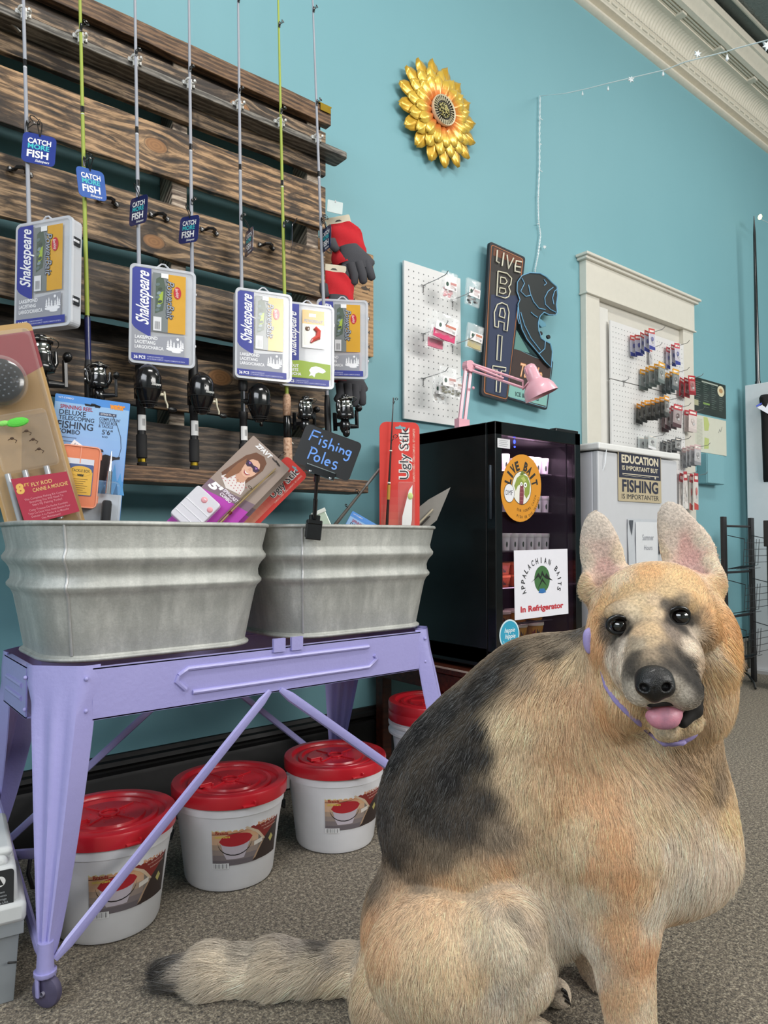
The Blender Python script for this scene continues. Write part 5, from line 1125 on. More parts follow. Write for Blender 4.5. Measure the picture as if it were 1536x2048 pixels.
bags = [(846, 571, .135, 'top left', 1, [(900, 545, .075, .105, 'e6a8ae', 'c98a86', 0, 'small bag of pink bait on the top left hook of the narrow pegboard', -4)]),
        (918, 600, .12, 'top right', 0, [(948, 560, .072, .105, '3a3a3c', 'c9b0b0', 0, 'bag of dark bait on the top right hook, beside the LIVE BAIT sign', -6)]),
        (846, 668, .135, 'middle left', 1, [(872, 640, .085, .11, 'e88aa0', 'd8a8a0', 1, 'bag with white label behind the bright pink one on the narrow pegboard', -3), (893, 630, .125, .10, 'e2487c', 'c26a50', 1, 'wide bag of bright pink worms on the middle of the narrow pegboard', -9)]),
        (918, 690, .12, 'middle right', 0, [(952, 650, .082, .10, 'c9bc8e', 'c27a5a', 1, 'bag of pale yellow worms over the pink lamp arm', -8)]),
        (846, 757, .135, 'bottom left', 1, [(878, 752, .06, .10, 'c8c0b8', 'c08a84', 0, 'half hidden small bag behind the bottom bag of the narrow pegboard', 0), (897, 735, .080, .105, '8a8878', 'c08a84', 0, 'bag of grey-green bait at the bottom of the narrow pegboard', -3)]),
        (925, 760, .10, 'bottom right', 0, [(914, 750, .055, .09, '6a6858', 'b09a90', 0, 'bag of dark speckled bait beside the bottom hook, at the lamp joint', -4)])]
for hx, hy, L, nm, _, lst in bags:
    Ph = W(hx if hx < 900 else 905, hy, -.022)
    hook(Ph.x, Ph.z, -.022, L, 'wire hook at the %s of the narrow white pegboard' % nm)
    for k, (px, py, w_, h_, cc, hd, kd, lab, rl) in enumerate(lst):
        yy = -.022-L*(.55+.28*k); baitbag(W(px, py, yy), w_, h_, lab, cc, hd, -6, rl, kd)
# lure packets in the casing
def packet(P, w, h, top, mid, bot, lab, grp, yaw=0, roll=0):
    t = thing('lure_packet', lab, 'packet', grp, M=fr(P, yaw, 0, roll)); b = B(top)
    b.prism([(-w/2, -h*.24), (w/2, -h*.24), (w/2, 0), (-w/2, 0)], -.0006, .0006); b.prism([(-w/2, -h), (w/2, -h), (w/2, -h*.22), (-w/2, -h*.22)], -.0006, .0004, c=mid); b.flat([(-w/2, -h), (w/2, -h), (w/2, -h*.86), (-w/2, -h*.80)], .0007, bot); b.rect(-w*.38, -h*.17, w*.38, -h*.08, .0009, 'f0e8e0'); b.build('header_card', PRINT, t)
    b = B('d6d8d8'); b.prism(rr(-w*.36, -h*.80, w*.36, -h*.28, w*.1), .0008, .006, top=.8); b.build('blister_shell', BLISTER, t, bevel=.001)
    b = B(bot if bot != 'e8e8ea' else '6a6c70'); b.ell(0, -h*.50, .003, w*.20, h*.12, .003, 8); b.ell(w*.1, -h*.64, .003, w*.14, h*.06, .002, 8, c='c0c2c4'); b.build('lure', METAL if 0 else PLASTIC, t, smooth=60)
stk = [(1283, 668, 5, .050, .105, 'c8504c', 'c9c8d8', '3a4290', 'red and blue lure packet on the top left casing hook', 'red and blue packets, top left'),
       (1316, 690, 1, .030, .085, 'c04a4a', 'd0d0d4', 'c0c0c4', 'small slim packet alone between the two top hooks', None),
       (1352, 690, 3, .045, .115, 'c84a55', 'c8c4d4', '34408e', 'red and blue lure packet on the top right casing hook', 'red and blue packets, top right'),
       (1303, 735, 5, .060, .105, 'e2a32c', '8a9290', '6a7472', 'orange-topped packet on the second row, left hook', 'orange-topped packets, second row left'),
       (1342, 745, 4, .055, .11, 'e2a32c', '6a7274', '4a5254', 'orange-topped packet on the second row, middle hook', 'orange-topped packets, second row middle'),
       (1380, 755, 3, .065, .105, 'b8242c', 'a82430', '8a1c26', 'glossy red hook case on the second row, right hook', 'red cases, second row right'),
       (1296, 805, 7, .060, .10, 'e59a26', '5a5a54', '3a3a38', 'orange-topped packet on the third row, left hook', 'orange-topped packets, third row'),
       (1345, 815, 4, .060, .12, 'b83a44', '9a8a8c', '4a2e34', 'dark red packet on the third row, middle hook', 'dark red packets, third row'),
       (1392, 820, 2, .070, .12, 'b83a44', 'd8ccc8', 'c8bcb8', 'red and white spinner packet hanging on the third row, right hook', 'red and white packets, third row right'),
       (1303, 872, 3, .080, .07, 'd6dad8', 'c6cccc', 'e8e8ea', 'clear packet on the row just above the freezer', 'clear packets above the freezer'),
       (1345, 880, 4, .045, .07, '5a5c5e', '8a8c8c', '3a3c3e', 'dark small packet just above the freezer', 'dark packets above the freezer'),
       (1384, 893, 4, .055, .11, 'cdb0b0', 'b4b4b8', '8a8c90', 'clear packet with pink header right of the freezer top', 'clear packets beside the freezer'),
       (1378, 945, 2, .045, .20, 'b8343c', 'cfc8c4', 'e0dcd8', 'tall narrow red and white packet on the inner hook beside the freezer', 'tall packets beside the freezer'),
       (1398, 948, 2, .045, .20, 'b8343c', 'd8d2cc', 'c0443c', 'tall narrow red and white packet on the outer hook beside the freezer', 'tall packets beside the freezer')]
rz = random.Random(3)
for px, py, n, w_, h_, a_, b_, c_, lab, grp in stk:
    base = W(px, py, -.10); hook(base.x, base.z-.008, -.045, .05+.026*n, 'wire hook carrying: '+lab.replace(' on the', ' of the')[:60])
    for k in range(n):
        packet(Vector((base.x+rz.uniform(-.006, .006), -.058-.024*k, base.z+rz.uniform(-.004, .004)+.003*k)), w_, h_, a_, b_, c_, lab if n == 1 else STK(k, n)+' '+lab, grp, rz.uniform(-16, 8), rz.uniform(-6, 4))
P = W(1247, 762, -.045); hook(P.x, P.z, -.045, .03, 'short empty wire hook at the seam of the casing pegboards')
# posters and switch box
def poster(name, a, c_, y, lab, cat='poster'):
    A, C = W(*a, y), W(*c_, y); w, h = C.x-A.x, A.z-C.z; return thing(name, lab, cat, M=fr((A.x, y, C.z), 0)), w, h
s, w, h = poster('fishing_chart', (1386, 752), (1452, 838), -.003, 'dark green chart poster with pale round emblem right of the door casing')
b = B('1c2a24'); b.prism([(0, 0), (w, 0), (w, h), (0, h)], 0, .001); b.build('poster_sheet', PRINT, s); b = B('5a6a62')
for c2 in range(4):
    for k in range(12): b.rect(w*(.06+.24*c2), h*(.86-.06*k), w*(.06+.24*c2+.15-.03*((k+c2) % 3)), h*(.875-.06*k), .0014)
b.rect(w*.25, h*.90, w*.75, h*.94, .0014, 'a8b0a4'); b.flat(oval(w*.84, h*.78, w*.11, h*.16, 20), .0015, 'd8cfae'); b.flat(oval(w*.84, h*.79, w*.06, h*.07, 12), .0017, 'b08a5a'); b.rect(w*.02, h*.2, w*.14, h*.36, .0015, 'a8a888'); b.rect(w*.28, h*.28, w*.48, h*.33, .0016, '7a9a4c'); b.build('poster_print', PRINT, s)
s, w, h = poster('area_map', (1388, 828), (1453, 912), -.004, 'pale map sheet with green shapes under the dark chart poster')
b = B('cfd0c0'); b.prism([(0, 0), (w, 0), (w, h), (0, h)], 0, .001); b.build('poster_sheet', PRINT, s); b = B('b6c278'); b.flat([(w*.30, h*.60), (w*.42, h*.62), (w*.46, h*.80), (w*.40, h*.98), (w*.28, h*.98)], .0014); b.flat([(w*.28, h*.10), (w*.42, h*.12), (w*.44, h*.4), (w*.3, h*.42)], .0014)
for k in range(24): b.rect(w*.06, h*(.10+.034*k), w*.24, h*(.108+.034*k), .0014, '9a9c8c')
b.stroke([(w*.75, h*.62), (w*.78, h*.72), (w*.82, h*.66), (w*.86, h*.8)], w*.012, .0015, '8a8c88'); b.build('poster_print', PRINT, s)
A, C = W(1411, 906, -.05), W(1446, 970, -.05); s = thing('wall_box', 'teal painted metal electrical box on the wall below the posters', 'box', M=((A.x+C.x)/2, -.028, (A.z+C.z)/2)); b = B(); b.box(0, 0, 0, C.x-A.x, .056, A.z-C.z); b.build('box_body', TEAL, s, bevel=.004); b = B(); b.box(0, -.030, 0, C.x-A.x-.006, .006, A.z-C.z-.006); b.build('box_cover', TEAL, s, bevel=.002)
# ================================================================ wall art: sunflower, neon style sign, lamp, string lights
P = W(880, 226, -.035); fl_ = thing('sunflower_wall_art', 'yellow and orange painted metal sunflower hanging on the teal wall', 'wall art', M=fr((P.x, -.02, P.z), 0, 0, 6))
def petal_mat():
    n = NT('painted_petal'); ca = n('VertexColor', None, layer_name='Col').outputs['Color']; g = n.noise(n.coord((60, 60, 5)), 6, 3)
    n.set('Base Color', n.mix(n.math('MULTIPLY', g, .35), ca, lin('e8d878'))); n.set('Metallic', .35); n.set('Roughness', .32); n.set('Coat Weight', .4); return n.m
PET = petal_mat()
def petal(root, ang, r0, r1, wd, z0, z1, cin, cout):
    wd *= 1.35; b = B(); rows = []; N = 9; cols = []
    for i in range(N):
        u = i/(N-1); wv = wd*(max(0, 1-u**5)**.5)*(.35+.65*min(1, u*1.5)) if u < .98 else wd*.16
        z = z0+(z1-z0)*sin(u*pi*.6)-.006*u**4
        rows.append([(wv*v, r0+(r1-r0)*u, z+.0022*cos(v*pi*1.5)-.007*v*v) for v in (-1, -.66, -.33, 0, .33, .66, 1)])
    n0 = len(b.f)
    for i in range(N-1):
        f = i/(N-2); k = max(0, min(1, (f-.25)*2.2)); c = tuple(cin[j]*(1-k)+cout[j]*k for j in range(3)); c = tuple(max(0, min(1, x)) for x in c)
        b.grid([rows[i], rows[i+1]], c=c)
    b.v = [Rm(ang, 'Z') @ v for v in b.v]
    # weld rows for smooth shading
    o = b.build('petal', PET, root, smooth=80); bm = bmesh.new(); bm.from_mesh(o.data); bmesh.ops.remove_doubles(bm, verts=bm.verts, dist=1e-5); bm.to_mesh(o.data); bm.free(); o.data.shade_smooth()
    md = o.modifiers.new('thick', 'SOLIDIFY'); md.thickness = .0012; return o
Y_, O_, Y2 = (.86, .68, .16), (.86, .36, .12), (.93, .76, .28)
for k in range(16): petal(fl_, 22.5*k+4, .050, .208, .025, .004, .018, Y_, (.85, .64, .12))
for k in range(16): petal(fl_, 22.5*k+15, .045, .170, .023, .014, .030, (.88, .62, .16), Y2)
for k in range(16): petal(fl_, 22.5*k+4, .040, .138, .021, .022, .040, O_, Y2)
b = B('e6d9b8'); b.lathe([(.056, .026), (.060, .038), (.058, .044), (.054, .040)], 40)
b.lathe([(.0, .034), (.056, .036)], 40, c='17140f'); 
for k in range(30): a = 2*pi*k/30; b.box(.046, 0, .038, .018, .0017, .006, c='e0d6b4', M=Rm(12*k, 'Z'))
b.build('seed_rim', SATIN, fl_, smooth=40)
b = B('b8a860'); rz = random.Random(5)
for k in range(170): r_ = .030*math.sqrt(rz.random()); a = k*2.4; b.ell(r_*cos(a), r_*sin(a), .037+.010*(1-(r_/.030)**2), .0024, .0022, .002, 6, c=('c9bb72', '8a8450', 'd8cf96', '3a341f')[k % 4 if r_ > .018 else k % 3])
b.lathe([(0, .042), (.018, .040), (.030, .034)], 24, c='2a2618'); tag(b.build('seed_cluster', SATIN, fl_, smooth=60), kind='stuff')
b = B('2a2420'); b.lathe([(0, -.018), (.05, -.018), (.05, .024), (0, .024)], 20); b.build('back_plate', MATTE, fl_)

# LIVE BAIT sign (printed metal in neon tube style)
SY = -.045
def s5(x, y): P = W(750+x/3.84, 480+y/3.84, SY); return (P.x, P.z)
A = W(1010, 650, SY)
s = thing('live_bait_sign', 'tall retro LIVE BAIT wall sign with blue outlined fish', 'sign', M=T(A.x, SY, A.z) @ Rm(90, 'X'))
def L5(pts): return [(p[0]-A.x, p[1]-A.z) for p in (s5(*q) for q in pts)]
def rounded(pts, r=.012, n=4):
    out = []; m = len(pts)
    for i in range(m):
        p, a, c = Vector(pts[i]), Vector(pts[i-1]), Vector(pts[(i+1) % m]); d1, d2 = (a-p).normalized(), (c-p).normalized()
        for k in range(n+1): t_ = k/n; q = (p+d1*r)*(1-t_)**2+p*2*t_*(1-t_)+(p+d2*r)*t_**2; out.append((q.x, q.y))
    return out
def insetq(pts, f): c = [sum(p[i] for p in pts)/len(pts) for i in (0, 1)]; return [(c[0]+(p[0]-c[0])*f[0], c[1]+(p[1]-c[1])*f[1]) for p in pts]
brd = L5([(878, 10), (1152, 135), (1012, 1250), (812, 1195)])[::-1]
b = B('1d1f26'); b.prism(rounded(brd, .016), -.012, .004); b.build('tall_panel', SATIN, s, bevel=.002)
b = B(); z = .0045
b.flat(rounded(insetq(brd, (.90, .965)), .014), z, 'b06a3c'); b.flat(rounded(insetq(brd, (.86, .955)), .013), z+.0003, '2a2624')
q = insetq(brd, (.84, .95)); 
low = L5([(1105, 420), (1000, 1225), (835, 1175), (880, 400)])[::-1]; b.flat(insetq(low, (.93, .97)), z+.0006, '2b3552'); b.flat(L5([(880, 240), (1110, 330), (1095, 430), (872, 420)])[::-1], z+.0007, '33302f')
b.flat(L5([(905, 60), (1120, 150), (1112, 200), (900, 120)])[::-1], z+.0008, '6a3a24')
b.build('panel_print', PRINT, s)
lt = B('d8d2b8')
def neon(pts, w=.007, c='e0dcc8', zz=.010, mat=None): 
    q = L5(pts); lt.tube([(p[0], p[1], zz) for p in q], w/2, 7, c=c)
w1 = .0075
neon([(925, 85), (918, 170), (940, 182)]); neon([(975, 105), (962, 205)]); neon([(1000, 120), (1010, 225), (1050, 145)]); neon([(1112, 175), (1070, 165), (1062, 205), (1060, 245), (1100, 255)]); neon([(1066, 208), (1104, 215)])
lt.build('live_letters', SATIN, s, smooth=60)
lt = B('d8d2b8'); W2 = .0065
def outline(loops, w=.0055):
    for l in loops: neon(l+[l[0]], w, 'ddd8c0')
outline([[(930, 245), (1000, 262), (1035, 300), (1028, 345), (1012, 365), (1024, 400), (1012, 440), (985, 452), (920, 432)], [(950, 290), (985, 298), (1000, 325), (985, 345), (948, 338)], [(944, 372), (985, 380), (990, 408), (970, 418), (940, 410)]])
outline([[(905, 670), (902, 560), (925, 500), (960, 487), (1000, 505), (1015, 560), (1000, 705), (975, 698), (978, 640), (935, 628), (932, 676)], [(940, 590), (950, 530), (975, 530), (985, 570), (980, 605)]])
outline([[(930, 735), (962, 742), (950, 935), (920, 925)], [(890, 970), (990, 985), (988, 1012), (955, 1008), (945, 1175), (915, 1168), (922, 1000), (888, 995)]])
lt.build('bait_letters', SATIN, s, smooth=60)
brd2 = L5([(1040, 800), (1230, 890), (1375, 930), (1325, 1305), (1015, 1215)])[::-1]
b = B('1d1f26'); b.prism(rounded(brd2, .012), -.014, -.002); b.build('lower_panel', SATIN, s, bevel=.002); b = B(); b.flat(rounded(insetq(brd2, (.94, .94)), .010), -.0016, '6fa6b4'); b.flat(rounded(insetq(brd2, (.92, .92)), .010), -.0013, '3a2a26'); b.flat(L5([(1030, 1110), (1325, 1190), (1318, 1275), (1022, 1200)])[::-1], -.0010, '7fb0a8')
b.flat(L5([(1060, 640), (1190, 870), (1050, 830)])[::-1], -.0008, '5c8a84')
b.text('ICE & DRINKS', *L5([(1170, 1200)])[0], .019, -.0004, '1f3a40', w=.155, rot=-1, bold=.02); b.text('Tackle', *L5([(1190, 1010)])[0], .060, -.0004, 'd08a5c', w=.155, rot=-1, shear=.3, bold=.03); b.text('Tackle', *L5([(1190, 1010)])[0], .060, -.0001, 'f0c8a0', w=.152, rot=-1, shear=.3, bold=-.012); b.build('lower_print', PRINT, s)
fp = [(1075, 330), (1110, 280), (1170, 258), (1250, 262), (1300, 290), (1340, 330), (1380, 365), (1385, 430), (1375, 500), (1382, 560), (1370, 582), (1320, 580), (1280, 560), (1250, 590), (1235, 640), (1240, 700), (1260, 760), (1290, 780), (1330, 800), (1345, 860), (1335, 985), (1290, 940), (1250, 890), (1200, 830), (1150, 770), (1110, 690), (1090, 600), (1080, 500), (1095, 465), (1072, 400)]
b = B('262b2c'); b.prism(L5(fp)[::-1], -.004, .010); b.prism(L5([(1250, 600), (1300, 640), (1305, 665), (1270, 675), (1240, 640)])[::-1], -.004, .008, c='5f94a8')
for c2 in ((1340, 742), (1345, 832), (1280, 715)): P2 = L5([c2])[0]; b.prism(oval(P2[0], P2[1], .011, .009, 14), -.012, -.002, c='232626')
b.build('fish_panel', SATIN, s, bevel=.0015)
lt = B('6fa9cf')
for ln in (fp+[fp[0]], [(1110, 300), (1130, 340), (1100, 400), (1140, 440), (1180, 430)], [(1160, 350), (1175, 420), (1200, 480), (1240, 530), (1290, 540)], [(1350, 370), (1310, 400), (1285, 450), (1290, 500), (1330, 540), (1370, 560)], [(1385, 380), (1360, 400), (1345, 450), (1355, 500)], [(1080, 520), (1075, 600), (1090, 650)], [(1100, 560), (1130, 660), (1180, 760), (1250, 850)], [(1290, 780), (1285, 840), (1240, 880)], [(1280, 310), (1300, 340), (1280, 355)], [(1230, 600), (1200, 580), (1180, 560)]):
    neon(ln, .0042, '6fa9cf', .013)
lt.build('neon_outline', PLASTIC, s, smooth=60)

# pink desk lamp on the fridge
LPT = 2.40; base = Vector((1.70, -.33, FZ1+.001)); t = thing('desk_lamp', 'pink jointed desk lamp standing on the black fridge', 'lamp', M=Matrix.Translation(base)); PK = vc(.35, 0, .3, .03); pk = 'e9aebb'
def q(px, py, dt=0): return Q(px, py, LPT+dt)-base
j1, j2, hd = q(937, 733), q(1046, 770, -.02), q(1062, 757, -.03)
b = B(pk); b.lathe([(0, 0), (.035, 0), (.035, .010), (.02, .016), (0, .016)], 20); b.box(0, 0, .03, .05, .022, .036); b.build('lamp_base', PK, t, smooth=40)
for dx in (-.012, .012): b = B(pk); b.box(0, 0, 0, .008, .010, 1.0, M=Matrix.Translation((Vector((dx, 0, .04))+j1+Vector((dx, 0, 0)))/2) @ (j1-Vector((0, 0, .04))).to_track_quat('Z', 'Y').to_matrix().to_4x4() @ Matrix.Scale((j1-Vector((0, 0, .04))).length, 4, (0, 0, 1))); b.build('lower_arm', PK, t)
b = B(pk); Mj = Matrix.Translation(j1); b.lathe([(0, -.012), (.02, -.012), (.02, .012), (0, .012)], 16, M=Mj @ Rm(90, 'X')); b.box(0, 0, .0, .034, .022, .03, M=Mj); b.ell(.006, -.016, -.075, .006, .005, .006, 8, M=Mj); b.build('elbow_joint', PK, t, bevel=.003)
d = j2-j1
for o_ in (Vector((0, 0, .013)), Vector((0, 0, -.010))): b = B(pk); b.tube([j1+o_, j1+d+o_], .0048, 6); b.build('upper_arm', PK, t)
b = B(pk); b.tube([j1+d*.1+Vector((0, -.006, .004)), j1+d*.62+Vector((0, -.006, -.003))], .0045, 8); b.tube([j2+Vector((0, 0, .015)), j2+Vector((0, 0, -.014)), hd+Vector((-.010, 0, -.012)), hd], .004, 7); b.tube([hd+Vector((-.03, 0, .03)), hd+Vector((-.02, 0, .012)), hd], .003, 7); b.build('spring_link', PK, t, smooth=50)
ax = (q(1085, 800, -.02)-q(1058, 735, -.02)).normalized()
Mh = Matrix.Translation(q(1058, 733, -.03)) @ Vector((0, 0, -1)).rotation_difference((ax+Vector((.0, -.05, -.05))).normalized()).to_matrix().to_4x4()
b = B(pk); pr = [(0, .008), (.012, .006), (.019, 0), (.022, -.012), (.0235, -.046), (.028, -.054), (.042, -.064), (.052, -.080), (.057, -.102), (.058, -.106)]; b.lathe(pr+[(.0565, -.106)]+[(r-.0015, z) for r, z in pr[::-1][1:-2]], 36, M=Mh); b.build('lamp_shade', PK, t, smooth=50)
b = B('f4efe4'); b.ell(0, 0, -.074, .022, .022, .026, 14, M=Mh); b.build('bulb', SATIN, t, smooth=60)

# string lights
def lightstring(name, pts, lab, ornaments, r=.0019, twist=0):
    o0 = pts[0]; t = thing(name, lab, 'string lights', M=Matrix.Translation(o0)); pts = [p-o0 for p in pts]; fine = []
    for i in range(len(pts)-1):
        for k in range(10): u = k/10; fine.append(pts[i].lerp(pts[i+1], u)+Vector((0, 0, 0)))
    fine.append(pts[-1]); b = B('dfe8ea')
    if twist:
        for ph in (0, pi): b.tube([p+Vector((.0025*cos(k*1.9+ph), .0025*sin(k*1.9+ph), 0)) for k, p in enumerate(fine)], r, 5)
    else: b.tube(fine, r, 5)
    b.build('wire', vc(.2, 0, .5, .02), t, smooth=60)
    for kind, P, sc in ornaments:
        b = B('e6ecee'); P = P-o0
        if kind == 'star':
            poly = []; 
            for k in range(12): a = 2*pi*k/12+.3; rr_ = sc*(1 if k % 2 == 0 else .45); poly.append((rr_*cos(a), rr_*sin(a)))
            b.prism(poly, -sc*.15, sc*.15, M=Matrix.Translation(P) @ Rm(-35, 'Z') @ Rm(90, 'X')); b.build('star_light', vc(.1, 0, .8, .02, 0, 200, .85), t)
        elif kind == 'drop': b.lathe([(0, .0), (sc*.15, -.2*sc), (sc*.35, -1.1*sc), (sc*.38, -1.5*sc), (sc*.2, -1.8*sc), (0, -1.85*sc)], 10, M=Matrix.Translation(P)); b.build('drop_light', vc(.1, 0, .8, .02, 0, 200, .8), t, smooth=60)
        else: b.tube([P, P+Vector((sc, -.004, -.006))], .0018, 5); b.build('twig_light', vc(.1, 0, .8, .02), t)
    return t
def I(px, py, u): # from the hook on the wall out towards the room
    return Q(px, py, 3.05*(1-u)+1.95*u)
hk = W(1080, 192, -.012)
ln = [(1080, 192), (1130, 187), (1172, 178), (1215, 167), (1262, 156), (1330, 140), (1370, 124), (1450, 104), (1472, 97), (1536, 80), (1600, 66)]
pts = [hk]+[I(x, y, (x-1080)/470) for x, y in ln[1:]]
orn = [('drop', I(1165, 182, .18), .010), ('drop', I(1216, 172, .29), .010), ('star', I(1262, 159, .39), .013), ('drop', I(1326, 141, .52), .011), ('star', I(1395, 108, .66), .013), ('drop', I(1454, 108, .8), .012), ('star', I(1534, 92, .95), .016)]
lightstring('string_lights', pts, 'clear string lights with stars and drops running from the wall hook to the ceiling', orn)
vp = [W(x, y, -.012) for x, y in ((1080, 192), (1079, 260), (1079, 330), (1076, 400), (1077, 440), (1081, 470), (1076, 510), (1070, 540), (1071, 552))]
orn = [('twig', W(1080, 236, -.014), .014), ('twig', W(1079, 286, -.014), .010), ('twig', W(1080, 340, -.014), .012), ('twig', W(1078, 392, -.014), -.014), ('twig', W(1078, 448, -.014), -.018), ('star', W(1089, 494, -.02), .010), ('drop', W(1074, 546, -.02), .008)]
lightstring('string_lights', vp, 'twisted clear light strand hanging down the wall to the fish sign', orn, .0017, 1)
P = W(1520, 434, -.12); t = thing('string_lights', 'lit warm yellow bulb on a thin wire at the far right', 'string lights', M=Matrix.Translation(P)); b = B('ffe6a0'); b.ell(0, 0, 0, .012, .012, .020, 10, M=Rm(25, 'Y')); b.build('bulb', vc(.3, 0, 0, .02, 0, 200, 1, 0, 0, 2.2), t, smooth=60)
b = B('b8c4c4'); b.tube([(-.02, 0, -.01), (0, 0, -.012), (.3, -.05, -.03)], .0015, 5); b.build('wire', SATIN, t)

# ================================================================ far right: wire rack, white panel, long pole
P0 = Vector((W(1448, 1100, -.2).x, -.20, 0)); RW = W(1503, 1100, -.2).x-P0.x; t = thing('wire_rack', 'dark metal display rack with wire mesh baskets against the teal wall', 'rack', M=T(*P0)); RKM = vc(.4, .6, 0, .1)
for x, y in ((0, 0), (RW, 0)): b = B('3b3a3c'); b.box(x, y, .46, .036, .02, .92); b.build('post', RKM, t, bevel=.002)
for z in (.87, .62, .38, .14): b = B('3b3a3c'); b.tube([(0, 0, z), (RW, 0, z)], .007, 6); b.build('cross_bar', RKM, t)
for zb in (.64, .40, .16):
    b = B('55565a')
    for k in range(6): b.tube([(.02+.035*k, -.01, zb), (.02+.035*k, -.09, zb+.02), (.02+.035*k, -.10, zb+.16)], .0016, 4)
    for k in range(6): b.tube([(.02, -.012-.086*min(1, k/2), zb+.0+.035*max(0, k-1)), (RW-.02, -.012-.086*min(1, k/2), zb+.035*max(0, k-1))], .0016, 4)
    for k in range(2): b.tube([(.02+(RW-.04)*k, -.01, zb+.18), (.02+(RW-.04)*k, -.10, zb+.16)], .0022, 4)
    tag(b.build('wire_basket', METAL, t), kind='stuff')
t = thing('display_partition', 'tall white display panel standing out from the wall at the right edge', 'panel', M=T(4.46, -.65, 0)); b = B('e4e6ea'); b.box(0, 0, .88, .03, 1.2, 1.72); b.build('panel_board', WHM, t, bevel=.003); b = B('c8cacc'); b.box(0, 0, .01, .10, 1.2, .02); b.build('panel_foot', WHM, t)
pb, pt = F(1529, 1338), None; tt = (pb-CAM).length/ray(1529, 1338).length; tip = Q(1508, 432, tt*1.0); t = thing('long_pole', 'very long black fishing pole standing upright at the far right', 'fishing rod', M=Matrix.Translation(pb)); d = tip-pb
b = B('141518'); b.tube([d*0+Vector((0, 0, 0)), d*.35, d*.7, d*.96, d], [.017, .016, .013, .008, .002], 12); b.tube([d*.62, d*.635], .0165, 12); b.tube([d*.40, d*.41], .018, 12); b.build('pole_blank', GLOSSBLACK, t, smooth=60)
for f in (.42, .285): b = B('b0b2b6'); p = d*f; b.box(p.x-.01, p.y-.012, p.z, .05, .006, .008); b.ell(p.x-.02, p.y-.018, p.z, .006, .006, .010, 8); b.build('pole_clip', CHROME, t)
b = B('d8d8da'); b.tube([Vector((-.03, .01, .02)), d*.30+Vector((-.03, .01, 0))], .008, 8); b.build('pale_section', SATIN, t, smooth=60)
Pk = Q(1534, 860, tt*.97); t = thing('black_bag', 'black cloth bag with white and blue card hanging at the right edge', 'bag', M=Matrix.Translation(Pk)); b = B('0e0e10')
rows = [[(-.055+(.02*sin(v*2.4))+w_*.5*cos(a)+.05, .03*sin(a), .21-.52*v) for a in [2*pi*k/14 for k in range(14)]] for v, w_ in ((0, .05), (.04, .13), (.15, .10), (.3, .09), (.5, .10), (.75, .085), (.95, .06), (1, .02))]
b.grid(rows, loop=True); b.build('bag_body', CLOTH, t, smooth=70); b = B('dfe3ee'); b.prism([(-.09, .0), (.04, .075), (.10, .03), (-.01, -.055)], .04, .042, M=Rm(-55, 'Z') @ Rm(90, 'X') @ T(.03, .13, 0)); b.prism([(-.092, .004), (.040, .080), (.036, .088), (-.096, .012)], .0405, .0425, c='3a52c8', M=Rm(-55, 'Z') @ Rm(90, 'X') @ T(.03, .13, 0)); b.build('price_card', PRINT, t)
Pk = Q(1537, 1060, tt*.86); t = thing('dark_cabinet', 'dark brown cabinet edge at the right border of the photo', 'cabinet', M=T(Pk.x+.02, Pk.y, 0)); b = B('2c2826'); b.box(.10, -.1, .40, .16, .26, .80); b.box(.10, -.1, .83, .18, .28, .14); b.build('cabinet_body', SATIN, t, bevel=.004); b = B('8f8a82'); b.box(.10, -.236, .40, .13, .012, .70); b.build('cabinet_door', SATIN, t, bevel=.003)
b = B('161616'); b.tube([F(1462, 1342, .012), F(1480, 1340, .05), F(1497, 1350, .035), F(1508, 1366, .012), F(1511, 1377, .01)], .006, 8); tag(b.build('floor_cable', PLASTIC, None, smooth=60), 'black cable curling on the carpet by the wire rack', 'cable')
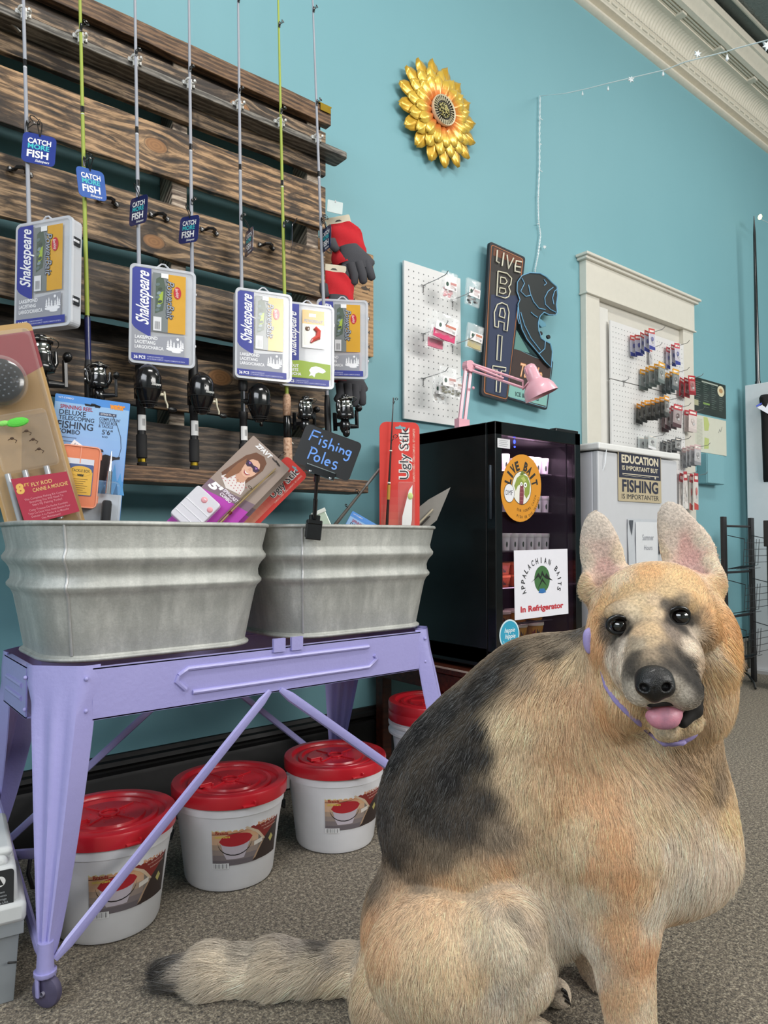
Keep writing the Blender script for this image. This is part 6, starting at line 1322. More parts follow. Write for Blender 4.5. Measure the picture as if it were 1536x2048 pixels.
# ================================================================ the dog: one continuous body grown from blended volumes, fur as its child
from mathutils.bvhtree import BVHTree
IM = np.array([RGT, UPV, FWD])                                # rows: right, up, forward of the dog's viewing side
def cone(a, b, ra, rb): return ('c', np.array(Q(*a)), np.array(Q(*b)), ra, rb)
def elp(c, r, roll=0): 
    a = R(roll); X = RGT*cos(a)+UPV*sin(a); Y = -RGT*sin(a)+UPV*cos(a); return ('e', np.array(Q(*c)), np.array(r), np.array([X, Y, FWD]))
def field(prims, lo, h, dims, subs=()):
    F = np.full(dims, .2, np.float32); ax = [lo[i]+h*np.arange(dims[i]) for i in range(3)]
    def ev(p, k):
        if p[0] == 'c': r = max(p[3], p[4]); a = np.minimum(p[1], p[2])-r; b = np.maximum(p[1], p[2])+r
        else: r = np.abs(p[3].T @ np.diag(p[2])).sum(1); a, b = p[1]-r, p[1]+r
        m = k+.012; i0 = np.maximum(0, ((a-m-lo)/h).astype(int)); i1 = np.minimum(dims, ((b+m-lo)/h).astype(int)+2)
        if (i1 <= i0).any(): return None, None
        sl = tuple(slice(i0[i], i1[i]) for i in range(3)); X, Y, Z = np.meshgrid(*[ax[i][sl[i]] for i in range(3)], indexing='ij')
        P_ = np.stack([X, Y, Z], -1).astype(np.float32)
        if p[0] == 'c':
            d = p[2]-p[1]; L2 = d @ d; q = P_-p[1].astype(np.float32); t_ = np.clip((q @ d)/L2, 0, 1); v = np.linalg.norm(q-t_[..., None]*d, axis=-1)-(p[3]+(p[4]-p[3])*t_)
        else:
            q = (P_-p[1]) @ p[3].T; k0 = np.linalg.norm(q/p[2], axis=-1); k1 = np.linalg.norm(q/(p[2]**2), axis=-1)+1e-9; v = k0*(k0-1)/k1
        return sl, v
    for p, k in prims:
        sl, v = ev(p, k)
        if sl is None: continue
        a = F[sl]; hh = np.clip(.5+.5*(a-v)/k, 0, 1); F[sl] = a*(1-hh)+v*hh-k*hh*(1-hh)
    for p, k in subs:
        sl, v = ev(p, k)
        if sl is None: continue
        a = F[sl]; v = -v; hh = np.clip(.5-.5*(a-v)/k, 0, 1); F[sl] = a*(1-hh)+v*hh+k*hh*(1-hh)
    return F
def nets(F, lo, h, smooth=2):
    S = F < 0; n = np.array(F.shape)
    c = np.zeros(tuple(n-1), np.int8)
    offs = [(i, j, k) for i in (0, 1) for j in (0, 1) for k in (0, 1)]
    for o in offs: c += S[o[0]:n[0]-1+o[0], o[1]:n[1]-1+o[1], o[2]:n[2]-1+o[2]]
    act = (c > 0) & (c < 8); ids = np.argwhere(act); vid = np.full(act.shape, -1, np.int64); vid[act] = np.arange(len(ids))
    vals = {o: F[ids[:, 0]+o[0], ids[:, 1]+o[1], ids[:, 2]+o[2]] for o in offs}
    acc = np.zeros((len(ids), 3)); cnt = np.zeros(len(ids))
    for a in offs:
        for d in range(3):
            if a[d]: continue
            b = list(a); b[d] = 1; b = tuple(b); va, vb = vals[a], vals[b]; m = (va < 0) != (vb < 0); t_ = va[m]/(va[m]-vb[m])
            pt = np.array(a, float)[None].repeat(m.sum(), 0); pt[:, d] = t_; acc[m] += pt; cnt[m] += 1
    V = lo+h*(ids+acc/cnt[:, None]); faces = []
    for d in range(3):
        e, f = (d+1) % 3, (d+2) % 3; s0 = [slice(1, -1)]*3; s0[d] = slice(0, n[d]-1); s1 = list(s0); s1[d] = slice(1, n[d])
        A, B_ = S[tuple(s0)], S[tuple(s1)]; m = A != B_; q = np.argwhere(m); off = np.ones(3, int); off[d] = 0; q = q+off; inside = A[m]
        def cid(de, df): w = q.copy(); w[:, e] += de; w[:, f] += df; return vid[w[:, 0], w[:, 1], w[:, 2]]
        fc = np.stack([cid(-1, -1), cid(0, -1), cid(0, 0), cid(-1, 0)], 1); fc[~inside] = fc[~inside][:, ::-1]; faces.append(fc)
    Fc = np.concatenate(faces); Fc = Fc[(Fc >= 0).all(1)]
    E = np.concatenate([Fc[:, [0, 1]], Fc[:, [1, 2]], Fc[:, [2, 3]], Fc[:, [3, 0]]])
    for _ in range(smooth):
        s = np.zeros_like(V); k = np.zeros(len(V))
        for j in range(3): s[:, j] = np.bincount(E[:, 0], V[E[:, 1], j], len(V))+np.bincount(E[:, 1], V[E[:, 0], j], len(V))
        k = np.bincount(E[:, 0], minlength=len(V))+np.bincount(E[:, 1], minlength=len(V)); V = .45*V+.55*s/np.maximum(k, 1)[:, None]
    return V, Fc
def mesh_np(name, V, Fc, mat, parent, cols=None):
    me = bpy.data.meshes.new(name); me.vertices.add(len(V)); me.vertices.foreach_set('co', V.astype(np.float32).ravel())
    me.loops.add(Fc.size); me.loops.foreach_set('vertex_index', Fc.astype(np.int32).ravel()); me.polygons.add(len(Fc)); me.polygons.foreach_set('loop_start', np.arange(0, Fc.size, Fc.shape[1], dtype=np.int32))
    me.update(calc_edges=True); me.validate(); me.shade_smooth(); me.materials.append(mat)
    if cols is not None:
        a = me.color_attributes.new('Col', 'FLOAT_COLOR', 'POINT'); c = np.ones((len(V), 4), np.float32); c[:, :3] = cols; a.data.foreach_set('color', c.ravel())
    o = bpy.data.objects.new(name, me); COL.objects.link(o)
    if parent: o.parent = parent
    return o
def blob(name, prims, mat, parent, h=.002, subs=(), col=None, smooth=2):
    pts = []
    for p, k in prims:
        if p[0] == 'c': pts += [p[1]-p[3], p[1]+p[3], p[2]-p[4], p[2]+p[4]]
        else: r = np.abs(p[3].T @ np.diag(p[2])).sum(1); pts += [p[1]-r, p[1]+r]
    lo = np.min(pts, 0)-4*h-.004; dims = tuple(((np.max(pts, 0)+4*h+.004-lo)/h).astype(int)+1)
    V, Fc = nets(field(prims, lo, h, np.array(dims), subs), lo, h, smooth); off = np.array(parent.matrix_world.translation) if parent else 0
    c = None if col is None else np.tile(np.array(lin(col)), (len(V), 1)); return mesh_np(name, V-off, Fc, mat, parent, c)

G = [ # (volume, blend)
 (elp((838, 1862, 1.24), (.100, .128, .125)), .02), (elp((935, 1625, 1.25), (.158, .172, .150)), .05), (elp((1090, 1455, 1.235), (.145, .160, .130)), .05),
 (elp((1010, 1540, 1.235), (.16, .16, .145), 35), .05), (elp((1235, 1625, 1.20), (.175, .180, .145)), .05), (elp((1365, 1690, 1.175), (.078, .088, .10), -20), .05), (elp((1060, 1775, 1.23), (.135, .105, .13)), .05),
 (cone((1170, 1440, 1.23), (1310, 1310, 1.13), .125, .098), .05), (cone((1335, 1560, 1.18), (1345, 1400, 1.12), .085, .068), .05),
 (elp((893, 1925, 1.115), (.126, .106, .085), -8), .018), (elp((1003, 1885, 1.085), (.060, .075, .060), -15), .025), (elp((795, 2000, 1.20), (.075, .085, .085)), .03),
 (cone((1040, 1950, 1.10), (930, 2060, 1.10), .050, .042), .03), (cone((890, 2072, 1.105), (1030, 2068, 1.105), .036, .030), .02), (elp((1060, 2072, 1.10), (.040, .024, .034)), .02),
 (cone((1030, 1900, 1.27), (1065, 1972, 1.26), .05, .034), .03), (cone((1070, 1978, 1.25), (1112, 1988, 1.225), .026, .026), .012),
 (cone((1225, 1700, 1.115), (1238, 1850, 1.10), .080, .056), .035), (cone((1238, 1850, 1.10), (1266, 2085, 1.075), .053, .034), .02), (cone((1266, 2085, 1.075), (1276, 2112, 1.055), .036, .036), .02), (elp((1285, 2122, 1.035), (.040, .026, .045)), .02),
 (cone((1165, 1820, 1.30), (1192, 1955, 1.29), .055, .024), .03), (cone((1192, 1955, 1.29), (1204, 1978, 1.262), .022, .024), .012),
 (cone((790, 1945, 1.27), (700, 1938, 1.262), .050, .036), .03), (cone((700, 1938, 1.262), (560, 1934, 1.262), .038, .040), .02), (cone((560, 1934, 1.262), (430, 1940, 1.262), .040, .038), .02), (cone((430, 1940, 1.262), (345, 1947, 1.262), .038, .026), .02),
 # head
 (elp((1305, 1216, 1.065), (.082, .062, .082), 8), .03), (elp((1303, 1175, 1.06), (.060, .032, .05), 8), .03),
 (elp((1222, 1292, 1.07), (.032, .062, .060), 8), .025), (elp((1405, 1290, 1.08), (.046, .078, .070), -4), .03), (elp((1385, 1385, 1.09), (.052, .066, .060)), .03), (elp((1258, 1385, 1.07), (.045, .055, .06)), .03),
 (cone((1300, 1248, 1.005), (1306, 1330, .925), .040, .030), .025), (elp((1306, 1350, .915), (.038, .024, .040), 4), .018), (elp((1286, 1380, .918), (.024, .021, .032), 10), .014), (elp((1350, 1376, .930), (.034, .027, .042), -12), .016),
 (elp((1270, 1330, .98), (.030, .040, .045)), .025), (elp((1350, 1315, .985), (.034, .042, .05)), .025),
 (elp((1240, 1222, 1.000), (.024, .014, .020), 14), .014), (elp((1354, 1202, .995), (.026, .014, .020), 4), .014), (elp((1392, 1250, 1.02), (.026, .03, .03)), .02),
 (cone((1340, 1450, 1.01), (1332, 1460, .955), .028, .014), .016), (elp((1368, 1440, .985), (.022, .02, .03)), .014),
 # ears
 (elp((1206, 1120, 1.105), (.035, .068, .013), -12+24), .010), (elp((1198, 1078, 1.108), (.026, .046, .010), -6+16), .008), (cone((1215, 1185, 1.10), (1240, 1195, 1.08), .028, .03), .02), (elp((1177, 1175, 1.095), (.014, .024, .016), 0), .012),
 (elp((1378, 1110, 1.105), (.043, .070, .013), 24), .010), (elp((1352, 1055, 1.108), (.029, .044, .010), 20), .008), (cone((1395, 1170, 1.10), (1370, 1190, 1.08), .034, .034), .02), (elp((1427, 1158, 1.095), (.016, .030, .018), 15), .012),
]
for k in range(4):                                            # toes of the far hind paw, near front paw
    G.append((cone((1100+4*k, 1972+9*k, 1.215-.004*k), (1122+3*k, 1978+9*k, 1.205), .0105, .0085), .006))
    G.append((elp((1262+20*k, 2135, 1.015), (.013, .014, .022)), .008)); G.append((elp((1060+12*k, 2086, 1.085-.01*k), (.013, .014, .016)), .008))
SUB = [(elp((1238, 1251, .978), (.0135, .0125, .014)), .006), (elp((1360, 1233, .972), (.0145, .0130, .014)), .006),
       (elp((1205, 1125, 1.086), (.021, .056, .012), 12), .010), (elp((1372, 1105, 1.086), (.029, .062, .012), 22), .010),
       (cone((1362, 1412, .975), (1320, 1418, .925), .020, .014), .008), (elp((1384, 1400, .985), (.010, .030, .03), -20), .008)]
h_ = .0045; lo_ = np.array([1e9]*3); hi_ = -lo_
for p, k in G:
    q_ = [p[1]-p[3], p[1]+p[3], p[2]-p[4], p[2]+p[4]] if p[0] == 'c' else [p[1]-p[2].max(), p[1]+p[2].max()]
    lo_ = np.minimum(lo_, np.min(q_, 0)); hi_ = np.maximum(hi_, np.max(q_, 0))
lo_ -= .03; hi_ += .03; lo_[2] = max(lo_[2], -.02)
FF = field(G, lo_, h_, ((hi_-lo_)/h_).astype(int)+1, SUB)
zz = lo_[2]+h_*np.arange(FF.shape[2]); FF = np.maximum(FF, (.004-zz)[None, None, :])      # rests flat on the carpet
DV, DF = nets(FF, lo_, h_, 3)
base_pt = Vector((float(DV[:, 0].mean()), float(DV[:, 1].mean()), 0))
dog = thing('dog', 'tan and black shepherd dog sitting on the carpet with its tongue out', 'dog', M=Matrix.Translation(base_pt))
bvh = BVHTree.FromPolygons([tuple(v) for v in DV], [tuple(int(i) for i in f) for f in DF])
def onsurf(px, py):
    d = ray(px, py).normalized(); hit = bvh.ray_cast(CAM, d)
    if hit[0] is not None: return hit[0]
    best = min((1.24 if px < 760 else 1.15,), key=lambda x: x); return bvh.find_nearest(Q(px, py, best))[0]
CP = '''800 1500 2b2b2d|850 1450 28282a|900 1420 262628|960 1385 2a2a2c|1000 1345 2e2d2e|1040 1310 4a4640|900 1550 353335|850 1600 454240|940 1500 2e2e30|770 1620 545050|800 1680 655e58|965 1450 2e2d2f|975 1500 3a3838|1005 1440 ccbc9c|1010 1500 c4b292|970 1590 5c5650|1000 1660 8f8374|880 1700 7d7264|880 1640 565250|930 1640 5f5954|760 1720 57524e|750 1770 74695c|735 1800 957f66|820 1740 8a7a68|730 1660 504c4a
1045 1450 d6c29e|1020 1540 cbb898|1080 1400 d2b48c|1100 1340 bca480|1065 1335 908270|1130 1290 8f8370|1165 1260 5a544c|1110 1262 4c4742|1150 1320 b8a684|1110 1500 dab488|1130 1600 dab68a|1060 1600 cab696|1080 1700 d6c0a0|1180 1480 ccae86|1250 1500 c6aa86|1300 1530 c8b090|1200 1600 d8ae80|1230 1680 d8aa78|1260 1760 d4a674|1150 1700 e0caa8|1175 1790 e0d2ba|1240 1850 d8ae80|1285 1920 d8ac80|1250 2000 d8b48a|1295 2030 d8c8b0|1210 1990 cca882|1080 1550 dcc09a|1160 1400 c8a880|1180 1560 d0aa80|1150 1650 e2caa4|1190 1730 d8ae80
1350 1600 d2c1a6|1400 1650 cabaa6|1430 1700 c4b8aa|1380 1740 dcd4c8|1330 1780 dad2c6|1300 1700 d8c4a4|1340 1680 d2c6b6|1450 1620 cab28a|1400 1560 b8a07c|1350 1540 ac957c|1430 1560 907f6a|1310 1820 dcd2c4|1300 1620 ceb896|1290 1770 d8b88e|1440 1740 c8bcae
1050 1800 e0d4c6|1100 1850 e6ded2|1000 1740 d2ae86|940 1745 d4bc9a|1130 1895 e2d8ca|1060 1740 dcc8ac|900 1770 d0b08a|1170 1890 e4dcd0
800 1800 d2b08a|860 1850 dabe9a|900 1900 dec8a6|950 1950 dec6a2|850 1980 e0ccac|760 1900 d8b48c|738 1850 cfa67c|780 2000 e4d2b8|1000 1850 dcd0bc|1035 1900 cac2b4|1000 1980 e2dad0|1065 1960 dcd4c8|985 1808 b8ac9c|1022 1826 8c8476|1052 1862 a0968a|1070 1905 bcb4a6|1005 1845 d8ccb6|1030 1875 d4c8b4|960 1830 dcc8a8|1000 1790 d2b898|1040 1800 dcccb4|920 2040 dccab2|870 1930 e0caa6|960 1880 e2d2b8|1110 1985 d8ccbc|1080 2000 c8bcac|1195 1960 d2c8bc
730 1930 cfba9a|700 1900 a89c8a|650 1892 5e5a56|600 1890 8c8680|640 1930 b6ae9e|550 1930 beb6a6|450 1930 b4ac9c|480 1900 8e887e|520 1895 8a857c|400 1940 b8b0a4|365 1940 96918a|335 1940 3c3a3a|322 1952 2a2929|345 1905 4a4846|350 1975 4a4846|500 1970 dcd4c4|600 1975 e0d8c8|420 1975 b0aa9e|680 1960 ddd0b8|670 1915 8c867e|560 1910 a8a092
1290 1170 dbb074|1250 1180 deb880|1350 1160 dfbc84|1300 1143 cc9e64|1400 1200 d8b680|1425 1240 c69e66|1300 1220 e4c696|1280 1200 e2c89c|1265 1225 dcc8a4|1210 1215 dcb278|1380 1175 d8b47c|1335 1185 e0c08a
1238 1250 141212|1360 1233 141212|1221 1253 6c6056|1256 1262 2c2622|1222 1243 4a403a|1238 1232 3c3430|1240 1271 3a322e|1256 1243 5c5248|1340 1226 2a2522|1383 1246 3a322c|1361 1212 4c443c|1362 1254 2f2926|1342 1243 332d2a|1380 1238 4a443c|1220 1232 dab888|1240 1228 d0bc9c|1258 1234 dac6aa|1236 1277 b0a498|1262 1282 9a8c78|1276 1262 ccac84|1385 1214 c4a26e|1366 1209 94846a|1345 1262 7c7066|1386 1266 b0a496|1408 1240 b09066|1315 1225 ccb490|1310 1200 e0c49e|1342 1240 3c3632|1330 1208 6a6258|1340 1220 4a4440|1395 1240 6c5c48|1232 1272 5c544c|1365 1255 4c4640|1300 1258 d8b888|1302 1285 b8a07c|1300 1310 94826a|1330 1300 6c6256|1345 1330 403a35|1378 1330 2e2a27|1360 1345 2e2a28|1360 1315 4a443e|1270 1310 5c544a|1264 1345 453f3a|1262 1325 4c4640|1300 1332 6c6252|1320 1345 4c4640|1280 1290 a89a84|1390 1350 332f2c|1395 1370 2a2624|1375 1355 302c2a
1245 1290 ccc0b4|1220 1310 e0d3c4|1240 1340 e6dacc|1200 1290 dcaa74|1190 1240 dbac74|1230 1370 e0ceb0|1390 1262 b4a898|1380 1290 c8bcac|1415 1300 beae96|1440 1330 ccac7c|1462 1290 cc a060|1450 1250 bc9056|1400 1330 b4a490|1430 1380 ccb494|1355 1365 aea9a0|1362 1385 b8b4ac|1340 1400 c0bcb4|1275 1400 ccc4b8|1265 1380 c4bcb0|1330 1470 dccdb4|1390 1440 ccb898|1300 1462 dccfba|1375 1462 ccb898|1410 1420 c8b090|1440 1430 c4ac88|1210 1350 dfbc8c|1240 1400 dab484|1200 1400 cfa06c|1170 1370 caa680|1290 1440 d8bc90|1270 1420 d8b88c
1200 1060 c4bbb4|1195 1035 bcb4ac|1210 1130 cba4a0|1203 1100 c8b0aa|1200 1165 c4a89c|1172 1120 ccc0b2|1236 1110 d2c2ac|1170 1175 dcc4a0|1240 1165 dcc8ac|1340 1040 c2bab4|1348 1008 bcb4ae|1370 1090 cb9e9c|1392 1140 c8a4a4|1345 1085 c4b6ae|1325 1050 c8bcb0|1420 1125 ccc0ac|1432 1170 d8ba90|1400 1080 c8beb2|1320 1100 d0c0a8|1385 1115 cc9e9e'''
pts_, cols_ = [], []  # the greys along the near thigh put crease shade into the coat colour
for tok in CP.replace('cc a060', 'cca060').replace('\n', '|').split('|'):
    x, y, c = tok.split(); pts_.append(onsurf(float(x), float(y))); l_ = lin(c); g_ = sum(l_)/3; q_ = [(1.48 if g_ > .16 else .85+max(0, g_-.06)*4.9)*(g_+(v-g_)*.74)*m_ for v, m_ in zip(l_, (1.13, 1.04, .94))]; q_ = [v*min(1, .92/max(q_)) for v in q_]; cols_.append(q_)
CPp, CPc = np.array(pts_), np.array(cols_)
DP = '''1300 1150 0 -1 9|1240 1170 -.5 -.8 10|1370 1160 .5 -.8 10|1300 1220 0 -1 7|1300 1290 0 -1 4|1310 1340 0 -1 3|1345 1340 .5 -.6 4|1265 1340 -.5 -.5 5|1250 1300 -.7 .5 9|1200 1300 -.6 .8 20|1380 1290 .7 .6 10|1440 1300 .6 .8 24|1450 1380 .3 .95 30|1350 1380 .7 .2 4|1280 1395 -.7 .3 4|1240 1225 -.4 -.7 5|1355 1205 .3 -.8 5|1330 1468 .1 1 5|1360 1455 .3 1 6|1300 1450 -.2 1 7|1240 1400 -.1 1 24
1200 1080 -.1 -1 4|1205 1150 -.1 -1 6|1165 1110 -.7 -.7 6|1240 1120 .7 -.7 6|1350 1060 -.2 -1 4|1390 1130 -.1 -1 6|1415 1110 .8 -.4 7|1315 1070 -.8 -.5 6|1430 1170 .7 .3 12|1180 1190 -.6 .3 12
1100 1290 -.8 .5 26|1000 1350 -.8 .6 24|900 1430 -.6 .8 22|800 1520 -.4 .9 22|740 1680 -.1 1 22|725 1850 .1 1 22|900 1600 -.3 .95 20|1000 1550 -.2 1 22|1000 1440 -.3 .9 24|1100 1400 -.1 1 26|1150 1330 -.3 .9 26|1200 1450 .4 .9 28|1280 1500 .6 .8 30|1350 1560 .6 .8 26|1440 1600 .3 .95 24|1400 1700 -.1 1 26|1330 1780 -.3 .95 26|1200 1600 .2 1 22|1100 1560 .0 1 24|1130 1700 .2 1 24|1240 1720 .1 1 16|1240 1860 .05 1 14|1265 2000 .1 1 12|1050 1780 .3 .95 26|1100 1870 .3 .95 26|1000 1740 .5 .85 20|900 1760 0 1 20|800 1820 -.1 1 18|870 1880 -.3 .95 18|950 1900 0 1 16|1020 1860 .4 .9 16|1060 1940 .3 .95 20|900 2000 0 1 18|780 1980 .1 1 22|1110 1985 1 .2 6|1190 1950 .1 1 8
700 1920 -1 .3 26|600 1900 -1 -.1 30|560 1960 -.8 .5 30|450 1920 -1 -.2 30|430 1970 -.9 .35 30|350 1940 -1 0 26|650 1960 -.7 .6 28'''
dpts, ddir, dlen = [], [], []
for tok in DP.replace('\n', '|').split('|'):
    x, y, dx, dy, L = (float(a) for a in tok.split()); dpts.append(onsurf(x, y)); ddir.append(RGT*dx-UPV*dy); dlen.append(L/1000)
dpts, ddir, dlen = np.array(dpts), np.array(ddir), np.array(dlen)
def interp(P_, K, val, pw=2.0, eps=.008, chunk=20000):
    out = np.zeros((len(P_), val.shape[1]), np.float32)
    for i in range(0, len(P_), chunk):
        d2 = ((P_[i:i+chunk, None, :]-K[None])**2).sum(-1)+eps**2; w = d2**(-pw); out[i:i+chunk] = (w @ val)/w.sum(1)[:, None]
    return out
headc = np.array(Q(1310, 1230, 1.04))
def colour(P_):
    a = interp(P_, CPp, CPc, 2.0, .009); b = interp(P_, CPp, CPc, 2.2, .0035); k = np.clip((.17-np.linalg.norm(P_-headc, axis=1))/.03, 0, 1)[:, None]; return a*(1-k)+b*k
vcol = colour(DV)
n = NT('dog_skin'); ca = n('VertexColor', None, layer_name='Col').outputs['Color']; f = n.noise(n.coord(), 260, 4)
n.set('Base Color', n.mix(1.0, ca, n.ramp(f, [(.3, (.45,)*3), (.7, (.85,)*3)]), 'MULTIPLY')); n.set('Roughness', .85); n.bump(f, .6, .003)
body = mesh_np('body', DV-np.array(base_pt), DF, n.m, dog, vcol)
# fur
nrm = np.zeros((len(DV), 3)); body.data.vertex_normals.foreach_get('vector', (nf := np.zeros(len(DV)*3, np.float32))); nrm = nf.reshape(-1, 3)
tri = np.concatenate([DF[:, [0, 1, 2]], DF[:, [0, 2, 3]]]); A_, B2, C2 = DV[tri[:, 0]], DV[tri[:, 1]], DV[tri[:, 2]]
area_ = np.linalg.norm(np.cross(B2-A_, C2-A_), axis=1)/2; cen = (A_+B2+C2)/3
headc = np.array(Q(1310, 1230, 1.04)); hd_ = np.linalg.norm(cen-headc, axis=1); dens = np.where(hd_ < .17, 2.6, 1.0)
facing = ((np.array(CAM)-cen)*nrm[tri[:, 0]]).sum(1) > -.15; dens = dens*np.where(facing, 1, .35)
NH = 360000; w_ = area_*dens; w_ /= w_.sum(); pick = rng.choice(len(tri), NH, p=w_); r1, r2 = rng.random(NH), rng.random(NH); s_ = np.sqrt(r1); wa, wb, wc = (1-s_)[:, None], (s_*(1-r2))[:, None], (s_*r2)[:, None]
root = A_[pick]*wa+B2[pick]*wb+C2[pick]*wc; nn = nrm[tri[pick, 0]]*wa+nrm[tri[pick, 1]]*wb+nrm[tri[pick, 2]]*wc; nn /= np.linalg.norm(nn, axis=1)[:, None]
fl3 = interp(root, dpts, np.hstack([ddir, dlen[:, None]]), 1.6, .012); dr_, ln_ = fl3[:, :3], fl3[:, 3]
hc = colour(root)
keep = np.ones(NH, bool)
for px, py, t_, r_ in ((1238, 1251, .985, .0155), (1360, 1233, .98, .0165), (1308, 1366, .885, .030)): keep &= np.linalg.norm(root-np.array(Q(px, py, t_)), axis=1) > r_
mo = np.array(Q(1345, 1420, .955)); keep &= ~((np.linalg.norm(root-mo, axis=1) < .022))
keep &= root[:, 2] > .008
root, nn, dr_, ln_, hc = root[keep], nn[keep], dr_[keep], ln_[keep], hc[keep]; M_ = len(root)
eyed = np.min([np.linalg.norm(root-np.array(Q(*e)), axis=1) for e in ((1238, 1251, .985), (1360, 1233, .98))], axis=0); ln_ *= np.clip((eyed-.008)/.03, .22, 1)
cl = np.stack([np.sin(root @ np.array([61., 37, 83])+k*2.1)+np.sin(root @ np.array([-143., 97, 51])+k) + .7*np.sin(root @ np.array([29., -210, 170])+3*k) for k in range(3)], 1)*.10
dr_ = dr_/np.maximum(1e-6, np.linalg.norm(dr_, axis=1))[:, None]+cl+rng.normal(0, .14, (M_, 3))
tg = dr_-(dr_*nn).sum(1)[:, None]*nn; tg /= np.maximum(1e-6, np.linalg.norm(tg, axis=1))[:, None]
ln_ = np.where(ln_ > .0235, ln_*1.35, ln_)*rng.uniform(.6, 1.3, M_); lift = rng.uniform(.22, .50, M_)[:, None]
K_ = 5; P_ = np.zeros((M_, K_, 3), np.float32); cur = root-nn*.001; P_[:, 0] = cur
for k in range(1, K_):
    l_ = lift*(1.25-.42*k); d = tg+nn*l_+np.array([0, 0, -.05*k]); d /= np.linalg.norm(d, axis=1)[:, None]; cur = cur+d*(ln_/(K_-1))[:, None]; P_[:, k] = cur
P_[:, :, 2] = np.maximum(P_[:, :, 2], .003)
cv = bpy.data.hair_curves.new('fur'); cv.add_curves([K_]*M_)
cv.attributes['position'].data.foreach_set('vector', (P_-np.array(base_pt, dtype=np.float32)).astype(np.float32).ravel())
rd = np.linspace(1, .12, K_)[None]*(.00030+.00018*np.clip(ln_/.03, 0, 1))[:, None]; ra = cv.attributes.get('radius') or cv.attributes.new('radius', 'FLOAT', 'POINT'); ra.data.foreach_set('value', rd.astype(np.float32).ravel())
lum = hc.mean(1); jit = rng.normal(1, .16, M_); dark = rng.random(M_) < np.clip(.30-lum*.5, .02, .3); hc = hc*jit[:, None]; gr = (lum < .12) & (rng.random(M_) < .16); hc[gr] = np.array([.16, .155, .15])
tc_ = rng.random(M_) < .05; hc[tc_] = hc[tc_]*.45
ca_ = cv.attributes.new('Col', 'FLOAT_COLOR', 'CURVE'); c4 = np.ones((M_, 4), np.float32); c4[:, :3] = np.clip(hc, .004, .95); ca_.data.foreach_set('color', c4.ravel())
n = NT('fur_strands'); at = n('Attribute', None, attribute_name='Col').outputs['Color']; n.set('Base Color', at); n.set('Roughness', .5); n.set('Specular IOR Level', .35); cv.materials.append(n.m)
fo_ = bpy.data.objects.new('fur', cv); COL.objects.link(fo_); fo_.parent = dog; tag(fo_, kind='stuff')
# face
EYE = NT('dog_eye'); EYE.set('Base Color', (*lin('120b08'), 1)); EYE.set('Roughness', .04); EYE.set('Coat Weight', 1.0); EYE.set('Specular IOR Level', .8)
for c in ((1238, 1252, .993, .0125), (1360, 1234, .988, .0130)):
    e = blob('eye', [(elp(c[:3], (c[3]*1.08, c[3]*1.02, c[3])), .002)], EYE.m, dog, .0018)
    b = B('0b0909'); cc = Vector(Q(c[0], c[1], c[2]-.0125))-base_pt; ring = [cc+RGT*(.0142*cos(a))+UPV*(.0112*sin(a)+(.0018 if sin(a) > 0 else 0))+FWD*(.0022+.003*cos(a)**2) for a in [2*pi*k/24 for k in range(24)]]
    b.tube(ring, .0031, 7, closed=True); b.build('eyelid', vc(.35, 0, .4, .05), dog, smooth=60)
NOSE = NT('nose_leather'); NOSE.set('Base Color', (*lin('0d0b0c'), 1)); NOSE.set('Roughness', .42); NOSE.set('Coat Weight', .12); vv = NOSE('TexVoronoi', {'Vector': NOSE.coord(), 'Scale': 900}).outputs[0]; NOSE.bump(vv, .5, .0008)
blob('nose', [(elp((1308, 1357, .884), (.0235, .0165, .018)), .006), (elp((1296, 1374, .878), (.0155, .013, .014)), .006), (elp((1324, 1374, .878), (.0160, .0135, .014)), .006), (elp((1308, 1386, .876), (.011, .012, .009)), .006)], NOSE.m, dog, .0012,
     subs=[(elp((1288, 1376, .868), (.0055, .0045, .007), -20), .003), (elp((1331, 1374, .868), (.0060, .0048, .007), 20), .003), (cone((1308, 1378, .864), (1308, 1400, .864), .0015, .0015), .002)], smooth=2)
LIP = vc(.85, 0, 0, .1)
blob('mouth_lining', [(cone((1372, 1400, .985), (1318, 1420, .945), .018, .013), .008), (elp((1385, 1400, .985), (.011, .026, .02), -20), .008), (elp((1340, 1434, .965), (.030, .010, .02)), .006)], LIP, dog, .002, col='181214')
blob('lip', [(cone((1394, 1376, .968), (1388, 1420, .955), .0095, .0105), .006), (cone((1388, 1420, .955), (1366, 1446, .938), .0100, .007), .006), (cone((1300, 1408, .895), (1350, 1404, .905), .0045, .0045), .004), (cone((1350, 1404, .905), (1394, 1378, .968), .0045, .005), .004)], LIP, dog, .0016, col='16110f')
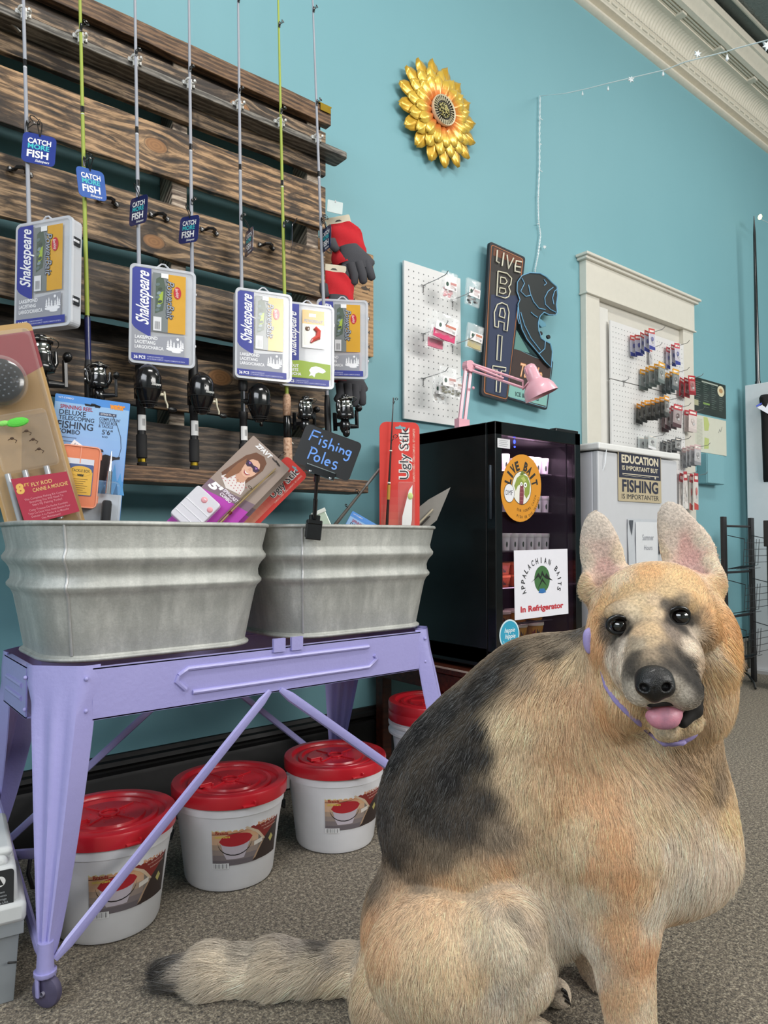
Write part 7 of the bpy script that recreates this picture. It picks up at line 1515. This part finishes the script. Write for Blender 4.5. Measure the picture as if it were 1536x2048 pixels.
TON = NT('tongue'); tc = TON.coord(); TON.set('Base Color', TON.mix(TON.ramp(TON.noise(tc, 30, 3), [(.42, (0, 0, 0)), (.66, (1, 1, 1))]), lin('c88494'), lin('86687c'))); TON.set('Roughness', .48); TON.set('Coat Weight', .12); TON.set('Subsurface Weight', .15); TON.bump(TON.noise(tc, 500, 3), .4, .001)
blob('tongue', [(elp((1328, 1413, .935), (.0240, .010, .030)), .006), (elp((1327, 1432, .908), (.0235, .013, .010)), .008), (elp((1329, 1443, .902), (.0190, .0105, .0065)), .006)], TON.m, dog, .0014, subs=[(cone((1330, 1405, .895), (1329, 1446, .890), .0018, .0015), .003)])
# claws
for k in range(3):
    b = B('2a2624'); p = Vector(Q(1124+3*k, 1979+10*k, 1.197)); b.tube([p-base_pt, p+RGT*.006+Vector((0, 0, -.004))-base_pt, p+RGT*.010+Vector((0, 0, -.010))-base_pt], [.0032, .0028, .001], 7); b.build('claw', PLASTIC, dog, smooth=60)
# collar: a lavender band round the neck with a bow knot
LC = vc(.7, 0, 0, .1, .5, 400); b = B('a597cf')
def near(px, py, o=.008): p = onsurf(px, py); q = bvh.find_nearest(p); return p+Vector(q[1])*o
ln2 = [near(x, y, o_) for x, y, o_ in ((1196, 1300, -.004), (1202, 1340, -.003), (1212, 1372, -.0005), (1232, 1400, .001), (1252, 1420, .002), (1276, 1442, .002), (1300, 1466, .000), (1330, 1484, .003), (1360, 1480, .004))]
hid = [Q(1400, 1460, 1.14), Q(1420, 1400, 1.22), Q(1350, 1330, 1.26), Q(1240, 1270, 1.22), Q(1190, 1275, 1.14)]
loop = [p-base_pt for p in ln2+hid]; b.tube(loop, .0036, 8, closed=True, flatx=1.3); b.build('collar', LC, dog, smooth=60)['label'] = 'lavender collar'
b = B('a597cf'); 
for c, sx, sy, ro in (((1178, 1283, 1.06), .010, .020, 10), ((1184, 1270, 1.06), .008, .012, -30)): pass
blob('collar_knot', [(elp((1176, 1285, 1.068), (.0075, .018, .008), 8), .005), (elp((1180, 1268, 1.068), (.008, .010, .008)), .005)], LC, dog, .0018, col='b3a4dc')
blob('collar_bow', [(elp((1374, 1474, .985), (.017, .0065, .008), 25), .004), (elp((1348, 1484, .985), (.013, .006, .008), 10), .004)], LC, dog, .0018, col='9a8cc0')
